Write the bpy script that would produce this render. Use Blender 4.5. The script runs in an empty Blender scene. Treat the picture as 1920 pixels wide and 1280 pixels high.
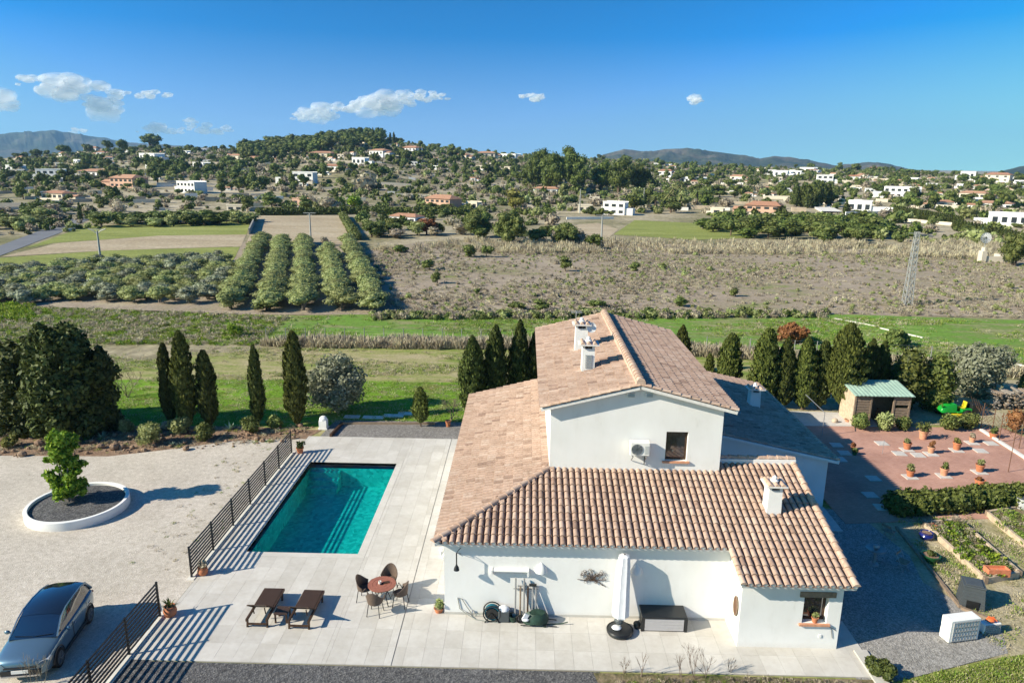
import bpy, math, random
import numpy as np
from math import sin, cos, pi, radians, sqrt, atan2
from mathutils import Vector, Matrix, Euler
from mathutils.geometry import tessellate_polygon

random.seed(7); np.random.seed(7)
SC = bpy.context.scene
COL = SC.collection

# ---------------------------------------------------------------- camera, sky, sun, exposure
CAM_H = 15.5
FPX = 1350.0
cam = bpy.data.cameras.new('camera')
cam.sensor_width = 36.0
cam.lens = FPX / 1920 * 36.0
cam.clip_start = 0.1
cam.clip_end = 60000
camo = bpy.data.objects.new('camera', cam)
COL.objects.link(camo)
CR = Matrix.Rotation(radians(.87), 3, 'Z') @ Matrix.Rotation(radians(90 - 13.93), 3, 'X') @ Matrix.Rotation(radians(.8), 3, 'Z')
camo.matrix_world = Matrix.Translation((0, 0, CAM_H)) @ CR.to_4x4()
SC.camera = camo

SUN_EL = radians(30.0)
SH = Vector((cos(radians(20)), sin(radians(20)), 0))      # the way shadows fall
world = bpy.data.worlds.new('World')
SC.world = world
world.use_nodes = True
wn = world.node_tree; wn.nodes.clear()
sky = wn.nodes.new('ShaderNodeTexSky')
sky.sky_type = 'NISHITA'; sky.sun_disc = False
sky.sun_elevation = SUN_EL
sky.sun_rotation = atan2(-SH.x, -SH.y)
sky.altitude = 50; sky.air_density = 1.0; sky.dust_density = 0.15; sky.ozone_density = 2.6
hsv = wn.nodes.new('ShaderNodeHueSaturation')
hsv.inputs['Saturation'].default_value = 1.1
hsv.inputs['Value'].default_value = 1.0; hsv.inputs['Hue'].default_value = .498
bg = wn.nodes.new('ShaderNodeBackground'); bg.inputs[1].default_value = 0.065
wo = wn.nodes.new('ShaderNodeOutputWorld')
# the sky looked at a little higher than the true direction, and its contrast and colour raised as in the photograph
tc = wn.nodes.new('ShaderNodeTexCoord'); vm = wn.nodes.new('ShaderNodeVectorMath'); vm.operation = 'MULTIPLY_ADD'
vm.inputs[1].default_value = (1, 1, .6); vm.inputs[2].default_value = (0, 0, .22)
wn.links.new(tc.outputs['Generated'], vm.inputs[0]); wn.links.new(vm.outputs[0], sky.inputs[0])
k1 = wn.nodes.new('ShaderNodeVectorMath'); k1.operation = 'SCALE'; k1.inputs['Scale'].default_value = .25
gm = wn.nodes.new('ShaderNodeGamma'); gm.inputs[1].default_value = 2.5
k2 = wn.nodes.new('ShaderNodeVectorMath'); k2.operation = 'MULTIPLY'; k2.inputs[1].default_value = (8.0, 8.9, 6.1)
wn.links.new(sky.outputs[0], k1.inputs[0]); mn = wn.nodes.new('ShaderNodeVectorMath'); mn.operation = 'MINIMUM'; mn.inputs[1].default_value = (1.05, 1.08, 1.12)
wn.links.new(k1.outputs[0], mn.inputs[0]); wn.links.new(mn.outputs[0], gm.inputs[0]); wn.links.new(gm.outputs[0], k2.inputs[0])
wn.links.new(k2.outputs[0], hsv.inputs['Color'])
sp = wn.nodes.new('ShaderNodeSeparateXYZ'); mr_ = wn.nodes.new('ShaderNodeMapRange'); wn.links.new(tc.outputs['Generated'], sp.inputs[0]); wn.links.new(sp.outputs[2], mr_.inputs[0])
mr_.inputs[1].default_value = 0.0; mr_.inputs[2].default_value = .24; mr_.inputs[3].default_value = .74; mr_.inputs[4].default_value = 1.3
wn.links.new(mr_.outputs[0], hsv.inputs['Saturation'])
wn.links.new(hsv.outputs[0], bg.inputs[0]); wn.links.new(bg.outputs[0], wo.inputs[0])

sun = bpy.data.lights.new('sun', 'SUN')
sun.energy = 4.9; sun.angle = radians(0.5); sun.color = (1.0, 0.91, 0.75)
suno = bpy.data.objects.new('sun', sun); COL.objects.link(suno)
ld = Vector((SH.x * cos(SUN_EL), SH.y * cos(SUN_EL), -sin(SUN_EL)))
suno.rotation_euler = ld.to_track_quat('-Z', 'Y').to_euler()
suno.location = (-60, -20, 60)

SC.view_settings.view_transform = 'Standard'
SC.view_settings.look = 'None'
SC.view_settings.exposure = 0.85
SC.view_settings.gamma = 1.0
SC.view_settings.use_curve_mapping = False
SC.cycles.volume_bounces = 0
SC.cycles.transparent_max_bounces = 16
SC.cycles.max_bounces = 6
SC.cycles.diffuse_bounces = 3

# ---------------------------------------------------------------- photo measurement -> world position
def ray(px, py):
    return CR @ Vector(((px - 960) / FPX, (640 - py) / FPX, -1.0))
def G(px, py, z=0.0):
    d = ray(px, py); t = (z - CAM_H) / d.z
    return Vector((d.x * t, d.y * t, z))
def PY(px, py, Y):
    d = ray(px, py); t = Y / d.y
    return Vector((d.x * t, Y, CAM_H + d.z * t))
def PX(px, py, X):
    d = ray(px, py); t = X / d.x
    return Vector((X, d.y * t, CAM_H + d.z * t))

# ---------------------------------------------------------------- materials
MATS = {}
def rgb(c): return (c[0], c[1], c[2], 1)
class NT:
    def __init__(s, name):
        s.m = bpy.data.materials.new(name); s.m.use_nodes = True
        s.t = s.m.node_tree; s.t.nodes.clear()
        s.out = s.n('ShaderNodeOutputMaterial')
        s.p = s.n('ShaderNodeBsdfPrincipled')
        s.l(s.p.outputs[0], s.out.inputs[0])
        MATS[name] = s.m
    def n(s, k, **kw):
        x = s.t.nodes.new(k)
        for a, b in kw.items(): setattr(x, a, b)
        return x
    def l(s, a, b): s.t.links.new(a, b)
    def noise(s, scale, detail=4, rough=.6, vec=None, dist=0):
        x = s.n('ShaderNodeTexNoise')
        x.inputs['Scale'].default_value = scale; x.inputs['Detail'].default_value = detail
        x.inputs['Roughness'].default_value = rough; x.inputs['Distortion'].default_value = dist
        if vec is not None: s.l(vec, x.inputs['Vector'])
        return x.outputs['Fac']
    def ramp(s, fac, stops, interp='LINEAR'):
        x = s.n('ShaderNodeValToRGB'); r = x.color_ramp; r.interpolation = interp
        while len(r.elements) < len(stops): r.elements.new(.5)
        for e, (p, c) in zip(r.elements, stops):
            e.position = p; e.color = rgb(c) if not isinstance(c, (int, float)) else (c, c, c, 1)
        s.l(fac, x.inputs[0]); return x.outputs[0]
    def mix(s, fac, a, b, mode='MIX'):
        x = s.n('ShaderNodeMix', data_type='RGBA', blend_type=mode)
        for v, i in ((fac, x.inputs[0]), (a, x.inputs[6]), (b, x.inputs[7])):
            if isinstance(v, (int, float)): i.default_value = v
            elif isinstance(v, tuple): i.default_value = rgb(v)
            else: s.l(v, i)
        return x.outputs[2]
    def math(s, op, a, b=0.0):
        x = s.n('ShaderNodeMath', operation=op)
        for v, i in ((a, x.inputs[0]), (b, x.inputs[1])):
            if isinstance(v, (int, float)): i.default_value = v
            else: s.l(v, i)
        return x.outputs[0]
    def pos(s, sx=1, sy=1, sz=1, rz=0):
        g = s.n('ShaderNodeNewGeometry'); m = s.n('ShaderNodeMapping')
        m.inputs['Scale'].default_value = (sx, sy, sz); m.inputs['Rotation'].default_value = (0, 0, rz)
        s.l(g.outputs['Position'], m.inputs['Vector']); return m.outputs[0]
    def color(s, c):
        if isinstance(c, tuple): s.p.inputs['Base Color'].default_value = rgb(c)
        else: s.l(c, s.p.inputs['Base Color'])
        return s
    def set(s, rough=.8, metal=0, spec=.3):
        s.p.inputs['Roughness'].default_value = rough; s.p.inputs['Metallic'].default_value = metal
        s.p.inputs['Specular IOR Level'].default_value = spec; return s
    def bump(s, h, strength=.4, dist=.02):
        b = s.n('ShaderNodeBump'); b.inputs['Strength'].default_value = strength; b.inputs['Distance'].default_value = dist
        s.l(h, b.inputs['Height']); s.l(b.outputs[0], s.p.inputs['Normal']); return s

def simple(name, c, rough=.7, metal=0, var=.15, scale=6, spec=.3, bump=0, obj=False):
    t = NT(name)
    if obj:
        v = t.n('ShaderNodeTexCoord').outputs['Object']
    else: v = t.pos()
    n = t.noise(scale, 5, .65, v)
    a = tuple(x * (1 - var) for x in c); b = tuple(min(1, x * (1 + var)) for x in c)
    t.color(t.ramp(n, [(.3, a), (.7, b)])).set(rough, metal, spec)
    if bump: t.bump(t.noise(scale * 8, 4, .6, v), bump, .01)
    return t.m

def leafmat(name, cols, trans=.25, obj_var=.0):
    """leaves: colour differs from leaf to leaf and from plant to plant"""
    t = NT(name)
    g = t.n('ShaderNodeNewGeometry')
    c = t.ramp(g.outputs['Random Per Island'], [(i / (len(cols) - 1), x) for i, x in enumerate(cols)])
    oi = t.n('ShaderNodeObjectInfo')
    hs = t.n('ShaderNodeHueSaturation')
    mr = t.n('ShaderNodeMapRange'); mr.inputs[3].default_value = .78 - obj_var; mr.inputs[4].default_value = 1.22 + obj_var
    t.l(oi.outputs['Random'], mr.inputs[0]); t.l(mr.outputs[0], hs.inputs['Value'])
    mh = t.n('ShaderNodeMapRange'); mh.inputs[3].default_value = .49; mh.inputs[4].default_value = .515
    t.l(oi.outputs['Random'], mh.inputs[0]); t.l(mh.outputs[0], hs.inputs['Hue'])
    t.l(c, hs.inputs['Color']); t.color(hs.outputs[0]).set(.6, 0, .25)
    tr = t.n('ShaderNodeBsdfTranslucent'); t.l(hs.outputs[0], tr.inputs[0])
    mx = t.n('ShaderNodeMixShader'); mx.inputs[0].default_value = trans
    t.l(t.p.outputs[0], mx.inputs[1]); t.l(tr.outputs[0], mx.inputs[2]); t.l(mx.outputs[0], t.out.inputs[0])
    return t.m

def groundmat(name, stops, s1=.15, s2=1.5, s3=18, bump=.5, bd=.05, stretch=(1, 1, 1), rz=0, rough=.95, fine=.35, gain=1.9):
    t = NT(name)
    v = t.pos(*stretch, rz=rz)
    a = t.noise(s1, 5, .6, v); b = t.noise(s2, 6, .65, v); c = t.noise(s3, 4, .7, t.pos())
    m = t.math('ADD', t.math('MULTIPLY', a, .55), t.math('MULTIPLY', b, .45))
    m = t.math('ADD', t.math('MULTIPLY', t.math('SUBTRACT', m, .5), gain), .5)
    col = t.ramp(m, stops)
    f = t.ramp(c, [(.3, (1 - fine,) * 3), (.7, (1 + fine * .6,) * 3)])
    col = t.mix(1.0, col, f, 'MULTIPLY')
    t.color(col).set(rough, 0, .15).bump(c, bump, bd)
    return t.m

# ---------------------------------------------------------------- mesh building
class MB:
    def __init__(s): s.v = []; s.f = []
    def add(s, v, f):
        o = len(s.v); s.v += [tuple(x) for x in v]; s.f += [tuple(i + o for i in q) for q in f]; return s
    def box(s, x0, x1, y0, y1, z0, z1):
        v = [(x, y, z) for z in (z0, z1) for y in (y0, y1) for x in (x0, x1)]
        return s.add(v, [(0, 2, 3, 1), (4, 5, 7, 6), (0, 1, 5, 4), (2, 6, 7, 3), (0, 4, 6, 2), (1, 3, 7, 5)])
    def cbox(s, c, d, rot=(0, 0, 0)):
        m = Euler(rot).to_matrix()
        v = [Vector(c) + m @ Vector((sx * d[0] / 2, sy * d[1] / 2, sz * d[2] / 2)) for sz in (-1, 1) for sy in (-1, 1) for sx in (-1, 1)]
        return s.add(v, [(0, 2, 3, 1), (4, 5, 7, 6), (0, 1, 5, 4), (2, 6, 7, 3), (0, 4, 6, 2), (1, 3, 7, 5)])
    def bar(s, p0, p1, w, h):
        """square bar from p0 to p1: w across, h high"""
        p0 = Vector(p0); p1 = Vector(p1); d = (p1 - p0).normalized()
        up = Vector((0, 0, 1)) if abs(d.z) < .95 else Vector((0, 1, 0))
        a = d.cross(up).normalized() * w / 2; b = a.cross(d).normalized() * h / 2
        v = [p + i * a + j * b for p in (p0, p1) for i, j in ((-1, -1), (1, -1), (1, 1), (-1, 1))]
        return s.add(v, [(0, 1, 2, 3), (7, 6, 5, 4), (0, 4, 5, 1), (1, 5, 6, 2), (2, 6, 7, 3), (3, 7, 4, 0)])
    def cyl(s, p0, p1, r0, r1=None, n=12, caps=True):
        r1 = r0 if r1 is None else r1
        p0 = Vector(p0); p1 = Vector(p1); d = (p1 - p0).normalized()
        up = Vector((0, 0, 1)) if abs(d.z) < .95 else Vector((0, 1, 0))
        a = d.cross(up).normalized(); b = a.cross(d)
        v = [p + (a * cos(2 * pi * k / n) + b * sin(2 * pi * k / n)) * r for p, r in ((p0, r0), (p1, r1)) for k in range(n)]
        f = [(k, (k + 1) % n, n + (k + 1) % n, n + k) for k in range(n)]
        if caps: f += [tuple(range(n))[::-1], tuple(range(n, 2 * n))]
        return s.add(v, f)
    def tube(s, pts, r, n=6, closed=False):
        pts = [Vector(p) for p in pts]; m = len(pts); vs = []; pa = None
        rr = r if isinstance(r, (list, tuple)) else [r] * m
        for i, p in enumerate(pts):
            q = pts[(i + 1) % m] if (closed or i < m - 1) else p; o = pts[i - 1] if (closed or i > 0) else p
            d = (q - o).normalized()
            if pa is None:
                up = Vector((0, 0, 1)) if abs(d.z) < .9 else Vector((0, 1, 0)); a = d.cross(up).normalized()
            else:
                a = (pa - d * pa.dot(d)).normalized()
            pa = a; b = a.cross(d)
            vs += [p + (a * cos(2 * pi * k / n) + b * sin(2 * pi * k / n)) * rr[i] for k in range(n)]
        f = []
        for i in range(m if closed else m - 1):
            j = (i + 1) % m
            f += [(i * n + k, i * n + (k + 1) % n, j * n + (k + 1) % n, j * n + k) for k in range(n)]
        if not closed: f += [tuple(range(n))[::-1], tuple(range((m - 1) * n, m * n))]
        return s.add(vs, f)
    def lathe(s, c, prof, n=20, caps=True):
        c = Vector(c); m = len(prof)
        v = [c + Vector((r * cos(2 * pi * k / n), r * sin(2 * pi * k / n), z)) for r, z in prof for k in range(n)]
        f = [(i * n + k, i * n + (k + 1) % n, (i + 1) * n + (k + 1) % n, (i + 1) * n + k) for i in range(m - 1) for k in range(n)]
        if caps: f += [tuple(range(n))[::-1], tuple(range((m - 1) * n, m * n))]
        return s.add(v, f)
    def prism(s, poly, z0, z1):
        """vertical prism over a simple polygon"""
        n = len(poly)
        v = [(p[0], p[1], z0) for p in poly] + [(p[0], p[1], z1) for p in poly]
        tr = tessellate_polygon([[Vector((p[0], p[1], 0)) for p in poly]])
        f = [t for t in tr] + [(t[0] + n, t[1] + n, t[2] + n) for t in tr]
        f += [(k, (k + 1) % n, n + (k + 1) % n, n + k) for k in range(n)]
        return s.add(v, f)
    def sphere(s, c, r, nu=12, nv=8):
        r = (r, r, r) if isinstance(r, (int, float)) else r
        v = [(c[0], c[1], c[2] - r[2])]
        for i in range(1, nv):
            t = pi * i / nv - pi / 2
            v += [(c[0] + r[0] * cos(t) * cos(2 * pi * k / nu), c[1] + r[1] * cos(t) * sin(2 * pi * k / nu), c[2] + r[2] * sin(t)) for k in range(nu)]
        v.append((c[0], c[1], c[2] + r[2])); top = len(v) - 1
        f = [(0, 1 + (k + 1) % nu, 1 + k) for k in range(nu)]
        for i in range(nv - 2):
            f += [(1 + i * nu + k, 1 + i * nu + (k + 1) % nu, 1 + (i + 1) * nu + (k + 1) % nu, 1 + (i + 1) * nu + k) for k in range(nu)]
        o = 1 + (nv - 2) * nu
        f += [(o + k, o + (k + 1) % nu, top) for k in range(nu)]
        return s.add(v, f)
    def fix(s, mesh):
        import bmesh
        b = bmesh.new(); b.from_mesh(mesh); bmesh.ops.recalc_face_normals(b, faces=b.faces); b.to_mesh(mesh); b.free()

def world_loc(o):
    l = Vector((0, 0, 0))
    while o is not None: l += o.location; o = o.parent
    return l

def link(name, mesh, mat, parent=None, loc=(0, 0, 0)):
    o = bpy.data.objects.new(name, mesh)
    if mat is not None and not mesh.materials: mesh.materials.append(MATS[mat] if isinstance(mat, str) else mat)
    COL.objects.link(o); o.parent = parent; o.location = loc
    return o

def part(name, mb, mat, parent=None, w=False, smooth=False, label=None, bevel=0, kind=None):
    """link a mesh as one object; w: the vertices are world coordinates"""
    me = bpy.data.meshes.new(name)
    v = mb.v
    if w and parent is not None:
        l = world_loc(parent); v = [(a[0] - l.x, a[1] - l.y, a[2] - l.z) for a in v]
    me.from_pydata(v, [], mb.f); mb.fix(me)
    if smooth:
        me.polygons.foreach_set('use_smooth', [True] * len(me.polygons))
        try: me.set_sharp_from_angle(angle=radians(40))
        except Exception: pass
    o = link(name, me, mat, parent)
    if bevel:
        m = o.modifiers.new('bevel', 'BEVEL'); m.width = bevel; m.segments = 2; m.limit_method = 'ANGLE'
    if label: o['label'] = label
    if kind: o['kind'] = kind
    return o

def tag(o, label, cat, group=None):
    o['label'] = label; o['category'] = cat
    if group: o['group'] = group
    return o
def thing(name, label, cat, loc=(0, 0, 0), rz=0, group=None):
    o = bpy.data.objects.new(name, None); COL.objects.link(o); o.empty_display_size = .2
    o.location = loc; o.rotation_euler = (0, 0, rz)
    return tag(o, label, cat, group)
def single(name, mb, mat, label, cat, loc=(0, 0, 0), group=None, smooth=False, rz=0, bevel=0):
    """a thing that is one mesh; vertices local to loc"""
    o = part(name, mb, mat, smooth=smooth, bevel=bevel); o.location = loc; o.rotation_euler = (0, 0, rz)
    return tag(o, label, cat, group)
def structure(name, mb, mat, smooth=False):
    o = part(name, mb, mat, smooth=smooth); o['kind'] = 'structure'; return o
KIDS = {}
def copy_tree(o, parent=None):
    c = o.copy(); COL.objects.link(c); c.parent = parent
    for ch in KIDS.setdefault(o.name, [x for x in o.children]): copy_tree(ch, c)
    return c
def dup(src, loc, rz=0, sc=None, label=None, group=None, cat=None):
    o = copy_tree(src); o.location = loc; o.rotation_euler = (0, 0, rz)
    if sc is not None: o.scale = (sc, sc, sc) if isinstance(sc, (int, float)) else sc
    if label: o['label'] = label
    if group: o['group'] = group
    if cat: o['category'] = cat
    return o
def place(src, used, loc, rz=0, sc=None, label=None, group=None):
    """first call moves the source itself, later calls copy it"""
    if src.name in used: return dup(src, loc, rz, sc, label, group)
    KIDS.setdefault(src.name, [x for x in src.children])
    used.add(src.name); src.location = loc; src.rotation_euler = (0, 0, rz)
    if sc is not None: src.scale = (sc, sc, sc) if isinstance(sc, (int, float)) else sc
    if label: src['label'] = label
    if group: src['group'] = group
    return src
USED = set()

# numpy meshes (leaf clouds)
def npmesh(name, V, F, mats, midx=None, smooth=False):
    me = bpy.data.meshes.new(name)
    V = np.asarray(V, dtype=np.float32)
    k = F.shape[1]
    me.vertices.add(len(V)); me.vertices.foreach_set('co', V.ravel())
    me.loops.add(F.size); me.loops.foreach_set('vertex_index', F.astype(np.int32).ravel())
    me.polygons.add(len(F)); me.polygons.foreach_set('loop_start', (np.arange(len(F)) * k).astype(np.int32))
    if midx is not None: me.polygons.foreach_set('material_index', midx.astype(np.int32))
    me.update(calc_edges=True); me.validate()
    for m in mats: me.materials.append(MATS[m] if isinstance(m, str) else m)
    return me
def quads(C, A, B):
    """quads around centres C with half axes A, B; slightly pointed"""
    V = np.stack([C - A, C - B, C + A, C + B], 1).reshape(-1, 3)
    F = np.arange(len(V)).reshape(-1, 4)
    return V, F
def unit(v): return v / np.maximum(np.linalg.norm(v, axis=1, keepdims=True), 1e-6)
def leafquads(C, N, size, aspect=1.6, jit=.7):
    N = unit(N + np.random.normal(0, jit, N.shape))
    R = unit(np.cross(N, np.random.normal(0, 1, N.shape)))
    T = np.cross(N, R)
    s = size * np.random.uniform(.6, 1.3, (len(C), 1))
    return quads(C, R * s * aspect * .5, T * s * .5)
def merge(*parts):
    V = []; F = []; o = 0
    for v, f in parts: V.append(v); F.append(f + o); o += len(v)
    return np.concatenate(V), np.concatenate(F)
def blob_leaves(centers, radii, n, size, aspect=1.6, jit=.6, fill=.25, flat=1.0):
    centers = np.array(centers, float); radii = np.array(radii, float)
    p = radii ** 2; p /= p.sum()
    k = np.random.choice(len(centers), n, p=p)
    d = unit(np.random.normal(0, 1, (n, 3)))
    rr = radii[k][:, None] * (1 - fill * np.random.random((n, 1)) ** 2) * (1 + .12 * np.random.normal(0, 1, (n, 1)))
    off = d * rr; off[:, 2] *= flat
    return leafquads(centers[k] + off, d, size, aspect, jit)
def core_blobs(centers, radii, s=.72, flat=1.0):
    """dark inside of a crown so that no light leaks straight through it"""
    mb = MB()
    for c, r in zip(centers, radii): mb.sphere(c, (r * s, r * s, r * s * flat), 8, 6)
    v = np.array(mb.v); f = [q if len(q) == 4 else (q[0], q[1], q[2], q[2]) for q in mb.f]
    return v, f
def tubes_np(paths):
    mb = MB()
    for pts, rr in paths: mb.tube(pts, rr, 6)
    return mb

# ---------------------------------------------------------------- material list
t = NT('plaster')
v = t.pos(1, 1, .35); st_ = t.noise(2.2, 6, .7, v); f2 = t.noise(.7, 4, .6, t.pos())
g_ = t.n('ShaderNodeNewGeometry'); sz = t.n('ShaderNodeSeparateXYZ'); t.l(g_.outputs['Position'], sz.inputs[0])
c = t.ramp(st_, [(.22, (.66, .645, .61)), (.42, (.765, .755, .73)), (.7, (.79, .785, .765))])
c = t.mix(1.0, c, t.ramp(f2, [(.3, (.94, .94, .93)), (.6, (1, 1, 1))]), 'MULTIPLY')
dirt = t.math('MULTIPLY', t.ramp(sz.outputs[2], [(0, 1.0), (.28, 0.0)]), t.noise(3, 5, .7, t.pos()))
c = t.mix(t.math('MULTIPLY', dirt, .55), c, (.42, .36, .28))
t.color(c).set(.9, 0, .15).bump(t.noise(9, 5, .65, t.pos()), .18, .01)
simple('plaster_warm', (.62, .55, .44), .85, var=.08, scale=.4, spec=.2)
simple('plaster_stone', (.42, .34, .25), .9, var=.2, scale=.5)
simple('plaster_pink', (.52, .33, .24), .9, var=.12, scale=.5)
simple('mortar', (.72, .69, .65), .9, var=.12, scale=8)
simple('concrete', (.48, .46, .42), .9, var=.14, scale=2, bump=.2)
simple('kerb_stone', (.62, .59, .53), .9, var=.15, scale=3, bump=.3)
simple('stone_grey', (.30, .28, .25), .9, var=.3, scale=3, bump=.4)
simple('dark_metal', (.018, .018, .02), .45, metal=.2, var=.1, scale=4, spec=.4)
simple('grey_metal', (.32, .32, .32), .5, metal=.4, var=.1)
simple('pylon_metal', (.36, .36, .34), .6, metal=.2, var=.1)
simple('brown_wicker', (.055, .032, .022), .6, var=.35, scale=30, bump=.5)
simple('grey_wicker', (.12, .085, .065), .65, var=.3, scale=30, bump=.5)
simple('table_top', (.30, .115, .075), .5, var=.2, scale=14, spec=.4)
simple('terracotta', (.46, .17, .08), .8, var=.22, scale=9, bump=.2)
simple('terracotta_pale', (.55, .27, .16), .8, var=.2, scale=9, bump=.2)
simple('brick_orange', (.58, .20, .10), .85, var=.2, scale=12)
simple('brown_wood', (.06, .032, .018), .6, var=.35, scale=9, bump=.3)
simple('old_wood', (.23, .17, .12), .85, var=.3, scale=7, bump=.4)
simple('pale_wood', (.48, .38, .27), .85, var=.25, scale=5, bump=.4)
simple('bark', (.12, .085, .06), .9, var=.4, scale=9, bump=.6)
simple('bark_grey', (.22, .19, .16), .9, var=.35, scale=9, bump=.5)
simple('black_plastic', (.014, .015, .016), .35, var=.2, scale=5, spec=.5)
simple('grey_plastic', (.07, .08, .085), .5, var=.1, scale=5)
simple('white_plastic', (.78, .77, .73), .4, var=.05, scale=4, spec=.4)
simple('white_canvas', (.72, .72, .74), .8, var=.08, scale=5, bump=.4)
simple('box_front', (.44, .42, .42), .6, var=.06, scale=5)
simple('green_tarp', (.022, .05, .035), .55, var=.4, scale=6, bump=.4)
simple('green_roof', (.36, .50, .40), .55, var=.18, scale=1.5)
simple('mower_green', (.01, .28, .03), .3, var=.1, spec=.5)
simple('mower_yellow', (.65, .5, .02), .4, var=.1, spec=.5)
simple('blue_glaze', (.01, .015, .12), .2, var=.2, spec=.6)
simple('green_glaze', (.02, .09, .03), .3, var=.2, spec=.5)
simple('hose_blue', (.01, .12, .17), .4, var=.1)
simple('hose_grey', (.22, .24, .22), .5, var=.1)
simple('orange_plastic', (.75, .16, .05), .4, var=.1)
simple('red_plastic', (.4, .02, .015), .4, var=.1)
simple('vent_grey', (.30, .31, .31), .6, var=.1)
simple('far_window', (.03, .035, .04), .3, var=.2, spec=.5)
simple('path_white', (.66, .63, .58), .9, var=.1, scale=1.0)
simple('red_soil', (.27, .155, .09), .95, var=.2, scale=2)
simple('asphalt', (.16, .165, .18), .9, var=.12, scale=.3)
simple('slab_pale', (.52, .49, .45), .85, var=.12, scale=4)
simple('rust', (.16, .085, .05), .7, metal=.3, var=.3, scale=12)
simple('water_tank', (.42, .43, .43), .5, var=.1)
simple('cactus', (.07, .13, .05), .6, var=.25, scale=8)
simple('agave', (.30, .38, .27), .6, var=.2, scale=4)

t = NT('tyre'); t.color((.012, .012, .012)).set(.8)
t = NT('glass_dark'); t.color((.010, .016, .026)).set(.05, 0, .9); t.p.inputs['Coat Weight'].default_value = 1.0
t = NT('car_paint')
lw = t.n('ShaderNodeLayerWeight'); lw.inputs[0].default_value = .35
t.color(t.ramp(lw.outputs['Facing'], [(.0, (.11, .19, .25)), (1, (.18, .28, .35))])).set(.3, .55, .5)
t.p.inputs['Coat Weight'].default_value = .8; t.p.inputs['Coat Roughness'].default_value = .06
t = NT('headlight'); t.color((.75, .8, .82)).set(.1, .3, .7)
t = NT('chrome'); t.color((.6, .6, .6)).set(.25, .9, .5)

# roof tiles: every tile a colour of its own
def tilemat(name, src, island=True, sat=1.0):
    t = NT(name)
    f = t.n('ShaderNodeNewGeometry').outputs['Random Per Island'] if island else t.n('ShaderNodeObjectInfo').outputs['Random']
    c = t.ramp(f, src)
    v = t.pos(); n = t.noise(7, 5, .7, v); n2 = t.noise(1.1, 3, .6, v)
    c = t.mix(1.0, c, t.ramp(n, [(.28, (.62, .56, .50)), (.5, (1, 1, 1)), (.8, (1.12, 1.1, 1.08))]), 'MULTIPLY')
    c = t.mix(1.0, c, t.ramp(n2, [(.35, (.90, .88, .86)), (.65, (1.05, 1.03, 1.01))]), 'MULTIPLY')
    t.color(c).set(.85, 0, .2).bump(n, .35, .01); return t.m
TS = [(0, (.27, .185, .145)), (.12, (.41, .29, .225)), (.4, (.46, .335, .265)), (.75, (.42, .295, .228)), (.95, (.50, .385, .315)), (1, (.30, .20, .155))]
tilemat('tile_stuff', TS, True); tilemat('tile_single', TS, False)
tilemat('tile_cap', [(0, (.44, .31, .235)), (.5, (.58, .44, .35)), (1, (.50, .35, .26))], True)
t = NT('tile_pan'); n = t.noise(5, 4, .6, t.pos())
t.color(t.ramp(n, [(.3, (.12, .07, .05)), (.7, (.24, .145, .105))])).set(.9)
tilemat('far_tile', [(0, (.38, .20, .13)), (1, (.46, .27, .18))], False)

# patio tiles
def paver(name, island):
    t = NT(name)
    f = t.n('ShaderNodeNewGeometry').outputs['Random Per Island'] if island else t.n('ShaderNodeObjectInfo').outputs['Random']
    c = t.ramp(f, [(0, (.50, .475, .435)), (.5, (.54, .515, .475)), (1, (.575, .55, .51))])
    v = t.pos(); n = t.noise(.9, 5, .65, v); n2 = t.noise(5, 6, .7, v)
    c = t.mix(1.0, c, t.ramp(n, [(.32, (.90, .885, .86)), (.65, (1.03, 1.03, 1.03))]), 'MULTIPLY')
    c = t.mix(1.0, c, t.ramp(n2, [(.3, (.93, .92, .91)), (.6, (1.02, 1.02, 1.02))]), 'MULTIPLY')
    t.color(c).set(.75, 0, .25); return t.m
paver('patio_tile_one', False); paver('patio_tile_many', True)
t = NT('patio_base'); t.color((.34, .32, .29)).set(.9)

def terracepaving():
    t = NT('terrace_red')
    v = t.pos()
    br = t.n('ShaderNodeTexBrick'); t.l(v, br.inputs['Vector'])
    br.inputs['Scale'].default_value = 3.2; br.inputs['Mortar Size'].default_value = .012
    br.inputs['Color1'].default_value = (.45, .255, .195, 1); br.inputs['Color2'].default_value = (.52, .31, .245, 1)
    br.inputs['Mortar'].default_value = (.34, .22, .18, 1)
    n = t.noise(.5, 5, .6, v)
    t.color(t.mix(1.0, br.outputs[0], t.ramp(n, [(.3, (.78, .74, .72)), (.7, (1.1, 1.08, 1.05))]), 'MULTIPLY')).set(.9, 0, .15)
terracepaving()

# pool
t = NT('mosaic')
v = t.pos(); vo = t.n('ShaderNodeTexVoronoi'); vo.inputs['Scale'].default_value = 6.5; t.l(v, vo.inputs['Vector'])
t.color(t.ramp(vo.outputs['Color'], [(0, (.008, .36, .30)), (.5, (.03, .55, .46)), (1, (.10, .74, .62))])).set(.5)
t = NT('water')
t.t.nodes.remove(t.p)
tr = t.n('ShaderNodeBsdfTransparent'); tr.inputs[0].default_value = (.28, .76, .80, 1)
gl = t.n('ShaderNodeBsdfGlossy'); gl.inputs['Roughness'].default_value = .03
fw = t.n('ShaderNodeLayerWeight'); fw.inputs[0].default_value = .5
b = t.n('ShaderNodeBump'); b.inputs['Strength'].default_value = .6; b.inputs['Distance'].default_value = .04
t.l(t.noise(3.2, 3, .6, t.pos(), .6), b.inputs['Height'])
t.l(b.outputs[0], gl.inputs['Normal']); t.l(b.outputs[0], fw.inputs['Normal'])
ff = t.math('ADD', t.math('MULTIPLY', t.math('POWER', fw.outputs['Facing'], 4.0), .85), .02)
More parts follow.
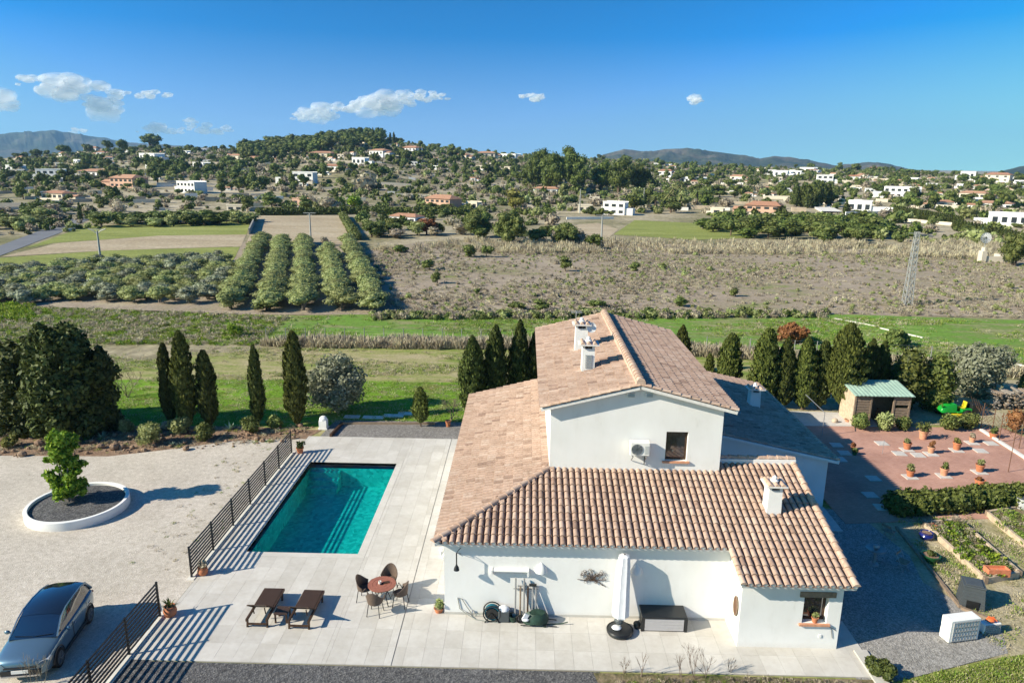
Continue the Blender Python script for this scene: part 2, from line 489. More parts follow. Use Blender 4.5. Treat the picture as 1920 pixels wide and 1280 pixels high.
mx = t.n('ShaderNodeMixShader'); t.l(ff, mx.inputs[0]); t.l(tr.outputs[0], mx.inputs[1]); t.l(gl.outputs[0], mx.inputs[2])
t.l(mx.outputs[0], t.out.inputs[0])

# grounds
def speckle(name, cols, scale, s2=.35, bump=.8, bd=.02):
    t = NT(name); v = t.pos()
    vo = t.n('ShaderNodeTexVoronoi'); vo.inputs['Scale'].default_value = scale; t.l(v, vo.inputs['Vector'])
    c = t.ramp(vo.outputs['Color'], cols)
    n = t.noise(s2, 6, .65, v)
    c = t.mix(1.0, c, t.ramp(n, [(.3, (.86, .85, .83)), (.7, (1.07, 1.06, 1.05))]), 'MULTIPLY')
    n3 = t.noise(4, 5, .7, v)
    c = t.mix(1.0, c, t.ramp(n3, [(.3, (.80, .79, .77)), (.65, (1.08, 1.08, 1.08))]), 'MULTIPLY')
    t.color(c).set(.95, 0, .1).bump(vo.outputs['Distance'], bump, bd)
speckle('gravel_pale', [(0, (.38, .335, .285)), (.3, (.50, .45, .39)), (.7, (.58, .53, .465)), (1, (.70, .65, .59))], 34, bump=.5)
speckle('gravel_dark', [(0, (.045, .045, .05)), (.5, (.11, .11, .115)), (1, (.22, .215, .21))], 20)
speckle('gravel_light', [(0, (.17, .165, .155)), (.5, (.30, .29, .275)), (1, (.46, .44, .41))], 22)
speckle('gravel_mid', [(0, (.13, .125, .12)), (.5, (.22, .21, .20)), (1, (.33, .31, .30))], 20)
groundmat('hill', [(.16, (.09, .10, .04)), (.34, (.19, .18, .085)), (.47, (.30, .26, .16)), (.6, (.42, .36, .25)), (.78, (.56, .49, .37))], .012, .07, .9, 0, .1, fine=.5)
groundmat('meadow', [(.22, (.16, .22, .04)), (.42, (.25, .27, .085)), (.6, (.33, .30, .14)), (.8, (.40, .34, .20))], .08, .5, 5, .4, .05, (1, 3.0, 1), gain=2.8)
groundmat('lawn', [(.2, (.20, .20, .06)), (.40, (.12, .22, .018)), (.62, (.16, .30, .02)), (.85, (.30, .29, .11))], .12, .7, 6, .5, .05, (1, 2, 1), gain=2.6)
groundmat('field_green', [(.2, (.26, .26, .12)), (.38, (.17, .23, .06)), (.55, (.13, .25, .035)), (.72, (.17, .28, .045)), (.88, (.33, .34, .17))], .07, .4, 3, .4, .1, (1, 3, 1), gain=3.2)
groundmat('field_yellow', [(.2, (.17, .19, .05)), (.5, (.24, .27, .07)), (.75, (.32, .33, .11)), (.9, (.36, .33, .16))], .03, .2, 2, .4, .1, (1, 5, 1))
groundmat('field_tan', [(.2, (.32, .25, .16)), (.5, (.42, .34, .23)), (.8, (.50, .42, .30))], .03, .25, 1.5, .4, .1, (1, 4, 1))
groundmat('scrub', [(.2, (.20, .23, .07)), (.38, (.30, .25, .17)), (.55, (.34, .275, .215)), (.7, (.40, .34, .24)), (.85, (.32, .33, .13))], .05, .35, 3, .6, .1, (1, 1.6, 1))
groundmat('bed_soil', [(.2, (.17, .10, .062)), (.5, (.28, .185, .125)), (.8, (.36, .26, .18))], .3, 1.6, 9, .9, .08)
groundmat('dry_grass', [(.2, (.20, .20, .07)), (.4, (.33, .29, .16)), (.62, (.44, .38, .26)), (.85, (.50, .44, .32))], .3, 1.1, 8, .8, .06)
groundmat('grass_front', [(.2, (.15, .19, .04)), (.45, (.23, .27, .06)), (.65, (.32, .33, .11)), (.85, (.40, .36, .19))], .3, 1.3, 10, .8, .06)
groundmat('weed_ground', [(.2, (.07, .09, .025)), (.45, (.16, .14, .07)), (.65, (.26, .20, .13)), (.85, (.34, .28, .20))], .5, 2, 10, .9, .08)
groundmat('green_weeds', [(.25, (.14, .26, .03)), (.45, (.20, .25, .07)), (.65, (.30, .28, .15)), (.85, (.36, .32, .22))], .08, .4, 3, .8, .1)
groundmat('mount', [(.3, (.03, .045, .022)), (.48, (.06, .07, .035)), (.62, (.13, .11, .075)), (.8, (.2, .165, .12))], .0016, .011, .05, 0, .1, fine=.6)

leafmat('leaf_cypress', [(.028, .040, .010), (.06, .078, .018), (.11, .125, .03), (.045, .058, .014)], .12)
leafmat('leaf_cypress_light', [(.042, .054, .013), (.085, .10, .02), (.15, .16, .035)], .12)
leafmat('leaf_pine', [(.04, .062, .014), (.085, .112, .022), (.15, .175, .035)], .18)
leafmat('leaf_olive', [(.21, .24, .08), (.31, .34, .13), (.42, .44, .20)], .35)
leafmat('leaf_olive_grey', [(.17, .19, .11), (.26, .28, .18), (.34, .35, .25)], .2)
leafmat('leaf_bush', [(.07, .10, .025), (.14, .175, .045), (.22, .24, .07)], .25)
leafmat('leaf_bright', [(.07, .13, .012), (.16, .25, .02), (.32, .38, .04)], .3)
leafmat('leaf_yellow', [(.18, .18, .04), (.28, .26, .06)], .25)
leafmat('leaf_palm', [(.08, .11, .03), (.15, .18, .05), (.24, .22, .10)], .2)
leafmat('leaf_dry', [(.27, .225, .16), (.39, .33, .25), (.47, .41, .29)], .3)
leafmat('leaf_reed', [(.34, .29, .18), (.46, .40, .27), (.56, .49, .35)], .3)
leafmat('leaf_russet', [(.22, .09, .035), (.32, .15, .06)], .25)
leafmat('leaf_grass', [(.14, .23, .02), (.23, .31, .05), (.36, .36, .13)], .3)
leafmat('twig', [(.14, .10, .08), (.22, .17, .14)], .1)

# ---------------------------------------------------------------- terrain
def dir_px(X, Y):
    """photo column in which the direction (X, Y) meets the horizon"""
    q = CR.transposed() @ Vector((X, Y, 0))
    return 960 + FPX * q.x / -q.z if q.z < -1e-3 else (5000 if X > 0 else -3000)
def tan_el(px, py):
    d = ray(px, py); return d.z / math.hypot(d.x, d.y)
def az_of(px, py=300):
    d = ray(px, py); return atan2(d.x, d.y)
CREST = [(-400, 305), (-200, 300), (0, 298), (100, 290), (200, 282), (283, 277), (400, 280), (470, 280), (560, 268), (650, 257), (700, 258), (800, 275),
         (950, 290), (1100, 297), (1200, 301), (1300, 311), (1500, 316), (1650, 321), (1800, 327), (1920, 331), (2200, 338)]
CAZ = np.array([az_of(*c) for c in CREST]); CTE = np.array([tan_el(*c) for c in CREST])
D0, DC = 235.0, 900.0
def fn(X, Y):
    return (np.sin(X * .021 + 1.3 * np.sin(Y * .013)) * np.sin(Y * .017 + 2 + np.sin(X * .009)) + .5 * np.sin(X * .053 + 4) * np.sin(Y * .047 + X * .02)) / 1.5
def terrain(X, Y):
    X = np.asarray(X, float); Y = np.asarray(Y, float)
    D = np.hypot(X, Y); az = np.arctan2(X, Y)
    te = np.interp(az, CAZ, CTE)
    zc = CAM_H + DC * te
    t = np.clip((D - D0) / (DC - D0), 0, 1)
    s = .45 * t + .55 * t * t * (3 - 2 * t)
    z = zc * s + fn(X, Y) * 2.2 * np.clip((D - 260) / 250, 0, 1) * np.clip(1.2 - t, .3, 1)
    st = 2.2 * np.clip((D - 300) / 100, 0, 1)                    # terraces cut in the slope
    q = z / 2.2; fr_ = q - np.floor(q)
    z = z + (np.clip(fr_ * 2.2 - 1.2, 0, 1) - fr_) * st * .8
    back = np.clip((D - DC) / 1400, 0, 1); back = back * back * (3 - 2 * back)
    return np.where(D > DC, z * (1 - back) + 1.0 * back, z)
def HG(px, py):
    """where the line of sight through a photo pixel meets the terrain"""
    d = ray(px, py); h = math.hypot(d.x, d.y); a = None
    for D in np.concatenate([np.arange(40, 1000, 3.0), np.arange(1000, 7000, 40)]):
        x, y = d.x / h * D, d.y / h * D
        if CAM_H + d.z / h * D <= float(terrain(x, y)): return Vector((x, y, float(terrain(x, y))))
    return Vector((d.x / h * 890, d.y / h * 890, float(terrain(d.x / h * 890, d.y / h * 890))))

R0 = 62.0
azs = np.concatenate([np.radians(np.arange(-180, -50, 4)), np.radians(np.arange(-50, 50, .22)), np.radians(np.arange(50, 180, 4))])
Ds = np.concatenate([[R0], np.arange(80, 230, 25), 235 * np.exp(np.linspace(0, math.log(4.0), 150)), 940 * np.exp(np.linspace(.02, math.log(8.2), 40))])
A, DD = np.meshgrid(azs, Ds); X = DD * np.sin(A); Y = DD * np.cos(A); Z = terrain(X, Y)
nA = len(azs); nD = len(Ds)
V = np.stack([X.ravel(), Y.ravel(), Z.ravel()], 1)
i, j = np.meshgrid(np.arange(nD - 1), np.arange(nA), indexing='ij'); j2 = (j + 1) % nA
F = np.stack([i * nA + j, i * nA + j2, (i + 1) * nA + j2, (i + 1) * nA + j], -1).reshape(-1, 4)[:, ::-1]
me = npmesh('terrain', V, F, ['hill'])
o = link('terrain', me, None); o['kind'] = 'structure'

PX0, PX1, PY0, PY1 = -11.1, -6.5, 26.1, 35.2       # pool
# near ground, with the pool cut out of it
outer = [Vector((R0 * sin(a), R0 * cos(a), 0)) for a in azs]
hole = [Vector((PX0, PY0, 0)), Vector((PX1, PY0, 0)), Vector((PX1, PY1, 0)), Vector((PX0, PY1, 0))]
tr_ = tessellate_polygon([outer, hole])
mb = MB(); mb.add([(p.x, p.y, 0) for p in outer + hole], [tuple(t) for t in tr_])
structure('ground', mb, 'meadow')

def sheet(name, pts, mat, z, world_pts=False):
    P = [Vector((p[0], p[1], 0)) if world_pts else G(*p) for p in pts]
    mb = MB(); mb.add([(p.x, p.y, z) for p in P], [tuple(t) for t in tessellate_polygon([[Vector((p.x, p.y, 0)) for p in P]])])
    return structure(name, mb, mat)

sheet('scrub_field', [(690, 470), (800, 452), (1100, 456), (1500, 462), (1920, 480), (2300, 500), (2400, 615), (1920, 595), (1500, 588), (1100, 588), (760, 592), (720, 560)], 'scrub', .02)
sheet('green_field', [(480, 645), (560, 592), (760, 586), (1200, 584), (1600, 590), (2300, 612), (2400, 700), (1920, 680), (1500, 655), (1000, 648)], 'field_green', .012)
sheet('weed_strip', [(-500, 560), (0, 572), (430, 588), (560, 592), (480, 645), (150, 640), (-500, 640)], 'green_weeds', .016)
sheet('lawn', [(-500, 712), (200, 712), (560, 712), (870, 718), (1010, 724), (1010, 800), (620, 800), (600, 800), (200, 805), (-500, 810)], 'lawn', .012)
sheet('soil_bed', [(-500, 800), (0, 786), (150, 800), (300, 798), (480, 800), (560, 806), (604, 806), (560, 830), (440, 838), (230, 855), (0, 862), (-500, 870)], 'bed_soil', .018)
sheet('gravel_drive', [(-9, 60)] if False else [(-60, 15), (-60, 33), (-33.5, 34.6), (-28, 35.2), (-22, 35.4), (-19, 36.6), (-16.5, 37.8), (-13.6, 38.4), (-12.28, 38.4), (-12.28, 20), (-12.28, 15)], 'gravel_pale', .022, True)
sheet('olive_ground', [(-500, 470), (0, 490), (430, 480), (440, 455), (480, 452), (660, 452), (790, 590), (430, 590), (0, 575), (-500, 560)], 'scrub', .016)
sheet('field', [(45, 466), (160, 424), (470, 414), (462, 440), (300, 442), (100, 456)], 'field_yellow', .03)
sheet('bare_field', [(0, 482), (110, 456), (300, 442), (462, 440), (452, 462), (200, 470)], 'field_tan', .034)
sheet('field', [(-500, 500), (0, 484), (200, 470), (450, 463), (442, 480), (430, 500), (0, 512), (-500, 520)], 'field_yellow', .038)
sheet('bare_plot', [(484, 405), (640, 405), (668, 452), (660, 456), (462, 456)], 'field_tan', .05)
sheet('field', [(1150, 440), (1190, 413), (1330, 420), (1420, 446), (1300, 450)], 'field_yellow', .05)
sheet('bare_field', [(1040, 425), (1120, 418), (1160, 430), (1140, 448), (1060, 445)], 'field_tan', .04)
sheet('road', [(-500, 640), (-60, 480), (0, 461), (95, 425), (140, 411), (215, 388), (225, 392), (165, 413), (110, 438), (0, 480), (-60, 510), (-500, 690)], 'asphalt', .05)

# mountains on the horizon: ridges with depth
def mountain(prof, D, depth, seed):
    rs = np.random.RandomState(seed)
    pxs = np.array([p[0] for p in prof], float)
    xs = np.arange(pxs[0], pxs[-1], 3.0)
    te = np.interp(xs, pxs, [tan_el(*p) for p in prof]); az = np.interp(xs, pxs, [az_of(*p) for p in prof])
    rough = np.convolve(rs.normal(0, 1, len(xs)), np.hanning(9) / 4, 'same') * .0006
    rows = 22; V = []
    for k in range(rows):
        t = k / (rows - 1); env = (t / .5) ** .8 if t < .5 else 1 - ((t - .5) / .5) ** 1.4
        ph = rs.uniform(0, 6, 4)
        dd = D - depth / 2 + depth * t
        zr = CAM_H + D * (te + rough)
        nz = .08 * np.sin(xs * .06 + t * 9 + ph[0] * .15) + .06 * np.sin(xs * .13 - t * 14 + ph[1] * .1) + .03 * rs.normal(0, 1, len(xs))
        z = zr * np.clip(env * (1 + nz * (1 - abs(t - .5) * .4) * (0 if abs(t - .5) < .03 else 1)), 0, 1.0 if abs(t - .5) >= .03 else 2) - 4
        V.append(np.stack([np.sin(az) * dd, np.cos(az) * dd, z], 1))
    n = len(xs); V = np.concatenate(V)
    i, j = np.meshgrid(np.arange(rows - 1), np.arange(n - 1), indexing='ij')
    F = np.stack([i * n + j, i * n + j + 1, (i + 1) * n + j + 1, (i + 1) * n + j], -1).reshape(-1, 4)[:, ::-1]
    o = link('mountain', npmesh('mountain', V, F, ['mount']), None); o['kind'] = 'structure'
mountain([(-500, 300), (-300, 275), (-150, 262), (-60, 249), (0, 250), (30, 246), (60, 246), (100, 242), (130, 246), (160, 253), (200, 257), (240, 266), (330, 271), (400, 276), (470, 284), (520, 300)], 6200, 2000, 1)
mountain([(1080, 320), (1130, 288), (1170, 277), (1200, 281), (1215, 283), (1250, 277), (1290, 275), (1330, 281), (1400, 290), (1425, 295), (1450, 291), (1480, 292), (1540, 303), (1570, 309), (1600, 305), (1630, 302), (1660, 304), (1700, 314), (1750, 320), (1800, 329)], 3600, 1400, 2)
mountain([(1820, 338), (1850, 331), (1880, 318), (1920, 308), (1980, 298), (2060, 296), (2200, 312), (2300, 330)], 3000, 1000, 3)

# haze: one closed box of thin air
mb = MB(); mb.box(-8300, 8300, -8300, 8300, -12, 420)
hz = part('haze', mb, None); hz['kind'] = 'stuff'
m = bpy.data.materials.new('haze_air'); m.use_nodes = True; m.node_tree.nodes.clear()
ho = m.node_tree.nodes.new('ShaderNodeOutputMaterial'); hv = m.node_tree.nodes.new('ShaderNodeVolumePrincipled')
hv.inputs['Color'].default_value = (.32, .62, 1, 1); hv.inputs['Density'].default_value = 9e-5; hv.inputs['Anisotropy'].default_value = .1
m.node_tree.links.new(hv.outputs[0], ho.inputs['Volume']); hz.data.materials.append(m)

# ---------------------------------------------------------------- patio and pool
PXL, PXR, PYN, PYF = -12.25, 11.4, 19.55, 38.8
zones = [(PXL, PX0 - .3, PYN, PYF), (PX0 - .3, PX1 + .3, PYN, PY0 - .3), (PX0 - .3, PX1 + .3, PY1 + .3, PYF), (PX1 + .3, -3.99, PYN, PYF), (-3.96, 11.4, PYN, 22.4), (-3.96, -2.5, 22.4, PYF)]
patio = thing('patio', 'pale grey tiled terrace of large slabs around the pool', 'patio', (0, 0, 0))
del patio['category'], patio['label']; patio['kind'] = 'structure'
b_ = MB()
for x0, x1, y0, y1 in [(PXL, PX0, PYN, PYF), (PX0, PX1, PYN, PY0), (PX0, PX1, PY1, PYF), (PX1, -2.5, PYN, PYF), (-2.5, 11.4, PYN, 22.4)]:
    b_.box(x0, x1, y0, y1, -.3, .03)
part('base_slab', b_, 'patio_base', patio)
tiles = []
tw, tl = .605, .91
for x0, x1, y0, y1 in zones:
    ix = math.floor(x0 / tw)
    while ix * tw < x1:
        iy = math.floor((y0 - PYN) / tl)
        while PYN + iy * tl < y1:
            a0, a1 = max(x0, ix * tw), min(x1, (ix + 1) * tw); c0, c1 = max(y0, PYN + iy * tl), min(y1, PYN + (iy + 1) * tl)
            if a1 - a0 > .05 and c1 - c0 > .05: tiles.append((a0, a1, c0, c1))
            iy += 1
        ix += 1
tiles.sort(key=lambda q: math.hypot((q[0] + q[1]) / 2, q[2]))
TM = {}
def tile_mesh(w, l):
    k = (round(w, 2), round(l, 2))
    if k not in TM:
        m_ = MB(); g = .0025; m_.box(-w / 2 + g, w / 2 - g, -l / 2 + g, l / 2 - g, 0, .02)
        me = bpy.data.meshes.new('tile'); me.from_pydata(m_.v, [], m_.f); m_.fix(me); me.materials.append(MATS['patio_tile_one']); TM[k] = me
    return TM[k]
visible = [q for q in tiles if not (q[0] > -2 and q[2] > 22.3)]
for q in visible[:290]:
    link('tile', tile_mesh(q[1] - q[0], q[3] - q[2]), None, patio, ((q[0] + q[1]) / 2, (q[2] + q[3]) / 2, .026 + random.uniform(0, .0025)))
m_ = MB()
for q in visible[290:]: m_.box(q[0] + .0025, q[1] - .0025, q[2] + .0025, q[3] - .0025, .026, .046)
part('tiles', m_, 'patio_tile_many', patio, kind='stuff')
m_ = MB()                                                      # coping round the pool
m_.box(PX0 - .296, PX1 + .296, PY0 - .296, PY0 + .02, .028, .052); m_.box(PX0 - .296, PX1 + .296, PY1 - .02, PY1 + .296, .028, .052)
m_.box(PX0 - .296, PX0 + .02, PY0 + .021, PY1 - .021, .028, .052); m_.box(PX1 - .02, PX1 + .296, PY0 + .021, PY1 - .021, .028, .052)
part('coping', m_, 'patio_tile_many', patio)

pool = thing('swimming_pool', 'rectangular turquoise mosaic swimming pool set in the tiled terrace', 'swimming pool', (PX0, PY0, 0))
m_ = MB()
m_.add([(PX0, PY0, -1.35), (PX1, PY0, -1.35), (PX1, PY1, -1.35), (PX0, PY1, -1.35)], [(0, 1, 2, 3)])
for a, b in (((PX0, PY0), (PX1, PY0)), ((PX1, PY0), (PX1, PY1)), ((PX1, PY1), (PX0, PY1)), ((PX0, PY1), (PX0, PY0))):
    m_.add([(a[0], a[1], -1.35), (b[0], b[1], -1.35), (b[0], b[1], .03), (a[0], a[1], .03)], [(0, 1, 2, 3)])
part('basin', m_, 'mosaic', pool, w=True)
m_ = MB()
for k in range(3): m_.box(PX0 + .01, PX0 + 1.6, PY1 - .35 * (k + 1), PY1 - .35 * k - .01, -1.34, -.4 - .3 * k)
part('steps', m_, 'mosaic', pool, w=True)
m_ = MB(); m_.add([(PX0, PY0, -.035), (PX1, PY0, -.035), (PX1, PY1, -.035), (PX0, PY1, -.035)], [(0, 1, 2, 3)])
part('water', m_, 'water', pool, w=True)

# neighbouring grounds
sheet('gravel_bed', [(-11.6, 38.85), (-2.9, 38.85), (-2.9, 41.6), (-11.4, 41.6)], 'gravel_mid', .03, True)
sheet('gravel_strip', [(-14, 10), (-12.3, 19.9), (-11.6, 19.5), (2.6, 19.5), (4.5, 10)], 'gravel_dark', .034, True)
sheet('weed_bed', [(2.4, 19.45), (4.5, 10), (11.2, 10), (11.2, 19.45)], 'weed_ground', .036, True)
sheet('gravel_yard', [(10.6, 19.4), (11.5, 19.3), (16.2, 20.9), (16.9, 22.4), (15.6, 25.0), (16.1, 27), (15.5, 31), (8, 31.1), (8, 26.6), (10.6, 26.5)], 'gravel_light', .026, True)
sheet('garden', [(15.5, 20.5), (26, 21), (34, 31), (34, 33), (17.0, 30.4), (15.3, 30.4)], 'dry_grass', .018, True)
sheet('lawn', [(11.5, 19.3), (11.3, 14), (20, 14), (26, 22.6), (15.9, 20.7)], 'grass_front', .03, True)
sheet('garden', [(16, 42.6), (36, 42.9), (45, 52), (30, 54), (15, 50)], 'dry_grass', .022, True)

# kerb stones along gravel and lawn
def kerb(a, b, w=.16, h=.1, mat='kerb_stone', name='kerb'):
    m_ = MB(); a = Vector(a); b = Vector(b); m_.bar(Vector((a.x, a.y, h / 2)), Vector((b.x, b.y, h / 2)), w, h)
    return structure(name, m_, mat)
kerb(G(1612, 1222), G(1665, 1300), .42, .10, 'concrete')
kerb(G(1680, 990), G(1800, 1140), .12, .12, 'old_wood', 'timber_edging')
kerb(G(1802, 1142), G(1860, 1165), .12, .12, 'old_wood', 'timber_edging')
kerb(G(1839, 808), G(1990, 905), .18, .16, 'path_white')
# tiled terrace on the right with its pale slabs
terr = thing('tiled_terrace', '', '', (0, 0, 0)); del terr['category'], terr['label']; terr['kind'] = 'structure'
m_ = MB(); m_.prism([(14.6, 29.6), (17.3, 29.9), (30, 31.4), (31, 37), (29.7, 42.4), (14.6, 42.0)], -.1, .05)
part('red_paving', m_, 'terrace_red', terr)
slabs = [(1653, 833), (1686, 852), (1721, 855), (1857, 833), (1838, 847), (1568, 836), (1583, 851), (1574, 863), (1637, 899), (1631, 930), (1653, 953),
         (1700, 845), (1745, 853), (1793, 846), (1822, 832), (1706, 896), (1769, 894), (1836, 887), (1778, 824), (1731, 824), (1722, 800)]
for p in slabs[:18]:
    g = G(*p); m_ = MB(); m_.cbox((0, 0, 0), (.62, .62, .04), (0, 0, radians(random.uniform(-3, 3))))
    o = part('paving_slab', m_, 'slab_pale', terr); o.location = (g.x, g.y, .072)
m_ = MB(); m_.prism([(16.5, 42.05), (22, 42.2), (22.4, 44.6), (17.5, 44.8)], -.05, .06); structure('concrete_pad', m_, 'slab_pale')
m_ = MB(); q1_, q2_ = G(1543, 953), G(1580, 998); m_.prism([(12.5, q2_.y), (q2_.x, q2_.y), (q1_.x + .02, q1_.y), (12.5, q1_.y)], .03, .08); structure('paved_apron', m_, 'slab_pale')

# ---------------------------------------------------------------- house
house = thing('house', 'large white rendered villa with terracotta barrel tile roofs beside the pool', 'house', (2.5, 26, 0))
HL = Vector((2.5, 26, 0))
SL = .26
def roofz(Y): return 2.6 + SL * (Y - 20.45)
EY, EX = 21.95, -2.86
EZ = roofz(EY)
def wallpoly(name, pts, nrm, thick, mat='plaster', label=None):
    """a wall: polygon pts (3d, planar) pushed back by thick along -nrm"""
    n = len(pts); off = Vector(nrm) * -thick
    m_ = MB(); P = [Vector(p) for p in pts]
    tri = tessellate_polygon([P])
    m_.add(P + [p + off for p in P], [tuple(t) for t in tri] + [tuple(i + n for i in t) for t in tri] + [(k, (k + 1) % n, n + (k + 1) % n, n + k) for k in range(n)])
    return part(name, m_, mat, house, w=True, label=label)
def wall_open(name, y, x0, x1, z0, z1, hx0, hx1, hz0, hz1, thick, top=None):
    """front wall at depth y with one window opening; top: two heights of a sloping head"""
    m_ = MB()
    m_.box(x0, hx0, y, y + thick, z0, z1); m_.box(hx1, x1, y, y + thick, z0, z1)
    m_.box(hx0, hx1, y, y + thick, z0, hz0); m_.box(hx0, hx1, y, y + thick, hz1, z1)
    if top is not None:
        P = [Vector(p) for p in top]; off = Vector((0, thick, 0)); n = len(P); tri = tessellate_polygon([P])
        m_.add(P + [p + off for p in P], [tuple(t) for t in tri] + [tuple(i + n for i in t) for t in tri] + [(k, (k + 1) % n, n + (k + 1) % n, n + k) for k in range(n)])
    return part(name, m_, 'plaster', house, w=True)
WY = 22.28
ez0 = roofz(WY) - .10
m_ = MB(); m_.box(-2.58, 7.42, WY, WY + .3, 0, ez0); part('wall', m_, 'plaster', house, w=True)                 # south wall
m_ = MB(); m_.box(-2.58, -2.28, WY + .301, 37.7, 0, EZ + .0); part('wall', m_, 'plaster', house, w=True)
m_ = MB(); m_.box(-2.58, 1.0, 37.4, 37.69, 0, EZ - .05); part('wall', m_, 'plaster', house, w=True)
m_ = MB(); m_.add([(-2.58, 37.69, 2.5), (1.2, 37.69, 2.5), (1.2, 37.69, 3.9), (-2.58, 37.69, 2.95)], [(0, 1, 2, 3)])
part('wall', m_, 'plaster', house, w=True)
# projecting wing
WF = 20.88
wl0, wl1 = PY(1509, 1118, WF), PY(1549, 1168, WF)
wall_open('wall', WF, 7.27, 10.55, 0, roofz(WF) - .1, wl0.x, wl1.x, wl1.z, wl0.z, .3)
wallpoly('wall', [(7.27, WF + .301, 0), (7.27, WY + .2, 0), (7.27, WY + .2, roofz(WY + .2) - .1), (7.27, WF + .301, roofz(WF + .3) - .1)], (-1, 0, 0), .28)
wallpoly('wall', [(10.55, WF + .301, 0), (10.55, 26.7, 0), (10.55, 26.7, roofz(26.5) - .1), (10.55, WF + .301, roofz(WF + .3) - .1)], (1, 0, 0), .28)
m_ = MB(); m_.box(7.7, 10.26, 26.41, 26.7, 0, roofz(26.4) - .1); part('wall', m_, 'plaster', house, w=True)
m_ = MB(); m_.box(7.56, 10.25, WY + .5, WY + .7, 0, 2.6); part('inner_wall', m_, 'plaster', house, w=True)
# upper block
UX0, UX1, UY0, UY1, UA = 1.12, 7.66, 25.9, 38.55, 4.42
gw0, gw1 = PY(1250, 809, UY0), PY(1287, 864, UY0)
wall_open('gable_wall', UY0, UX0, UX1, 0, 6.55, gw0.x, gw1.x, gw1.z, gw0.z, .3, [(UX0, UY0, 6.551), (UX1, UY0, 6.551), (UA, UY0, 7.42)])
m_ = MB(); m_.box(UX0, UX0 + .3, UY0 + .301, UY1, 0, 6.5); part('wall', m_, 'plaster', house, w=True)
m_ = MB(); m_.box(UX1 - .3, UX1, UY0 + .301, UY1, 0, 6.5); part('wall', m_, 'plaster', house, w=True)
wallpoly('gable_wall', [(UX0, UY1, 0), (UX1, UY1, 0), (UX1, UY1, 6.5), (UA, UY1, 7.35), (UX0, UY1, 6.5)], (0, 1, 0), .3)
# east wing
VX1, VY0, VY1 = 14.18, 31.15, 42.7
def vz(X): return 2.42 + .213 * (14.62 - X)
wallpoly('wall', [(UX1, VY0, 0), (VX1, VY0, 0), (VX1, VY0, vz(VX1) - .1), (UX1, VY0, vz(UX1) - .1)], (0, -1, 0), .3)
m_ = MB(); m_.box(VX1 - .3, VX1, VY0 + .301, VY1, 0, vz(VX1) - .1); part('wall', m_, 'plaster', house, w=True)
wallpoly('wall', [(UX1, VY1, 0), (VX1 - .301, VY1, 0), (VX1 - .301, VY1, vz(VX1) - .1), (UX1, VY1, vz(UX1) - .1)], (0, 1, 0), .3)

# --- barrel tiled roofs
TW, TE = .235, .385
def tile_template():
    V = []; n = 6
    for y, r, l in ((0, .098, .045), (.46, .080, .012)):
        for k in range(n + 1):
            a = pi * k / n; V.append((cos(a) * r, y, sin(a) * r * .82 + l))
    F = [(k, k + 1, n + 2 + k, n + 1 + k) for k in range(n)]
    V += [(cos(pi * k / n) * .082, 0, sin(pi * k / n) * .082 * .8 + .038) for k in range(n + 1)]     # thickness at the lower end
    o = 2 * (n + 1); F += [(k + 1, k, o + k, o + k + 1) for k in range(n)]
    return V, F
TV, TF = tile_template()
tile_me = bpy.data.meshes.new('roof_tile'); tile_me.from_pydata(TV, [], TF); tile_me.materials.append(MATS['tile_single'])
tile_me.polygons.foreach_set('use_smooth', [True] * len(TF)); tile_me.set_sharp_from_angle(angle=radians(50))
TVn = np.array(TV); TFn = np.array(TF)
def interval(poly, a):
    ys = []
    n = len(poly)
    for k in range(n):
        (a0, b0), (a1, b1) = poly[k], poly[(k + 1) % n]
        if (a0 - a) * (a1 - a) < 0: ys.append(b0 + (b1 - b0) * (a - a0) / (a1 - a0))
    ys.sort(); return [(ys[i], ys[i + 1]) for i in range(0, len(ys) - 1, 2)]
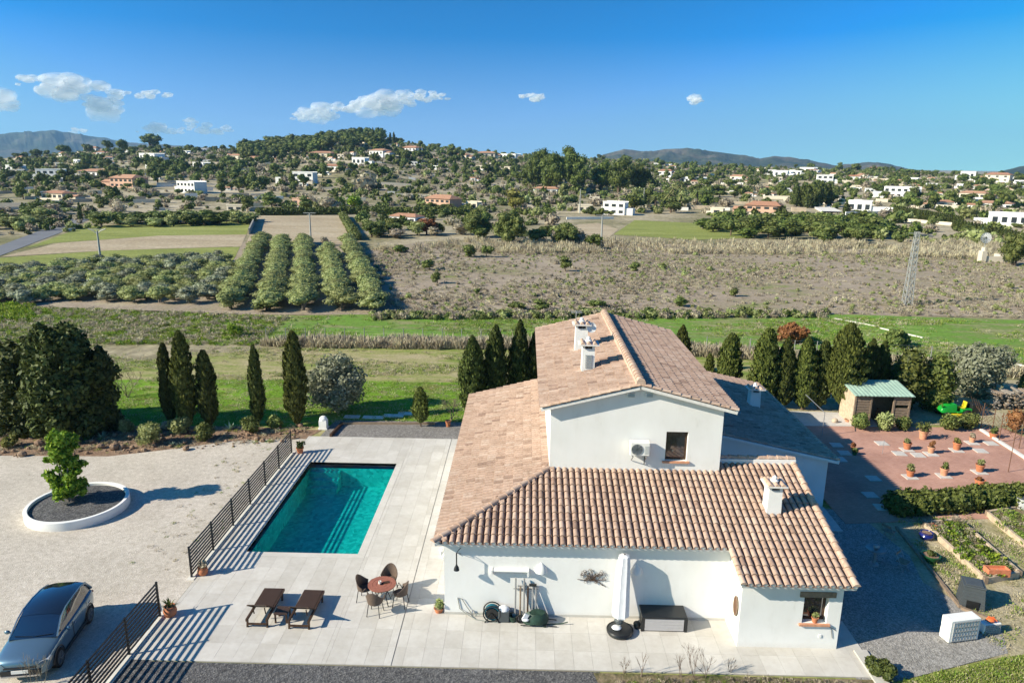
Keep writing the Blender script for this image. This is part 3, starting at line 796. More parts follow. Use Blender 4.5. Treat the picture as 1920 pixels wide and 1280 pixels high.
def tiled_roof(O, u, s, slope, poly, singles=0, eave_mortar=True, name='roof'):
    """O eave corner, u along the eave, s horizontal direction up the slope, poly in (along, up) metres"""
    O = Vector(O); u = Vector(u).normalized(); S = (Vector(s) + Vector((0, 0, slope))).normalized(); N = u.cross(S)
    if N.z < 0: N = -N
    def W(a, b, h=0): return O + u * a + S * b + N * h
    n = len(poly); m_ = MB(); P = [Vector((p[0], p[1], 0)) for p in poly]; tri = tessellate_polygon([P])
    m_.add([W(a, b, -.015) for a, b in poly] + [W(a, b, -.13) for a, b in poly],
           [tuple(t) for t in tri] + [tuple(i + n for i in t) for t in tri] + [(k, (k + 1) % n, n + (k + 1) % n, n + k) for k in range(n)])
    roof = part(name, m_, 'mortar', house, w=True)
    a0 = min(p[0] for p in poly); a1 = max(p[0] for p in poly)
    R = Matrix((u, S, N)).transposed()
    if u.cross(S).z < 0: R = Matrix((-u, S, N)).transposed()
    T = []; pan = MB(); mort = MB()
    k = 0
    while a0 + (k + .5) * TW < a1:
        a = a0 + (k + .5) * TW
        for b0, b1 in interval(poly, a):
            j = 0
            while b0 + j * TE < b1 - .12:
                bb = b0 + j * TE - (.03 if j == 0 else 0)
                T.append((W(a + random.uniform(-.006, .006), bb), random.uniform(-.02, .02))); j += 1
            if eave_mortar and b0 < .3:
                vs = [W(a + cos(pi * q / 6) * .084, b0 - .015, sin(pi * q / 6) * .07 + .035) for q in range(7)] + [W(a - .084, b0 - .015, -.02), W(a + .084, b0 - .015, -.02)]
                mort.add(vs + [v + S * .1 for v in vs], [tuple(range(9))] + [(q, (q + 1) % 9, 9 + (q + 1) % 9, 9 + q) for q in range(9)])
        a += TW / 2
        for b0, b1 in interval(poly, a):
            vs = []
            for b in (b0 - .05, b1):
                for q in range(5): vs.append(W(a + (q - 2) * .042, b, .004 + .012 * abs(q - 2) ** 2 * .6))
            pan.add(vs, [(q, q + 1, 6 + q, 5 + q) for q in range(4)])
        k += 1
    part('pan_tiles', pan, 'tile_pan', roof, w=True, kind='stuff')
    if eave_mortar and mort.v: part('eave_mortar', mort, 'plaster', roof, w=True, kind='stuff')
    T.sort(key=lambda q: (q[0] - Vector((0, 0, CAM_H))).length)
    for w, r in T[:singles]:
        o = link('roof_tile', tile_me, None, roof); o.matrix_local = Matrix.Translation(w - HL) @ (R @ Matrix.Rotation(r, 3, 'Z')).to_4x4()
    rest = T[singles:]
    Rn = np.array(R); C = np.array([tuple(w - HL) for w, _ in rest])
    V = (TVn @ Rn.T)[None] + C[:, None]; F = TFn[None] + (np.arange(len(rest)) * len(TVn))[:, None, None]
    me = npmesh('roof_tiles', V.reshape(-1, 3), F.reshape(-1, 4), ['tile_stuff'])
    me.polygons.foreach_set('use_smooth', [True] * len(me.polygons)); me.set_sharp_from_angle(angle=radians(50))
    o = link('roof_tiles', me, None, roof); o['kind'] = 'stuff'
    return roof, W
def cap_row(p0, p1, roof, r=.12, mat='tile_cap', name='ridge_tiles', lift=.05, step=.38):
    """a line of larger tiles bedded over a ridge, a hip or a verge"""
    p0 = Vector(p0); p1 = Vector(p1); L = (p1 - p0).length; d = (p1 - p0) / L; side = d.cross(Vector((0, 0, 1))).normalized(); up = side.cross(d)
    m_ = MB(); k = 0
    while k * step < L - .1:
        vs = []
        for t_, rr, l in ((k * step, r, lift + .03), (min(L, k * step + step * 1.15), r * .84, lift)):
            for q in range(8):
                a = pi * q / 7; vs.append(p0 + d * t_ + side * cos(a) * rr + up * (sin(a) * rr * .8 + l))
        m_.add(vs, [(q, q + 1, 9 + q, 8 + q) for q in range(7)] + [tuple(range(8))]); k += 1
    return part(name, m_, mat, roof, w=True, smooth=True)
cs = sqrt(1 + SL * SL)
# front slope (over the south wall and the wing)
ftop = 26.5
P_ = [(EX - EX, 0), (7.1 - EX, 0), (7.1 - EX, -(EY - 20.45) * cs), (10.74 - EX, -(EY - 20.45) * cs), (10.74 - EX, (ftop - EY) * cs), (UX1 - EX, (ftop - EY) * cs), (UX1 - EX, (UY0 - EY) * cs), (UX0 - EX, (UY0 - EY) * cs)]
roofF, WF_ = tiled_roof((EX, EY, EZ), (1, 0, 0), (0, 1, 0), SL, P_, singles=295)
# west slope
P_ = [(0, 0), (38.0 - EY, 0), (38.0 - EY, (UX0 - EX) * cs), (UY0 - EY, (UX0 - EX) * cs)]
roofW, WW_ = tiled_roof((EX, EY, EZ), (0, 1, 0), (1, 0, 0), SL, P_)
HIPT = Vector((UX0, UY0, roofz(UY0)))
cap_row((EX - .05, EY - .05, EZ), HIPT, roofF, .13, 'tile_stuff', 'hip_tiles')
cap_row((10.70, 20.42, roofz(20.42)), (10.70, ftop, roofz(ftop)), roofF, .12, name='verge_tiles')
cap_row((7.14, 20.42, roofz(20.42)), (7.14, EY, roofz(EY)), roofF, .11, name='verge_tiles', lift=.03)
m_ = MB(); m_.bar((7.66, ftop + .08, roofz(ftop) + .08), (10.78, ftop + .08, roofz(ftop) + .08), .3, .2); part('ridge_cap', m_, 'plaster', roofF, w=True)
cap_row((7.8, ftop + .08, roofz(ftop) + .14), (10.78, ftop + .08, roofz(ftop) + .14), roofF, .12)
# upper gable roof
us = (7.50 - 6.58) / (UA - .80); uc = sqrt(1 + us * us); Y0, Y1 = 25.62, 38.8
roofL, _ = tiled_roof((.72, Y0, 6.58), (0, 1, 0), (1, 0, 0), us, [(0, 0), (Y1 - Y0, 0), (Y1 - Y0, (UA - .72) * uc), (0, (UA - .72) * uc)])
roofR, _ = tiled_roof((8.1, Y0, 6.60), (0, 1, 0), (-1, 0, 0), us, [(0, 0), (Y1 - Y0, 0), (Y1 - Y0, (8.1 - UA) * uc), (0, (8.1 - UA) * uc)])
rz_ = 6.60 + us * (8.1 - UA)
m_ = MB(); m_.bar((UA, Y0, rz_ + .07), (UA, Y1, rz_ + .07), .34, .2); part('ridge_cap', m_, 'tile_cap', roofL, w=True)
cap_row((UA, Y0, rz_ + .1), (UA, Y1, rz_ + .1), roofL, .15)
for a, b in (((.72, 6.58), (UA, rz_)), ((8.1, 6.60), (UA, rz_))):
    cap_row((a[0], Y0 + .06, a[1] + .0), (b[0], Y0 + .06, b[1] + .0), roofL, .11, name='verge_tiles', lift=.02)
    cap_row((a[0], Y1 - .06, a[1] + .0), (b[0], Y1 - .06, b[1] + .0), roofL, .11, name='verge_tiles', lift=.02)
# east wing roof
sv = .213
roofE, _ = tiled_roof((14.62, 31.0, 2.42), (0, 1, 0), (-1, 0, 0), sv, [(0, 0), (12.0, 0), (12.0, 6.96 * sqrt(1 + sv * sv)), (0, 6.96 * sqrt(1 + sv * sv))])
cap_row((14.55, 31.0, 2.44), (14.55, 43.0, 2.44), roofE, .10, name='verge_tiles', lift=.03)
m_ = MB(); m_.bar((14.6, 31.0, 2.36), (7.7, 31.0, 3.83), .10, .12); part('fascia', m_, 'plaster', roofE, w=True)

# windows
def win(p0, p1, y, wall_y, label, lintel=None, deep=.2):
    w = thing('x', '', '', ((p0.x + p1.x) / 2, y, min(p0.z, p1.z))); bpy.data.objects.remove(w)
    x0, x1, z0, z1 = p0.x, p1.x, min(p0.z, p1.z), max(p0.z, p1.z)
    m_ = MB(); f = .07
    for q in ((x0, x0 + f, z0, z1), (x1 - f, x1, z0, z1), (x0 + f + .001, x1 - f - .001, z0, z0 + f), (x0 + f + .001, x1 - f - .001, z1 - f, z1)): m_.box(q[0], q[1], y, y + .07, q[2], q[3])
    wi = part('window', m_, 'brown_wood', house, w=True, label=label)
    m_ = MB(); m_.box(x0 + f, x1 - f, y + .03, y + .04, z0 + f, z1 - f); part('pane', m_, 'glass_dark', wi, w=True)
    m_ = MB(); m_.box(x0 - .1, x1 + .1, wall_y - .09, y - .002, z0 - .07, z0 - .002); part('sill', m_, 'terracotta_pale', wi, w=True)
    return wi
w1 = win(gw0, gw1, UY0 + .14, UY0, 'dark framed window high in the gable wall')
w2 = win(wl0, wl1, WF + .22, WF, 'window under a wooden lintel in the projecting wing')
l0, l1 = PY(1501, 1108, WF), PY(1567, 1119, WF)
m_ = MB(); m_.box(l0.x, l1.x, WF - .05, WF + .1, l1.z, l0.z); part('lintel', m_, 'old_wood', w2, w=True)
m_ = MB()
for k in range(2):
    v0 = PY((1175, 1210)[k], 736, UY0); v1 = PY((1191, 1225)[k], 744, UY0)
    m_ = MB(); m_.box(v0.x, v1.x, UY0 - .06, UY0 - .001, v1.z, v0.z); ve = part('wall_vent', m_, 'white_plastic', house, w=True)
    m_ = MB()
    for q in range(4): m_.box(v0.x + .05, v1.x - .03, UY0 - .075, UY0 - .061, v1.z + .02 + q * .035, v1.z + .035 + q * .035)
    part('louvre', m_, 'vent_grey', ve, w=True)
m_ = MB(); m_.box(-2.59, 7.26, WY - .012, WY - .001, .03, .14); part('skirting', m_, 'concrete', house, w=True)

def chimney(x, y, z, w, h, cap, label, slot=True, grille=False, mat='plaster'):
    m_ = MB(); hw = w / 2
    m_.add([(x - hw * 1.12, y - hw * 1.12, z - .5), (x + hw * 1.12, y - hw * 1.12, z - .5), (x + hw * 1.12, y + hw * 1.12, z - .5), (x - hw * 1.12, y + hw * 1.12, z - .5),
            (x - hw, y - hw, z + h), (x + hw, y - hw, z + h), (x + hw, y + hw, z + h), (x - hw, y + hw, z + h)], [(0, 1, 5, 4), (1, 2, 6, 5), (2, 3, 7, 6), (3, 0, 4, 7), (4, 5, 6, 7)])
    for sx in (-1, 1):
        for sy in (-1, 1): m_.box(x + sx * hw - (.1 if sx > 0 else 0), x + sx * hw + (.1 if sx < 0 else 0), y + sy * hw - (.1 if sy > 0 else 0), y + sy * hw + (.1 if sy < 0 else 0), z + h - .001, z + h + .16)
    c = part('chimney', m_, mat, house, w=True, label=label)
    m_ = MB(); m_.box(x - hw + .11, x + hw - .11, y - hw + .11, y + hw - .11, z + h, z + h + .15); part('flue', m_, 'black_plastic', c, w=True)
    m_ = MB(); m_.cbox((x, y, z + h + .185), (w + cap, w + cap * .9, .05)); part('chimney_cap', m_, 'mortar', c, w=True)
    m_ = MB()
    for k in (-1, 0, 1): m_.cyl((x + k * (w + cap) / 3.3, y - (w + cap) / 2 + .03, z + h + .215), (x + k * (w + cap) / 3.3, y + (w + cap) / 2 - .05, z + h + .235), .085, .07, 10)
    part('cap_tiles', m_, 'tile_cap', c, w=True, smooth=True)
    m_ = MB(); m_.lathe((x, y, z + h + .25), [(.12, 0), (.15, .06), (.08, .12), (.09, .18), (.02, .24)], 10); part('finial', m_, 'plaster', c, w=True, smooth=True)
    if grille:
        m_ = MB()
        for k in range(7): m_.box(x - hw * .55, x + hw * .55, y - hw * 1.12 - .02, y - hw, z + .15 + k * .085, z + .19 + k * .085)
        part('grille', m_, 'vent_grey', c, w=True)
chimney(9.05, 23.85, roofz(23.6), .48, .95, .28, 'white chimney on the front roof with a tiled cap')
chimney(2.75, 29.2, 6.58 + us * 2.05, .5, .95, .34, 'white chimney with a grille on the upper roof', grille=True)
chimney(2.72, 32.6, 6.58 + us * 2.0, .55, 1.05, .30, 'rear white chimney of the upper roof beside the dish')
d_ = ray(1415, 764); t_ = (2.42 + sv * 14.62 - CAM_H) / (d_.z + sv * d_.x); ex, ey = d_.x * t_, d_.y * t_
chimney(ex, ey + .25, vz(ex), .52, .85, .36, 'white chimney on the shaded east roof')

# ---------------------------------------------------------------- plants
def tri_fix(v, f):                                   # quads stored with a repeated corner are split off as small quads
    return v, f
def cypress_mesh(name, R, H, n, leaf, mat, seed, lean=0.0, low=.35, lumps=.16, power=.62):
    np.random.seed(seed)
    def prof(t): return R * np.clip(np.minimum((t / .22) ** .5 * 1.0, 1) * (1 - np.clip((t - .3) / .7, 0, 1) ** 2.1) ** power, .03, 1)
    t = np.random.beta(1.05, 1.15, n); th = np.random.uniform(0, 2 * pi, n)
    ph = np.random.uniform(0, 6, 6)
    lump = 1 + lumps * (np.sin(th * 3 + t * 21 + ph[0]) * np.sin(t * 33 + ph[1] + 2 * np.sin(th * 2)) + .7 * np.sin(th * 7 + ph[2] + t * 50) * .7)
    r = prof(t) * .93 * lump * (1 - .25 * np.random.random(n) ** 2) * np.where(np.random.random(n) < .08, np.random.uniform(1.05, 1.28, n), 1)
    C = np.stack([r * np.cos(th) + lean * t, r * np.sin(th), low + t * (H - low)], 1)
    N = np.stack([np.cos(th), np.sin(th), np.full(n, .25)], 1)
    T = unit(np.stack([np.cos(th) * .28, np.sin(th) * .28, np.ones(n)], 1) + np.random.normal(0, .22, (n, 3)))
    S = unit(np.cross(T, unit(N + np.random.normal(0, .5, N.shape))))
    s = leaf * np.random.uniform(.6, 1.35, (n, 1))
    q1 = quads(C, T * s, S * s * .42)
    m_ = MB(); ts = np.linspace(0, .94, 12)
    m_.lathe((0, 0, 0), [(float(prof(np.array([x]))[0]) * .66, low + x * (H - low)) for x in ts], 10, caps=False)
    v2 = np.array(m_.v); v2[:, 0] += lean * np.clip((v2[:, 2] - low) / (H - low), 0, 1)
    V, F = merge(q1, (v2, np.array(m_.f)))
    return npmesh(name, V, F, [mat])
def simple_trunk(h, r, mat='bark', r2=None):
    m_ = MB(); m_.cyl((0, 0, -.05), (0, 0, h), r, r2 or r * .7, 8); return m_
def make_tree(name, label, cat, crown, trunk, tmat, loc, rz=0, group=None, cname='crown'):
    t_ = thing(name, label, cat, loc, rz, group)
    link(cname, crown, None, t_)
    if trunk is not None: part('trunk', trunk, tmat, t_, smooth=True)
    return t_
def rnd_blobs(n, rx, ry, z0, z1, r0, r1, seed, hollow=.35):
    rs = np.random.RandomState(seed); C = []; R = []
    for _ in range(n):
        d = rs.normal(0, 1, 3); d /= np.linalg.norm(d); q = hollow + (1 - hollow) * rs.random_sample()
        C.append((d[0] * rx * q, d[1] * ry * q, (z0 + z1) / 2 + d[2] * (z1 - z0) / 2 * q)); R.append(rs.uniform(r0, r1))
    return C, R
def crown_mesh(name, C, R, n, leaf, mat, seed, aspect=1.6, jit=.6, core=.7, flat=.9, fill=.25, trunk=None, tmat='bark'):
    np.random.seed(seed)
    parts_ = [blob_leaves(C, R, n, leaf, aspect, jit, fill, flat)]
    if core: 
        v, f = core_blobs(C, R, core, flat); parts_.append((v, np.array(f)))
    nc = sum(len(p[1]) for p in parts_)
    mats = [mat]
    if trunk is not None:
        v = np.array(trunk.v); f = np.array([q for q in trunk.f if len(q) == 4]); parts_.append((v, f)); mats.append(tmat)
    V, F = merge(*parts_)
    mi = np.zeros(len(F), int); mi[nc:] = 1
    return npmesh(name, V, F, mats, mi)

# cypresses: (px centre, base py, top py, px width, label, light?)
def size_at(p, px_w): return px_w * (CR.transposed() @ (Vector(p) - Vector((0, 0, CAM_H)))).z * -1 / FPX
cyp = [
 (14, 790, 628, 46, 'dark cypress cut by the left edge behind the big leafy mass', 0),
 (322, 798, 644, 32, 'slim dark cypress, leftmost of the close trio behind the drive', 0),
 (352, 805, 622, 44, 'tall middle cypress of the close trio behind the drive', 1),
 (394, 803, 658, 40, 'shorter conical cypress, rightmost of the close trio', 0),
 (486, 797, 648, 30, 'slim cypress standing alone on the green lawn left of the pool gate', 0),
 (558, 799, 621, 45, 'tall broad light green cypress beside the round olive tree', 1),
 (886, 782, 630, 50, 'dark cypress at the left end of the row behind the villa', 0),
 (928, 775, 610, 46, 'second dark cypress of the row behind the left roof', 0),
 (972, 770, 600, 42, 'tallest cypress of the row behind the left roof', 0),
 (1000, 768, 622, 34, 'dark cypress half hidden by the upper roof', 0),
 (1276, 700, 610, 32, 'cypress tip peeping over the right slope of the upper roof', 1),
 (1327, 720, 664, 18, 'small cypress between the upper roof and the east roof', 1),
 (1362, 745, 626, 42, 'light conical cypress behind the east roof ridge', 1),
 (1427, 762, 617, 52, 'broad cypress behind the white chimney of the east roof', 1),
 (1466, 765, 634, 42, 'second cypress right of the east roof chimney', 0),
 (1504, 768, 632, 44, 'dense cypress between the east roof and the shed', 1),
 (1534, 768, 640, 34, 'dark narrow cypress in the shaded gap left of the shed', 0),
 (1577, 775, 606, 66, 'tallest broad cypress left of the garden shed', 1),
 (1622, 762, 636, 40, 'dark cypress right behind the garden shed roof', 0),
 (1645, 760, 640, 30, 'narrow dark cypress beside the garden shed roof', 0),
]
for i, (px, by, ty, pw, lab, lt) in enumerate(cyp):
    g = G(px, by); R = size_at(g, pw) / 2 * (.88 if i < 6 else 1.0); H = PY(px, ty, g.y).z
    n = int(5200 * max(.5, R * H / 2.6))
    low = .25 if i != 17 else .7
    cm = cypress_mesh('cypress_crown', R, H, n, .12, 'leaf_cypress_light' if lt else 'leaf_cypress', 100 + i, lean=random.uniform(-.08, .08), low=low, lumps=.20 + .10 * random.random(), power=random.uniform(.5, .85))
    make_tree('cypress_tree', lab, 'cypress', cm, simple_trunk(1.2, max(.07, R * .16)), 'bark', (g.x, g.y, 0), random.uniform(0, 6), 'cypresses round the villa')
# the dark leafy mass at the left: bushy conifers
def bushy(px, by, ty, pw, lab, mat='leaf_cypress', n=9000, leaf=.17, seed=1, cat='tree', name='conifer_tree', blobs=34, depth=.8, trunk_h=1.0, br=(.16, .30), tm='bark', group=None, z0=.1, core=.72):
    g = G(px, by); R = size_at(g, pw) / 2; H = PY(px, ty, g.y).z
    C, RR = rnd_blobs(blobs, R * .80, R * depth * .85, z0, H * .88, H * br[0] * .8, H * br[1] * .8, seed, .3)
    cm = crown_mesh('crown', C, RR, n, leaf, mat, seed, core=core)
    return make_tree(name, lab, cat, cm, simple_trunk(trunk_h, R * .08), tm, (g.x, g.y, 0), 0, group)
def plumed(px, by, ty, pw, lab, seed, plumes, group):
    """a bushy conifer: many upright pointed plumes of different heights round one stem"""
    g = G(px, by); R = size_at(g, pw) / 2; H = PY(px, ty, g.y).z; q = random.Random(seed); P_ = []
    for k in range(plumes):
        a = k * 2.4 + q.uniform(-.3, .3); rr = R * .78 * sqrt((k + .3) / plumes); h = H * (1 - .42 * (rr / R) ** 1.6) * q.uniform(.84, 1.0); w_ = R * q.uniform(.32, .48)
        me = cypress_mesh('plume', w_, h, int(900 * w_ * h / 1.6) + 500, .17, 'leaf_cypress', seed * 50 + k, lean=0, low=.1, lumps=.34, power=.8)
        n_ = len(me.vertices); v = np.zeros(n_ * 3); me.vertices.foreach_get('co', v); v = v.reshape(-1, 3); t_ = np.clip(v[:, 2] / h, 0, 1) ** 1.5
        v[:, 0] += cos(a) * rr * (.72 + .28 * t_) ; v[:, 1] += sin(a) * rr * (.72 + .28 * t_)
        f = np.array([tuple(p.vertices) for p in me.polygons]); bpy.data.meshes.remove(me); P_.append((v, f))
    V, F = merge(*P_)
    return make_tree('conifer_tree', lab, 'tree', npmesh('crown', V, F, ['leaf_cypress']), simple_trunk(1.0, R * .08), 'bark', (g.x, g.y, 0), 0, group)
def shaggy(px, by, ty, pw, lab, seed, n, blobs):
    g = G(px, by); R = size_at(g, pw) / 2; H = PY(px, ty, g.y).z; q = random.Random(seed); C = []; RR = []
    for k in range(blobs):
        z = q.random() ** .85; a = q.uniform(0, 6.28); rmax = R * (.98 if z < .55 else .98 * (1 - ((z - .55) / .5) ** 2) ** .5); rr = rmax * sqrt(q.uniform(.2, 1)) * .84
        C.append((cos(a) * rr, sin(a) * rr, .25 + z * (H - .7))); RR.append(q.uniform(.26, .50))
        if q.random() < .45: C.append((cos(a) * rr * 1.04, sin(a) * rr * 1.04, .25 + z * (H - .7) + RR[-1] * 1.1)); RR.append(RR[-1] * .5)
    core = MB()
    core.lathe((0, 0, 0), [(R * .42, .1), (R * .5, H * .3), (R * .44, H * .6), (R * .12, H * .8)], 12, caps=False)
    np.random.seed(seed); L = blob_leaves(C, RR, n, .17, 1.9, .75, .5, 1.15); V, F = merge(L, (np.array(core.v), np.array(core.f)))
    return make_tree('conifer_tree', lab, 'tree', npmesh('crown', V, F, ['leaf_cypress']), simple_trunk(1.0, R * .08), 'bark', (g.x, g.y, 0), 0, 'bushy conifers at the left')
shaggy(58, 804, 636, 112, 'dark bushy conifer left of the widest one at the drive edge', 3, 20000, 200)
shaggy(128, 815, 610, 138, 'widest and tallest dark bushy conifer at the left of the lawn', 4, 30000, 300)
shaggy(198, 806, 650, 56, 'smaller dark conifer at the right side of the bushy group', 6, 8000, 80)
# olives and other round trees near the villa
bushy(631, 772, 662, 104, 'round grey green olive tree between the tall cypress and the villa', 'leaf_olive_grey', 11000, .13, 11, 'olive tree', 'olive_tree', 30, .9, .8, (.16, .28), 'bark_grey', None, .35, .6)
bushy(1828, 742, 630, 100, 'large grey green olive tree behind the lawn tractor', 'leaf_olive_grey', 11000, .15, 12, 'olive tree', 'olive_tree', 30, .9, .8, (.16, .28), 'bark_grey', None, .5, .6)
bushy(1698, 765, 655, 74, 'bushy conifer behind the right end of the shed', 'leaf_cypress_light', 7000, .15, 13, group='bushy conifers behind the shed')
bushy(1752, 768, 655, 62, 'bushy conifer left of the lawn tractor', 'leaf_cypress_light', 7000, .15, 14, group='bushy conifers behind the shed')
bushy(1680, 650, 615, 60, 'low dark green bush beyond the shed trees', 'leaf_bush', 3000, .2, 15, 'bush', 'bush')
bushy(1485, 642, 603, 95, 'rust coloured bare bush behind the row of cypresses', 'leaf_russet', 3500, .2, 16, 'bush', 'bush', core=0)
bushy(1925, 745, 690, 26, 'cypress like bush at the right edge', 'leaf_bush', 2000, .12, 17, 'bush', 'bush')
# small ball shaped cypress in the gravel bed
g = G(789, 800); H = PY(789, 727, g.y).z; R = size_at(g, 30) / 2
cm = cypress_mesh('shrub_crown', R, H, 2600, .10, 'leaf_cypress_light', 60, low=.35)
make_tree('clipped_cypress', 'small egg shaped clipped cypress in the grey gravel bed behind the pool', 'shrub', cm, simple_trunk(.6, .05), 'bark', (g.x, g.y, 0))
# bare little trees
def bare_tree(name, label, g, H, spread, seed, mat='twig', depth=4, r0=.035, group=None, cat='bare tree'):
    rs = random.Random(seed); m_ = MB()
    def grow(p, d, L, r, k):
        pts = [p]; q = p.copy()
        for _ in range(3):
            d = (d + Vector((rs.uniform(-.2, .2), rs.uniform(-.2, .2), rs.uniform(-.05, .15)))).normalized(); q = q + d * L / 3; pts.append(q.copy())
        m_.tube(pts, [r, r * .85, r * .7, r * .55], 4)
        if k > 0:
            for _ in range(rs.choice((2, 3, 3))):
                nd = (d + Vector((rs.uniform(-1, 1), rs.uniform(-1, 1), rs.uniform(-.1, .6))) * spread).normalized()
                grow(q.copy(), nd, L * rs.uniform(.6, .85), r * .6, k - 1)
    for _ in range(3): grow(Vector((rs.uniform(-.05, .05), rs.uniform(-.05, .05), 0)), Vector((rs.uniform(-.3, .3), rs.uniform(-.3, .3), 1)).normalized(), H * .33, r0, depth)
    return single(name, m_, mat, label, cat, g, group)
bare_tree('bare_tree', 'small leafless tree beside the villa roof behind the gravel bed', G(847, 788), 1.5, .8, 3)
bare_tree('bare_tree', 'leafless grey branches between the dark conifers and the trio of cypresses', G(240, 745), 2.2, .8, 5, 'twig', 4)
# agaves and low shrubs in the soil bed
def agave(px, py, s, label, seed, mat='agave', group='agaves in the soil bed'):
    rs = random.Random(seed); g = G(px, py); m_ = MB()
    for k in range(22):
        a = rs.uniform(0, 2 * pi); e = rs.uniform(.25, 1.3); L = s * rs.uniform(.7, 1.1)
        d = Vector((cos(a) * cos(e), sin(a) * cos(e), sin(e))); sd = Vector((-sin(a), cos(a), 0)) * s * .09
        p1 = d * L * .5; p2 = d * L + Vector((0, 0, -L * .12))
        m_.add([-sd * .8, sd * .8, p1 + sd, p1 - sd, p2, p1 + Vector((0, 0, -.03 * s))], [(0, 1, 2, 3), (3, 2, 4), (0, 3, 5), (1, 5, 2), (3, 4, 5), (2, 5, 4), (0, 5, 1)])
    t_ = thing('agave', label, 'agave', g, 0, group)
    o = part('leaves', m_, mat, t_)
    return t_
agave(191, 822, .55, 'green agave left of the first grey shrub in the soil bed', 1)
agave(432, 806, .6, 'pale agave between the trio of cypresses and the lone slim cypress', 2)
agave(323, 836, .35, 'small agave near the gravel edge under the trio of cypresses', 3)
def shrub(px, py, wpx, hpx, label, mat, seed, n=1500, leaf=.09, group=None, cat='shrub', core=.55, z=0, name='shrub', aspect=1.6):
    g = G(px, py, z); R = size_at(g, wpx) / 2; H = PY(px, py - hpx, g.y).z - z
    C, RR = rnd_blobs(12, R * .65, R * .65, H * .2, H * .85, H * .2, H * .36, seed, .3)
    t_ = thing(name, label, cat, g, 0, group); link('foliage', crown_mesh('foliage', C, RR, n, leaf, mat, seed, core=core, aspect=aspect), None, t_)
    m_ = MB()
    for k in range(4): m_.cyl((0, 0, -.02), (cos(k * 1.6) * R * .4, sin(k * 1.6) * R * .4, H * .5), .02, .01, 5)
    part('stem', m_, 'bark', t_)
    return t_
sb = [(237, 812, 32, 26, 'leaf_olive', 'grey shrub right of the dark conifers in the soil bed'), (280, 834, 46, 42, 'leaf_olive', 'feathery grey green shrub nearest the drive, left of the trio of cypresses'),
      (342, 812, 46, 34, 'leaf_olive', 'grey green shrub at the foot of the middle cypress'), (385, 825, 40, 32, 'leaf_bush', 'low olive coloured shrub at the foot of the conical cypress'),
      (470, 812, 46, 28, 'leaf_bush', 'weedy shrub between the agave and the lone slim cypress'), (516, 802, 40, 22, 'leaf_bush', 'low dry shrub left of the broad cypress'),
      (20, 838, 34, 20, 'leaf_yellow', 'small yellowish plant near the left edge of the soil bed'), (165, 822, 24, 22, 'leaf_yellow', 'yellow green plant beside the leafy planter tree'), (110, 812, 50, 22, 'leaf_bush', 'low shrub at the foot of the widest conifer'),
      (438, 632, 46, 26, 'leaf_bright', 'bright green weed clump beyond the lawn')]
for i, (px, py, w_, h_, mt, lb) in enumerate(sb): shrub(px, py, w_, h_, lb, mt, 200 + i, group='shrubs in the soil bed' if i < 9 else None)
# dry tufts and stones of the soil bed
class GN: pass
def scatter(name, pts, scl, protos, label=None, cat=None, rotz=True):
    """one object: copies of a few small clumps standing on many points (geometry nodes)"""
    pts = np.asarray(pts, np.float32); n = len(pts)
    me = bpy.data.meshes.new(name); me.vertices.add(n); me.vertices.foreach_set('co', pts.ravel())
    a = me.attributes.new('scl', 'FLOAT', 'POINT'); a.data.foreach_set('value', np.asarray(scl, np.float32))
    r = me.attributes.new('rot', 'FLOAT_VECTOR', 'POINT'); rr = np.zeros((n, 3), np.float32); rr[:, 2] = np.random.uniform(0, 6.28, n); r.data.foreach_set('vector', rr.ravel())
    o = bpy.data.objects.new(name, me); COL.objects.link(o); o['kind'] = 'stuff'
    if label: o['label'] = label
    if cat: o['category'] = cat
    c = bpy.data.collections.new(name + '_kinds')
    for k, p in enumerate(protos):
        c.objects.link(bpy.data.objects.new(name + '_clump', p))
    ng = bpy.data.node_groups.new(name, 'GeometryNodeTree')
    ng.interface.new_socket('Geometry', in_out='INPUT', socket_type='NodeSocketGeometry'); ng.interface.new_socket('Geometry', in_out='OUTPUT', socket_type='NodeSocketGeometry')
    N = ng.nodes; i_ = N.new('NodeGroupInput'); o_ = N.new('NodeGroupOutput'); ip = N.new('GeometryNodeInstanceOnPoints'); ci = N.new('GeometryNodeCollectionInfo')
    ci.inputs[0].default_value = c; ci.inputs[1].default_value = True; ci.inputs[2].default_value = True
    s_ = N.new('GeometryNodeInputNamedAttribute'); s_.data_type = 'FLOAT'; s_.inputs[0].default_value = 'scl'
    r_ = N.new('GeometryNodeInputNamedAttribute'); r_.data_type = 'FLOAT_VECTOR'; r_.inputs[0].default_value = 'rot'
    L = ng.links.new
    L(i_.outputs[0], ip.inputs['Points']); L(ci.outputs[0], ip.inputs['Instance']); ip.inputs['Pick Instance'].default_value = True
    L(s_.outputs[0], ip.inputs['Scale']); L(r_.outputs[0], ip.inputs['Rotation']); L(ip.outputs[0], o_.inputs[0])
    md = o.modifiers.new('scatter', 'NODES'); md.node_group = ng
    return o
def clump(name, mat, n, R, H, leaf, seed, up=.8, aspect=3.5, core=0):
    """a unit clump of blades or twigs"""
    np.random.seed(seed)
    th = np.random.uniform(0, 2 * pi, n); r = R * np.sqrt(np.random.random(n)); h = H * np.random.random(n) ** .8 * (1 - (r / R) ** 2 * .6)
    C = np.stack([r * np.cos(th), r * np.sin(th), h], 1)
    T = unit(np.stack([np.cos(th) * .5, np.sin(th) * .5, np.full(n, up)], 1) + np.random.normal(0, .3, (n, 3)))
    S = unit(np.cross(T, np.random.normal(0, 1, (n, 3))))
    s = leaf * np.random.uniform(.6, 1.4, (n, 1))
    V, F = quads(C, T * s, S * s / aspect)
    return npmesh(name, V, F, [mat])
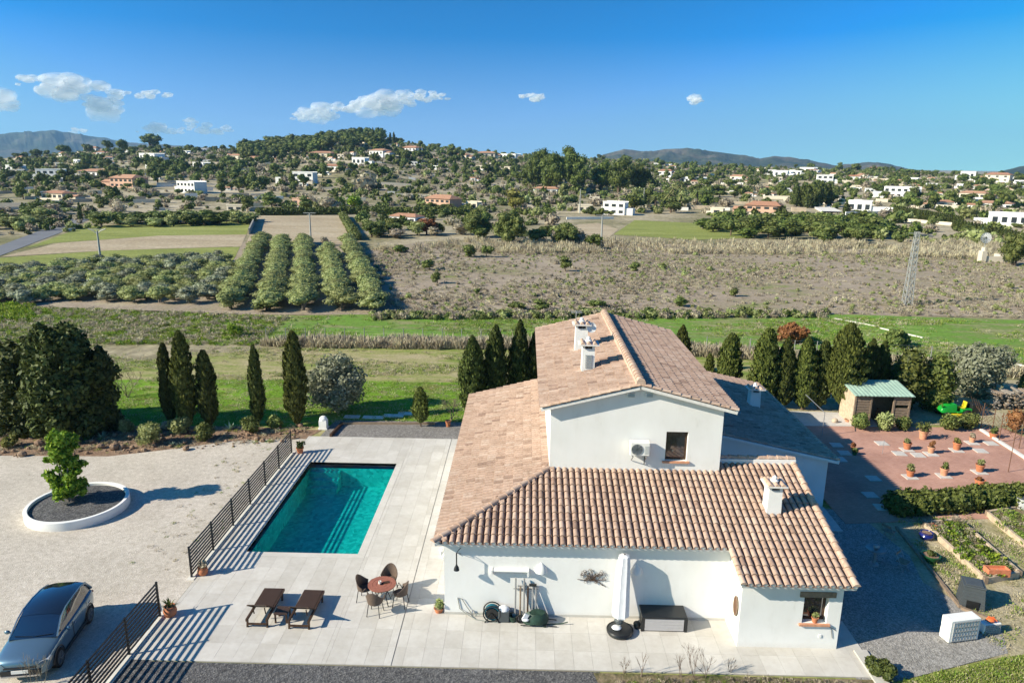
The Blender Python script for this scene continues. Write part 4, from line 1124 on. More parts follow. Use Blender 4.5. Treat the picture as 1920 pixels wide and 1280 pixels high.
def bushclump(name, mat, n, R, leaf, seed, flat=.8, blobs=5, core=.65):
    C, RR = rnd_blobs(blobs, R * .5, R * .5, R * .2, R * .9, R * .4, R * .6, seed)
    return crown_mesh(name, C, RR, n, leaf, mat, seed, core=core, flat=flat)
def in_poly(P, poly):
    x, y = P[:, 0], P[:, 1]; r = np.zeros(len(P), bool); n = len(poly)
    for k in range(n):
        x0, y0 = poly[k]; x1, y1 = poly[(k + 1) % n]
        c = ((y0 > y) != (y1 > y)) & (x < (x1 - x0) * (y - y0) / (y1 - y0 + 1e-12) + x0)
        r ^= c
    return r
def pts_in(poly, n, seed, world=False, z=0.0):
    rs = np.random.RandomState(seed); Q = np.array([(p[0], p[1]) if world else tuple(G(*p))[:2] for p in poly])
    out = np.zeros((0, 2)); lo = Q.min(0); hi = Q.max(0)
    while len(out) < n:
        P = rs.uniform(lo, hi, (n * 2, 2)); out = np.concatenate([out, P[in_poly(P, Q)]])
    out = out[:n]; return np.concatenate([out, np.full((n, 1), z)], 1)
rs = np.random.RandomState(5)
dry1 = clump('dry', 'leaf_dry', 60, .5, .5, .10, 1); dry2 = clump('dry', 'leaf_reed', 60, .5, .45, .12, 2); grn = clump('grn', 'leaf_grass', 60, .5, .3, .10, 3); olv = bushclump('olv', 'leaf_bush', 120, .5, .14, 4)
stone = MB(); stone.sphere((0, 0, .3), (.5, .4, .35), 7, 5); sme = bpy.data.meshes.new('stone'); sme.from_pydata(stone.v, [], stone.f); sme.materials.append(MATS['bed_soil'])
P = pts_in([(-500, 812), (0, 795), (300, 805), (590, 800), (560, 826), (440, 834), (230, 848), (0, 856), (-500, 865)], 700, 1)
scatter('weeds', P, rs.uniform(.15, .55, len(P)), [dry1, dry2, grn, dry1], 'small dry tufts across the reddish soil bed', 'weeds')
P = pts_in([(-500, 812), (0, 795), (300, 805), (590, 800), (560, 826), (440, 838), (230, 852), (0, 860), (-500, 865)], 900, 2)
scatter('stones', P, rs.gamma(1.6, .09, len(P)), [sme], 'clods and stones lying in the reddish soil bed', 'stones')

P = pts_in([(-15.5, 24), (-12.7, 24.5), (-12.7, 38), (-16, 37)], 130, 77, True)
scatter('weeds', P, rs.uniform(.08, .28, len(P)), [dry1, dry2, grn], 'tiny weeds and clods on the gravel near the long railing', 'weeds')
# lawns: blades of grass where they show
P = pts_in([(11.6, 19.2), (11.5, 15.5), (21, 15.5), (27, 22.8), (16.2, 20.6)], 9000, 3, True)
blade = clump('blade', 'leaf_grass', 26, .16, .10, .035, 8); blade2 = clump('blade', 'leaf_reed', 26, .16, .08, .03, 9)
scatter('grass', P, rs.uniform(.7, 1.6, len(P)), [blade, blade, blade2], 'short grass of the lawn at the lower right corner', 'grass')
P = pts_in([(15.9, 21.2), (26, 22.5), (33, 32), (17.2, 30.2), (16.6, 27)], 7000, 4, True)
P = P[(np.sin(P[:, 0] * 1.3 + 2 * np.sin(P[:, 1] * .9)) + np.random.RandomState(9).normal(0, .7, len(P))) > .1]
scatter('grass', P, rs.uniform(.6, 1.8, len(P)), [blade2, blade, blade2], 'patchy dry grass around the raised vegetable beds', 'grass')
P = pts_in([(3.0, 19.0), (4.6, 15), (11.2, 15), (11.2, 19.3), (7.4, 19.35)], 2600, 5, True)
weed1 = clump('weed', 'leaf_grass', 40, .22, .22, .06, 10); weed2 = clump('weed', 'leaf_dry', 50, .22, .3, .07, 11); weed3 = clump('weed', 'twig', 40, .2, .4, .09, 12, aspect=8)
scatter('weeds', P, rs.uniform(.22, .62, len(P)), [weed1, weed2, weed1, weed2, weed3], 'tangled weeds and dry stalks below the terrace', 'weeds')
P = pts_in([(-9, 16.5), (0, 17.2), (2.4, 18.6), (2.6, 16)], 90, 6, True)
scatter('weeds', P, rs.uniform(.3, .9, len(P)), [weed3, weed2], 'dry stalks at the edge of the dark gravel strip', 'weeds')
# tall dry stalks standing at the bottom
for i, (px, by, ty, lb) in enumerate([(1300, 1272, 1196, 'tallest branching dry stalk in front of the black storage box'), (1277, 1270, 1228, 'short dry stalk left of the tallest one'), (1202, 1268, 1190, 'thin single dry stalk left of the storage box'), (1172, 1262, 1228, 'short bent dry stalk near the parasol foot'), (1370, 1262, 1232, 'sparse dry twig near the wing corner'), (1325, 1270, 1215, 'branching dry stalk right of the tallest one')]):
    g = G(px, by); bare_tree('dry_stalk', lb, g, (PY(px, ty, g.y).z) * 1.0, .45 if i != 2 else .1, 40 + i, 'twig', 3 if i != 2 else 1, .012, 'dry stalks below the terrace', 'dry stalk')
for i, (px, by, ty, lb) in enumerate([(60, 1290, 1222, 'dry seed head stalk in front of the car grille'), (82, 1290, 1232, 'second dry stalk right of the car grille')]):
    g = G(px, by); bare_tree('dry_stalk', lb, g, (PY(px, ty, g.y).z) * 1.0, .3, 50 + i, 'leaf_dry', 3, .012, 'dry stalks before the car', 'dry stalk')

# planter ring with its tree
c0 = G(141, 938, .35); PLC = Vector((-19.95, 29.45, 0))
pl = thing('round_planter', 'low white round planter ring filled with black gravel on the drive', 'planter', PLC)
m_ = MB(); R_ = 2.03
m_.lathe((0, 0, 0), [(R_ - .12, .1), (R_ - .12, .40), (R_ - .10, .42), (R_ + .03, .42), (R_ + .05, .40), (R_ + .05, -.05)], 64, caps=False); part('ring_wall', m_, 'plaster', pl, smooth=True)
m_ = MB(); m_.lathe((0, 0, 0), [(.01, .335), (1.2, .32), (R_ - .11, .30)], 40, caps=False); part('gravel_fill', m_, 'gravel_dark', pl)
tg = G(133, 938, .3)
pt = thing('leafy_tree', 'multi stemmed glossy green leafy tree growing in the round white planter', 'tree', (tg.x, tg.y, .3))
m_ = MB(); C = []; RR = []; rs2 = random.Random(4)
for k in range(7):
    a = k * .9; b = Vector((cos(a) * .12, sin(a) * .12, 0)); tt = Vector((cos(a) * .35, sin(a) * .3, rs2.uniform(1.6, 2.2))); m_.tube([b, (b + tt) / 2 + Vector((rs2.uniform(-.1, .1), 0, 0)), tt], [.05, .04, .025], 6)
part('trunk', m_, 'bark_grey', pt, smooth=True)
Ht = PY(130, 806, tg.y).z - .3
for k in range(120):
    z = rs2.uniform(.3, Ht - .22); f = .45 + .55 * sin(pi * min(1, z / Ht * .7 + .2)); a = rs2.uniform(0, 6.3); q = rs2.uniform(.15, .95) * f
    C.append((cos(a) * q * .72 - .12 * (z / Ht), sin(a) * q * .72, z)); RR.append(rs2.uniform(.13, .26))
link('crown', crown_mesh('crown', C, RR, 6500, .13, 'leaf_bright', 31, aspect=1.5, jit=.9, core=.5, flat=.75, fill=.5), None, pt)

# dark shrub added in place of a shadow ellipse at the lower right, hedge beside the tiled terrace
shrub(1648, 1266, 78, 26, 'low dark shrub added in place of a shadow at the lawn edge beside the concrete kerb', 'leaf_cypress', 300, 4500, .07, core=.7)
def hedge(a, b, w, h, label, mat, n, leaf, seed):
    a = Vector(a); b = Vector(b); L = (b - a).length; d = (b - a) / L; s = Vector((-d.y, d.x, 0)); rs3 = random.Random(seed); C = []; RR = []
    k = 0
    while k < L:
        for q in (-1, 0, 1):
            p = d * (k + rs3.uniform(-.15, .15)) + s * (q * w * .28 + rs3.uniform(-.06, .06)); C.append((p.x, p.y, h * (.62 + rs3.uniform(-.08, .1)) - abs(q) * h * .06)); RR.append(h * rs3.uniform(.30, .42))
            C.append((p.x, p.y, h * .3)); RR.append(h * .34)
        k += .45
    t_ = thing('hedge', label, 'hedge', a)
    o = link('foliage', crown_mesh('foliage', C, RR, n, leaf, mat, seed, core=.8), None, t_); o['kind'] = 'stuff'
    return t_
hedge(G(1672, 968) + Vector((.3, .3, 0)), G(2010, 938), 1.0, 1.05, 'informal green hedge along the near side of the red tiled terrace', 'leaf_cypress_light', 26000, .12, 320)

# ---------------------------------------------------------------- fences
def rail_fence(label, posts, h, first_low=False):
    f_ = thing('railing', label, 'fence', Vector(posts[0]))
    P = [Vector(p) for p in posts]
    for p in P:
        m_ = MB(); m_.box(p.x - .03, p.x + .03, p.y - .03, p.y + .03, 0, h + .02); m_.box(p.x - .07, p.x + .07, p.y - .07, p.y + .07, .0, .02)
        part('post', m_, 'dark_metal', f_, w=True)
    for a, b in zip(P, P[1:]):
        for k in range(9):
            z = .16 + k * (h - .2) / 8; d = (b - a).normalized() * .032
            m_ = MB(); m_.bar(a + d + Vector((0, 0, z)), b - d + Vector((0, 0, z)), .035, .058); part('rail', m_, 'dark_metal', f_, w=True)
    return f_
FX = -12.42
rail_fence('long black horizontal bar railing beside the swimming pool', [(FX, y, 0) for y in (24.19, 26.15, 28.2, 30.2, 32.2, 34.2, 36.25)], 1.32)
rail_fence('short black horizontal bar railing beside the parked car', [(FX, y, 0) for y in (21.75, 19.75, 17.75, 15.75)], 1.38)
m_ = MB()
rs4 = random.Random(3)
y = 14.0; m_ = MB(); m_.box(FX - .12, FX + .16, 14, 22.0, .0, .07); structure('kerb', m_, 'kerb_stone')
m_ = MB(); m_.box(FX - .12, FX + .16, 24.0, 36.5, .0, .07); structure('kerb', m_, 'kerb_stone')

# ---------------------------------------------------------------- pots
def pot(g, r, h, label, mat='terracotta', plant=None, ph=.4, pr=.2, seed=1, name='flower_pot', cat='pot', group=None, belly=False, leaf=.07, rim=True, n=260):
    t_ = thing(name, label, cat, g, 0, group); m_ = MB()
    if belly: prof = [(r * .55, 0), (r * .85, h * .25), (r, h * .55), (r * .85, h * .85), (r * .72, h * .92), (r * .85, h), (r * .75, h), (r * .68, h * .9)]
    else: prof = [(r * .68, 0), (r * .92, h * .82), (r * 1.03, h * .83), (r * 1.05, h), (r * .92, h), (r * .88, h * .88)]
    m_.lathe((0, 0, 0), prof, 18, caps=False); m_.lathe((0, 0, 0), [(r * .68, .001), (.001, .001)], 18, caps=False)
    part('pot', m_, mat, t_, smooth=True)
    m_ = MB(); m_.lathe((0, 0, 0), [(r * .84, h * .9), (.001, h * .92)], 14, caps=False); part('soil', m_, 'bed_soil', t_)
    if plant:
        if plant == 'spike':
            m_ = MB(); q = random.Random(seed)
            for k in range(26):
                a = q.uniform(0, 6.28); e = q.uniform(.3, 1.4); d = Vector((cos(a) * cos(e), sin(a) * cos(e), sin(e))) * ph; sd = Vector((-sin(a), cos(a), 0)) * .018
                b = Vector((0, 0, h * .9)); m_.add([b - sd, b + sd, b + d * .6 + sd, b + d * .6 - sd, b + d - Vector((0, 0, ph * .1))], [(0, 1, 2, 3), (3, 2, 4)])
            part('leaves', m_, 'leaf_bush', t_)
        else:
            C, RR = rnd_blobs(7, pr * .6, pr * .6, h + .02, h + ph, pr * .35, pr * .6, seed)
            link('foliage', crown_mesh('foliage', C, RR, n, leaf, plant, seed, core=.4), None, t_)
            m_ = MB(); m_.cyl((0, 0, h * .85), (0, 0, h + ph * .5), .015, .012, 5); part('stem', m_, 'bark', t_)
    return t_
pot(G(381, 1078), .2, .36, 'terracotta pot with a leafless plant at the near end of the long railing', plant='leaf_dry', ph=.25, seed=1, belly=True)
pot(G(320, 1155), .23, .42, 'terracotta pot with a spiky plant at the end of the short railing', plant='spike', ph=.4, seed=2, belly=True)
pot(G(563, 850), .2, .36, 'terracotta pot with a dark plant at the far end of the long railing', plant='leaf_cypress', ph=.4, pr=.26, seed=3)
pot(G(823, 1148), .17, .2, 'low terracotta pot with a bushy plant against the corner of the villa', plant='leaf_olive', ph=.32, pr=.24, seed=4)
pot(G(840, 800), .17, .42, 'tall terracotta pot standing in the gravel bed beside the villa', seed=5)
s0 = PY(1526, 1166, WF + .1)
pot(Vector((s0.x, WF + .06, s0.z + .03)), .11, .2, 'terracotta pot with a small plant on the window sill of the wing', plant='leaf_olive', ph=.14, pr=.12, seed=6, leaf=.04)
tp = [((1730, 822), .26, .5, 'leaf_bush', .62, .5, 'round leafy bush in the tallest pot near the shed', 'terracotta_pale'),
      ((1700, 842), .23, .42, 'leaf_olive', .18, .2, 'dark terracotta pot left of the first pair in the middle of the red terrace', 'terracotta'),
      ((1745, 849), .2, .38, 'leaf_russet', .35, .2, 'pale pot with a reddish plant in the middle row of the red terrace', 'terracotta_pale'),
      ((1793, 843), .23, .46, 'leaf_yellow', .25, .22, 'terracotta pot with a yellow green plant in the middle row of the red terrace', 'terracotta'),
      ((1822, 829), .18, .32, 'leaf_dry', .2, .18, 'small pale pot farthest back on the red terrace near the white kerb', 'terracotta_pale'),
      ((1706, 893), .21, .36, 'leaf_olive', .34, .24, 'pot with feathery grey plant, left of three in the front row of the terrace', 'terracotta'),
      ((1769, 891), .21, .42, 'leaf_bush', .3, .2, 'middle pot of the three in the front row of the red terrace', 'terracotta_pale'),
      ((1836, 884), .22, .42, 'leaf_olive', .24, .2, 'pot on the right of the three in the front row of the red terrace', 'terracotta'),
      ((1835, 916), .24, .5, 'leaf_russet', .1, .12, 'terracotta urn half hidden behind the hedge', 'terracotta'),
      ((1599, 842), .13, .2, 'leaf_russet', .15, .14, 'small pot at the shadow edge on the left of the red terrace', 'terracotta'),
      ((1602, 852), .14, .18, 'leaf_bush', .2, .18, 'low green planted pot just below the small one at the shadow edge', 'green_glaze'),
      ((1862, 820), .25, .3, 'leaf_bush', .3, .3, 'wide terracotta pot beyond the white kerb', 'terracotta'),
      ((1589, 790), .2, .16, None, 0, 0, 'shallow terracotta bowl on the pale pad left of the shed', 'terracotta_pale')]
for k, (p, r, h, pm, ph, pr, lb, mt) in enumerate(tp):
    pot(G(*p, .06), r, h, lb, mt, pm, ph, pr, 20 + k, group='pots on the red terrace')
for k, (px, py, w_, h_, lb) in enumerate([(1611, 806, 34, 34, 'green shrub at the near left corner of the shed'), (1656, 808, 22, 34, 'thin grey shrub in front of the open shed door'), (1692, 806, 32, 26, 'bright green shrub at the near right corner of the shed'),
        (1777, 806, 38, 32, 'round bush just below the lawn tractor'), (1814, 803, 36, 34, 'round bush right of the one below the lawn tractor')]):
    shrub(px, py, w_, h_, lb, 'leaf_bush' if k != 1 else 'leaf_olive', 340 + k, group='shrubs between the shed and the terrace')
t_ = pot(G(1736, 1010), .3, .34, 'dark blue glazed pot on the dry grass by the vegetable bed', 'blue_glaze', name='glazed_pot', belly=True)
pot(G(1744, 1052), .34, .32, 'dark green glazed pot on the dry grass at the shade edge', 'green_glaze', 'leaf_cypress', .1, .2, 41, name='glazed_pot')
for k, p in enumerate([(1744, 990), (1750, 996), (1756, 1001)]):
    m_ = MB(); m_.lathe((0, 0, 0), [(.11, 0), (.12, .3), (.09, .3), (.09, .02), (.001, .02)], 14, caps=False)
    o = single('clay_pipe', m_, 'brick_orange', ['farthest', 'middle', 'nearest'][k] + ' of the three orange clay pipes standing by the vegetable bed', 'clay pipe', G(*p), 'orange clay pipes', smooth=True)

# ---------------------------------------------------------------- vegetable beds
def raised_bed(corners, label, h=.28, seed=1, green=True):
    P = [Vector(c) for c in corners]; c = sum(P, Vector()) / len(P); b = thing('raised_bed', label, 'garden bed', (c.x, c.y, 0))
    n = len(P)
    for k in range(n):
        a, d = P[k], P[(k + 1) % n]; e = (d - a).normalized() * .07
        m_ = MB(); m_.bar(a + e + Vector((0, 0, h / 2)), d - e + Vector((0, 0, h / 2)), .12, h); part('sleeper', m_, 'pale_wood', b, w=True)
        m_ = MB(); m_.box(a.x - .07, a.x + .07, a.y - .07, a.y + .07, 0, h + .02); part('corner_post', m_, 'old_wood', b, w=True)
    m_ = MB(); m_.add([(p.x, p.y, h - .08) for p in P], [tuple(range(n))]); part('soil', m_, 'weed_ground', b, w=True)
    Q = pts_in([(p.x, p.y) for p in P], 420, seed, True, h - .08)
    return b, Q
b1, Q = raised_bed([G(1733, 988), G(1846, 1094), G(1910, 1082), G(1797, 982)], 'long wooden raised bed with green vegetables and an orange brick trough', seed=21)
Q = Q[::2]; scatter('vegetables', Q, rs.uniform(.3, .9, len(Q)), [clump('veg', 'leaf_bright', 36, .25, .25, .09, 15, aspect=1.8), clump('veg', 'leaf_bush', 36, .25, .2, .09, 16, aspect=1.8), weed2], 'leafy vegetables growing in the near raised bed', 'vegetables')
b2, Q = raised_bed([G(1850, 968), G(1990, 1085), G(2060, 1060), G(1925, 955)], 'second wooden raised bed cut by the right edge of the photo', seed=22)
Q = Q[::3]; scatter('vegetables', Q, rs.uniform(.3, .9, len(Q)), [weed1, grn, weed2], 'straggly greens growing in the second raised bed', 'vegetables')
g = G(1876, 1080, .28); tr = thing('planter_trough', 'orange clay trough lying at the end of the near vegetable bed', 'planter', (g.x, g.y + .25, .2))
m_ = MB()
for q in ((-.42, .42, -.18, -.15), (-.42, .42, .15, .18), (-.42, -.39, -.149, .149), (.39, .42, -.149, .149)): m_.box(*q, 0, .3)
m_.box(-.389, .389, -.149, .149, .02, .2); part('trough', m_, 'brick_orange', tr)
t_ = thing('water_butt', 'grey round water butt behind the hedge end at the right edge', 'barrel', G(1916, 958)); m_ = MB(); m_.lathe((0, 0, 0), [(.3, 0), (.34, .2), (.35, .5), (.33, .62), (.36, .64), (.36, .7), (.001, .72)], 20, caps=False); part('barrel', m_, 'water_tank', t_, smooth=True)
m_ = MB(); m_.lathe((0, 0, .70), [(.37, 0), (.37, .04), (.001, .06)], 20, caps=False); part('lid', m_, 'grey_plastic', t_, smooth=True)

# composter
g = G(1818, 1132); cp = thing('composter', 'dark grey square plastic compost bin on the dry grass', 'compost bin', g, radians(-22))
m_ = MB(); m_.add([(-.40, -.40, 0), (.40, -.40, 0), (.40, .40, 0), (-.40, .40, 0), (-.33, -.33, .85), (.33, -.33, .85), (.33, .33, .85), (-.33, .33, .85)], [(0, 1, 5, 4), (1, 2, 6, 5), (2, 3, 7, 6), (3, 0, 4, 7), (4, 5, 6, 7)])
for z in (.12, .24, .36, .48, .6, .72): 
    w_ = .40 - z * .082 + .008; m_.box(-w_, w_, -w_, w_, z, z + .03)
part('bin', m_, 'grey_plastic', cp)
m_ = MB(); m_.box(-.36, .36, -.36, .36, .85, .90); m_.box(-.28, .28, -.28, .28, .90, .93); part('lid', m_, 'grey_plastic', cp, bevel=.01)
m_ = MB(); m_.box(-.2, .2, -.42, -.405, .06, .36); part('hatch', m_, 'black_plastic', cp)
# outdoor air conditioners
def ac_unit(label, loc, w, h, d, rz=0, name='air_conditioner', group=None, brackets=False, fan=.36, grid=False):
    a = thing(name, label, 'air conditioner', loc, rz, group)
    m_ = MB(); m_.box(-w / 2, w / 2, -d / 2, d / 2, .04, h); part('casing', m_, 'white_plastic', a, bevel=.02)
    if grid:
        for k in range(9):
            m_ = MB(); x = -w * .40 + k * w * .10; m_.box(x - .012, x + .012, -d / 2 - .022, -d / 2 - .002, h * .12, h * .92); part('grille_bar', m_, 'vent_grey', a)
        for k in range(5):
            m_ = MB(); z = h * .12 + k * h * .2; m_.box(-w * .42, w * .42, -d / 2 - .034, -d / 2 - .023, z - .012, z + .012); part('grille_bar', m_, 'vent_grey', a)
        m_ = MB(); m_.box(-w * .41, w * .41, -d / 2 - .0015, -d / 2 + .01, h * .13, h * .91); part('grille_back', m_, 'mortar', a)
        for sx in (-1, 1):
            m_ = MB(); m_.box(sx * w * .35 - .04, sx * w * .35 + .04, -d / 2, d / 2, 0, .05); part('foot', m_, 'black_plastic', a)
        return a
    m_ = MB(); fx = -w * .16; r = min(h * fan, w * .33); n = 20
    for k in range(4): m_.tube([(fx + cos(2 * pi * q / n) * r * (k + 1) / 4, -d / 2 - .018, h * .52 + sin(2 * pi * q / n) * r * (k + 1) / 4) for q in range(n)], .008, 4, True)
    for k in range(8): m_.bar((fx, -d / 2 - .018, h * .52), (fx + cos(k * pi / 4) * r, -d / 2 - .018, h * .52 + sin(k * pi / 4) * r), .012, .012)
    part('fan_grille', m_, 'grey_plastic', a)
    m_ = MB(); m_.cyl((fx, -d / 2 - .012, h * .52), (fx, -d / 2 + .03, h * .52), r * .95, n=24); part('fan', m_, 'vent_grey', a)
    m_ = MB()
    for k in range(9): m_.box(w * .24, w * .45, -d / 2 - .008, -d / 2 - .001, h * .2 + k * h * .065, h * .2 + k * h * .065 + h * .02)
    part('louvre', m_, 'vent_grey', a, kind=None)
    if brackets:
        for sx in (-1, 1):
            m_ = MB(); m_.bar((sx * w * .35, -d / 2, -.01), (sx * w * .35, d / 2 + .1, -.01), .04, .05); m_.bar((sx * w * .35, -d / 2 + .05, -.03), (sx * w * .35, d / 2 + .08, -.3), .03, .03); part('bracket', m_, 'grey_metal', a)
    else:
        for sx in (-1, 1):
            m_ = MB(); m_.box(sx * w * .35 - .04, sx * w * .35 + .04, -d / 2, d / 2, 0, .05); part('foot', m_, 'black_plastic', a)
    return a
q0 = PY(1182, 855, UY0 - .35); q1 = PY(1218, 829, UY0 - .35)
ac_unit('white air conditioner hung on the gable wall left of the window', ((q0.x + q1.x) / 2, UY0 - .25, q0.z), q1.x - q0.x + .04, q1.z - q0.z, .3, brackets=True)
m_ = MB(); zz = q0.z; m_.tube([(q1.x - .1, UY0 - .06, zz), (q1.x - .1, UY0 - .04, zz - .45)], .02, 6); 
single('drain_pipe', m_, 'grey_plastic', 'thin grey drain pipe under the wall mounted air conditioner', 'pipe')
g = G(1796, 1196); ac_unit('large white heat pump unit with a wide grille standing on the gravel', g, 1.15, .86, .42, radians(12), 'heat_pump', grid=True)
g = G(1853, 1184); ac_unit('small white air conditioner unit on the ground with an orange thing on top', g, .66, .40, .28, radians(10), grid=True)
m_ = MB(); q = random.Random(8)
m_.sphere((0, 0, .07), (.15, .12, .07), 10, 6); m_.tube([(-.18, 0, .05), (-.05, .05, .16), (.08, 0, .15), (.2, -.04, .05)], .025, 6); m_.sphere((.12, .05, .1), .06, 8, 6)
single('garden_gloves', m_, 'orange_plastic', 'crumpled orange cloth lying on the small ground air conditioner', 'cloth', (g.x, g.y, .405), smooth=True)

# ---------------------------------------------------------------- sun loungers
def lounger(loc, rz, label):
    L = thing('sun_lounger', label, 'sun lounger', loc, rz, 'sun loungers by the pool'); w, l, h = .68, 1.85, .33
    for sx in (-1, 1):
        m_ = MB(); m_.box(sx * w / 2 - .03, sx * w / 2 + .03, 0, l, h - .09, h); part('side_rail', m_, 'brown_wood', L)
        for y in (.06, l - .25):
            m_ = MB(); m_.bar((sx * w / 2, y, 0), (sx * w / 2, y + .04, h - .08), .055, .06); part('leg', m_, 'brown_wood', L)
    m_ = MB(); m_.box(-w / 2, w / 2, .02, .08, .10, .15); part('cross_bar', m_, 'brown_wood', L)
    for k in range(17):
        m_ = MB(); y = .72 + k * .066; m_.box(-w / 2 + .032, w / 2 - .032, y, y + .056, h - .02, h + .012); part('slat', m_, 'brown_wicker', L)
    bk = MB(); a = radians(38); o = Vector((0, .70, h)); d = Vector((0, -cos(a), sin(a)))
    for sx in (-1, 1): bk.bar(o + Vector((sx * (w / 2 - .03), 0, 0)), o + Vector((sx * (w / 2 - .03), 0, 0)) + d * .74, .05, .04)
    B = part('backrest', bk, 'brown_wood', L)
    for k in range(10):
        m_ = MB(); p = o + d * (.03 + k * .071); q = p + d * .06
        m_.bar(p + Vector((0, 0, .02)), q + Vector((0, 0, .02)), w - .11, .02); part('slat', m_, 'brown_wicker', B)
    m_ = MB(); m_.bar((-.2, .36, h - .02), (-.2, .28, h + .26), .03, .03); m_.bar((.2, .36, h - .02), (.2, .28, h + .26), .03, .03); part('back_prop', m_, 'brown_wood', L)
    return L
lounger((-8.86, 21.25, .05), radians(0), 'dark brown slatted sun lounger, the one nearer the pool railing')
lounger((-7.42, 21.2, .05), radians(-1), 'dark brown slatted sun lounger, the one nearer the round table')
tb = thing('side_table', 'small low brown table between the two sun loungers', 'side table', (-8.13, 21.75, .05)); m_ = MB(); m_.box(-.23, .23, -.23, .23, .33, .37); part('table_top', m_, 'brown_wicker', tb)
for sx in (-1, 1):
    for sy in (-1, 1): m_ = MB(); m_.box(sx * .19 - .025, sx * .19 + .025, sy * .19 - .025, sy * .19 + .025, 0, .33); part('leg', m_, 'brown_wood', tb)
# ---------------------------------------------------------------- round table and four wicker chairs
TC = Vector((-4.89, 22.88, .05))
tb = thing('round_table', 'round terracotta coloured garden table with rings and a hole in the middle', 'table', TC)
m_ = MB(); R_ = .50
for r0, r1 in ((.08, .19), (.20, .33), (.34, .45), (.455, R_)): m_.lathe((0, 0, .72), [(r0, 0), (r1, 0), (r1, .03), (r0, .03), (r0, 0)], 36, caps=False)
part('table_top', m_, 'table_top', tb, smooth=True)
m_ = MB(); m_.lathe((0, 0, .70), [(.02, 0), (R_ - .02, 0), (R_ - .02, .018), (.02, .018)], 36); part('apron', m_, 'dark_metal', tb)
for k in range(4): m_ = MB(); a = pi / 4 + k * pi / 2; m_.tube([(cos(a) * .36, sin(a) * .36, 0), (cos(a) * .22, sin(a) * .22, .35), (cos(a) * .34, sin(a) * .34, .70)], .018, 6); part('leg', m_, 'dark_metal', tb)
m_ = MB(); m_.lathe((0, 0, 0), [(.05, 0), (.055, .09), (.045, .09), (.04, .01)], 12, caps=False)
single('candle_holder', m_, 'white_plastic', 'small white cup on the round garden table', 'cup', TC + Vector((-.08, .02, .752)), smooth=True)
m_ = MB(); m_.cbox((0, 0, .012), (.20, .13, .02)); single('tray', m_, 'brown_wood', 'small dark tray lying on the round garden table', 'tray', TC + Vector((.14, .08, .752)), rz=.4)
def wicker_chair(name='wicker_chair', mat='grey_wicker'):
    c = thing(name, '', 'chair', (0, 0, 0)); 
    m_ = MB(); m_.lathe((0, 0, .42), [(.001, 0), (.20, -.005), (.24, .02), (.24, .05), (.20, .055), (.001, .045)], 18, caps=False); part('seat', m_, mat, c, smooth=True)
    m_ = MB(); n = 14; rows = 6; V = []
    for off in (0, -.025):
        for i in range(rows):
            t_ = i / (rows - 1)
            for k in range(n + 1):
                u = k / n; a = pi * (1.0 - u) + 0.0          # arc behind the sitter (+y)
                hgt = .46 + t_ * (.16 + .30 * max(0, sin(pi * u)) ** 1.6)
                r = .255 + .05 * t_ + off
                V.append((cos(a) * r, sin(a) * r * 1.02 - .02, hgt))
    F = []
    N1 = rows * (n + 1)
    for i in range(rows - 1):
        for k in range(n):
            q = (i * (n + 1) + k, i * (n + 1) + k + 1, (i + 1) * (n + 1) + k + 1, (i + 1) * (n + 1) + k); F.append(q); F.append(tuple(x + N1 for x in q))
    e = (rows - 1) * (n + 1)
    for k in range(n): F.append((e + k, e + k + 1, N1 + e + k + 1, N1 + e + k)); F.append((k, k + 1, N1 + k + 1, N1 + k))
    m_.add(V, F); part('backrest', m_, mat, c, smooth=True)
    for sx in (-1, 1):
        for sy in (-1, 1): m_ = MB(); m_.tube([(sx * .17, sy * .16, .42), (sx * .22, sy * .22, 0)], .014, 6); part('leg', m_, 'dark_metal', c)
        m_ = MB(); m_.tube([(sx * .24, 0, .46), (sx * .29, -.16, .64), (sx * .25, -.22, .44)], .018, 6); part('armrest', m_, mat, c, smooth=True)
    return c
ch = wicker_chair(); KIDS['wicker_chair'] = list(ch.children)
for k, (dx, dy, a, lb) in enumerate([(-.66, .12, 80, 'dark wicker chair on the pool side of the round table'), (.12, .72, -6, 'light wicker chair behind the round table, back to the pool end'), (.68, -.12, -100, 'wicker chair on the villa side of the round table'), (-.12, -.68, 172, 'wicker chair on the near side of the round table')]):
    place(ch, USED, TC + Vector((dx, dy, 0)), radians(a), 1.06, lb, 'wicker chairs round the garden table')

# ---------------------------------------------------------------- things along the south wall
def wallp(px, py, d=0.0): return PY(px, py, WY - d)
for px, py, lb in ((1015, 1065, 'white wedge shaped wall lamp left of the tree ornament'), (1194, 1067, 'white wedge shaped wall lamp right of the rolled parasol')):
    p = wallp(px, py, .08); w = thing('wall_lamp', lb, 'wall lamp', (p.x, WY - .002, p.z), 0, 'wall lamps on the villa'); m_ = MB()
    N_ = 8; v = []
    for z, r in ((.17, .015), (.0, .19), (-.17, .22)): v += [(cos(pi + pi * k / N_) * r * 1.0, sin(pi + pi * k / N_) * r * .9, z) for k in range(N_ + 1)]
    f = [(i * 9 + k, i * 9 + k + 1, (i + 1) * 9 + k + 1, (i + 1) * 9 + k) for i in range(2) for k in range(8)] + [tuple(range(18, 27))]
    m_.add(v, f); part('shade', m_, 'plaster', w, smooth=True)
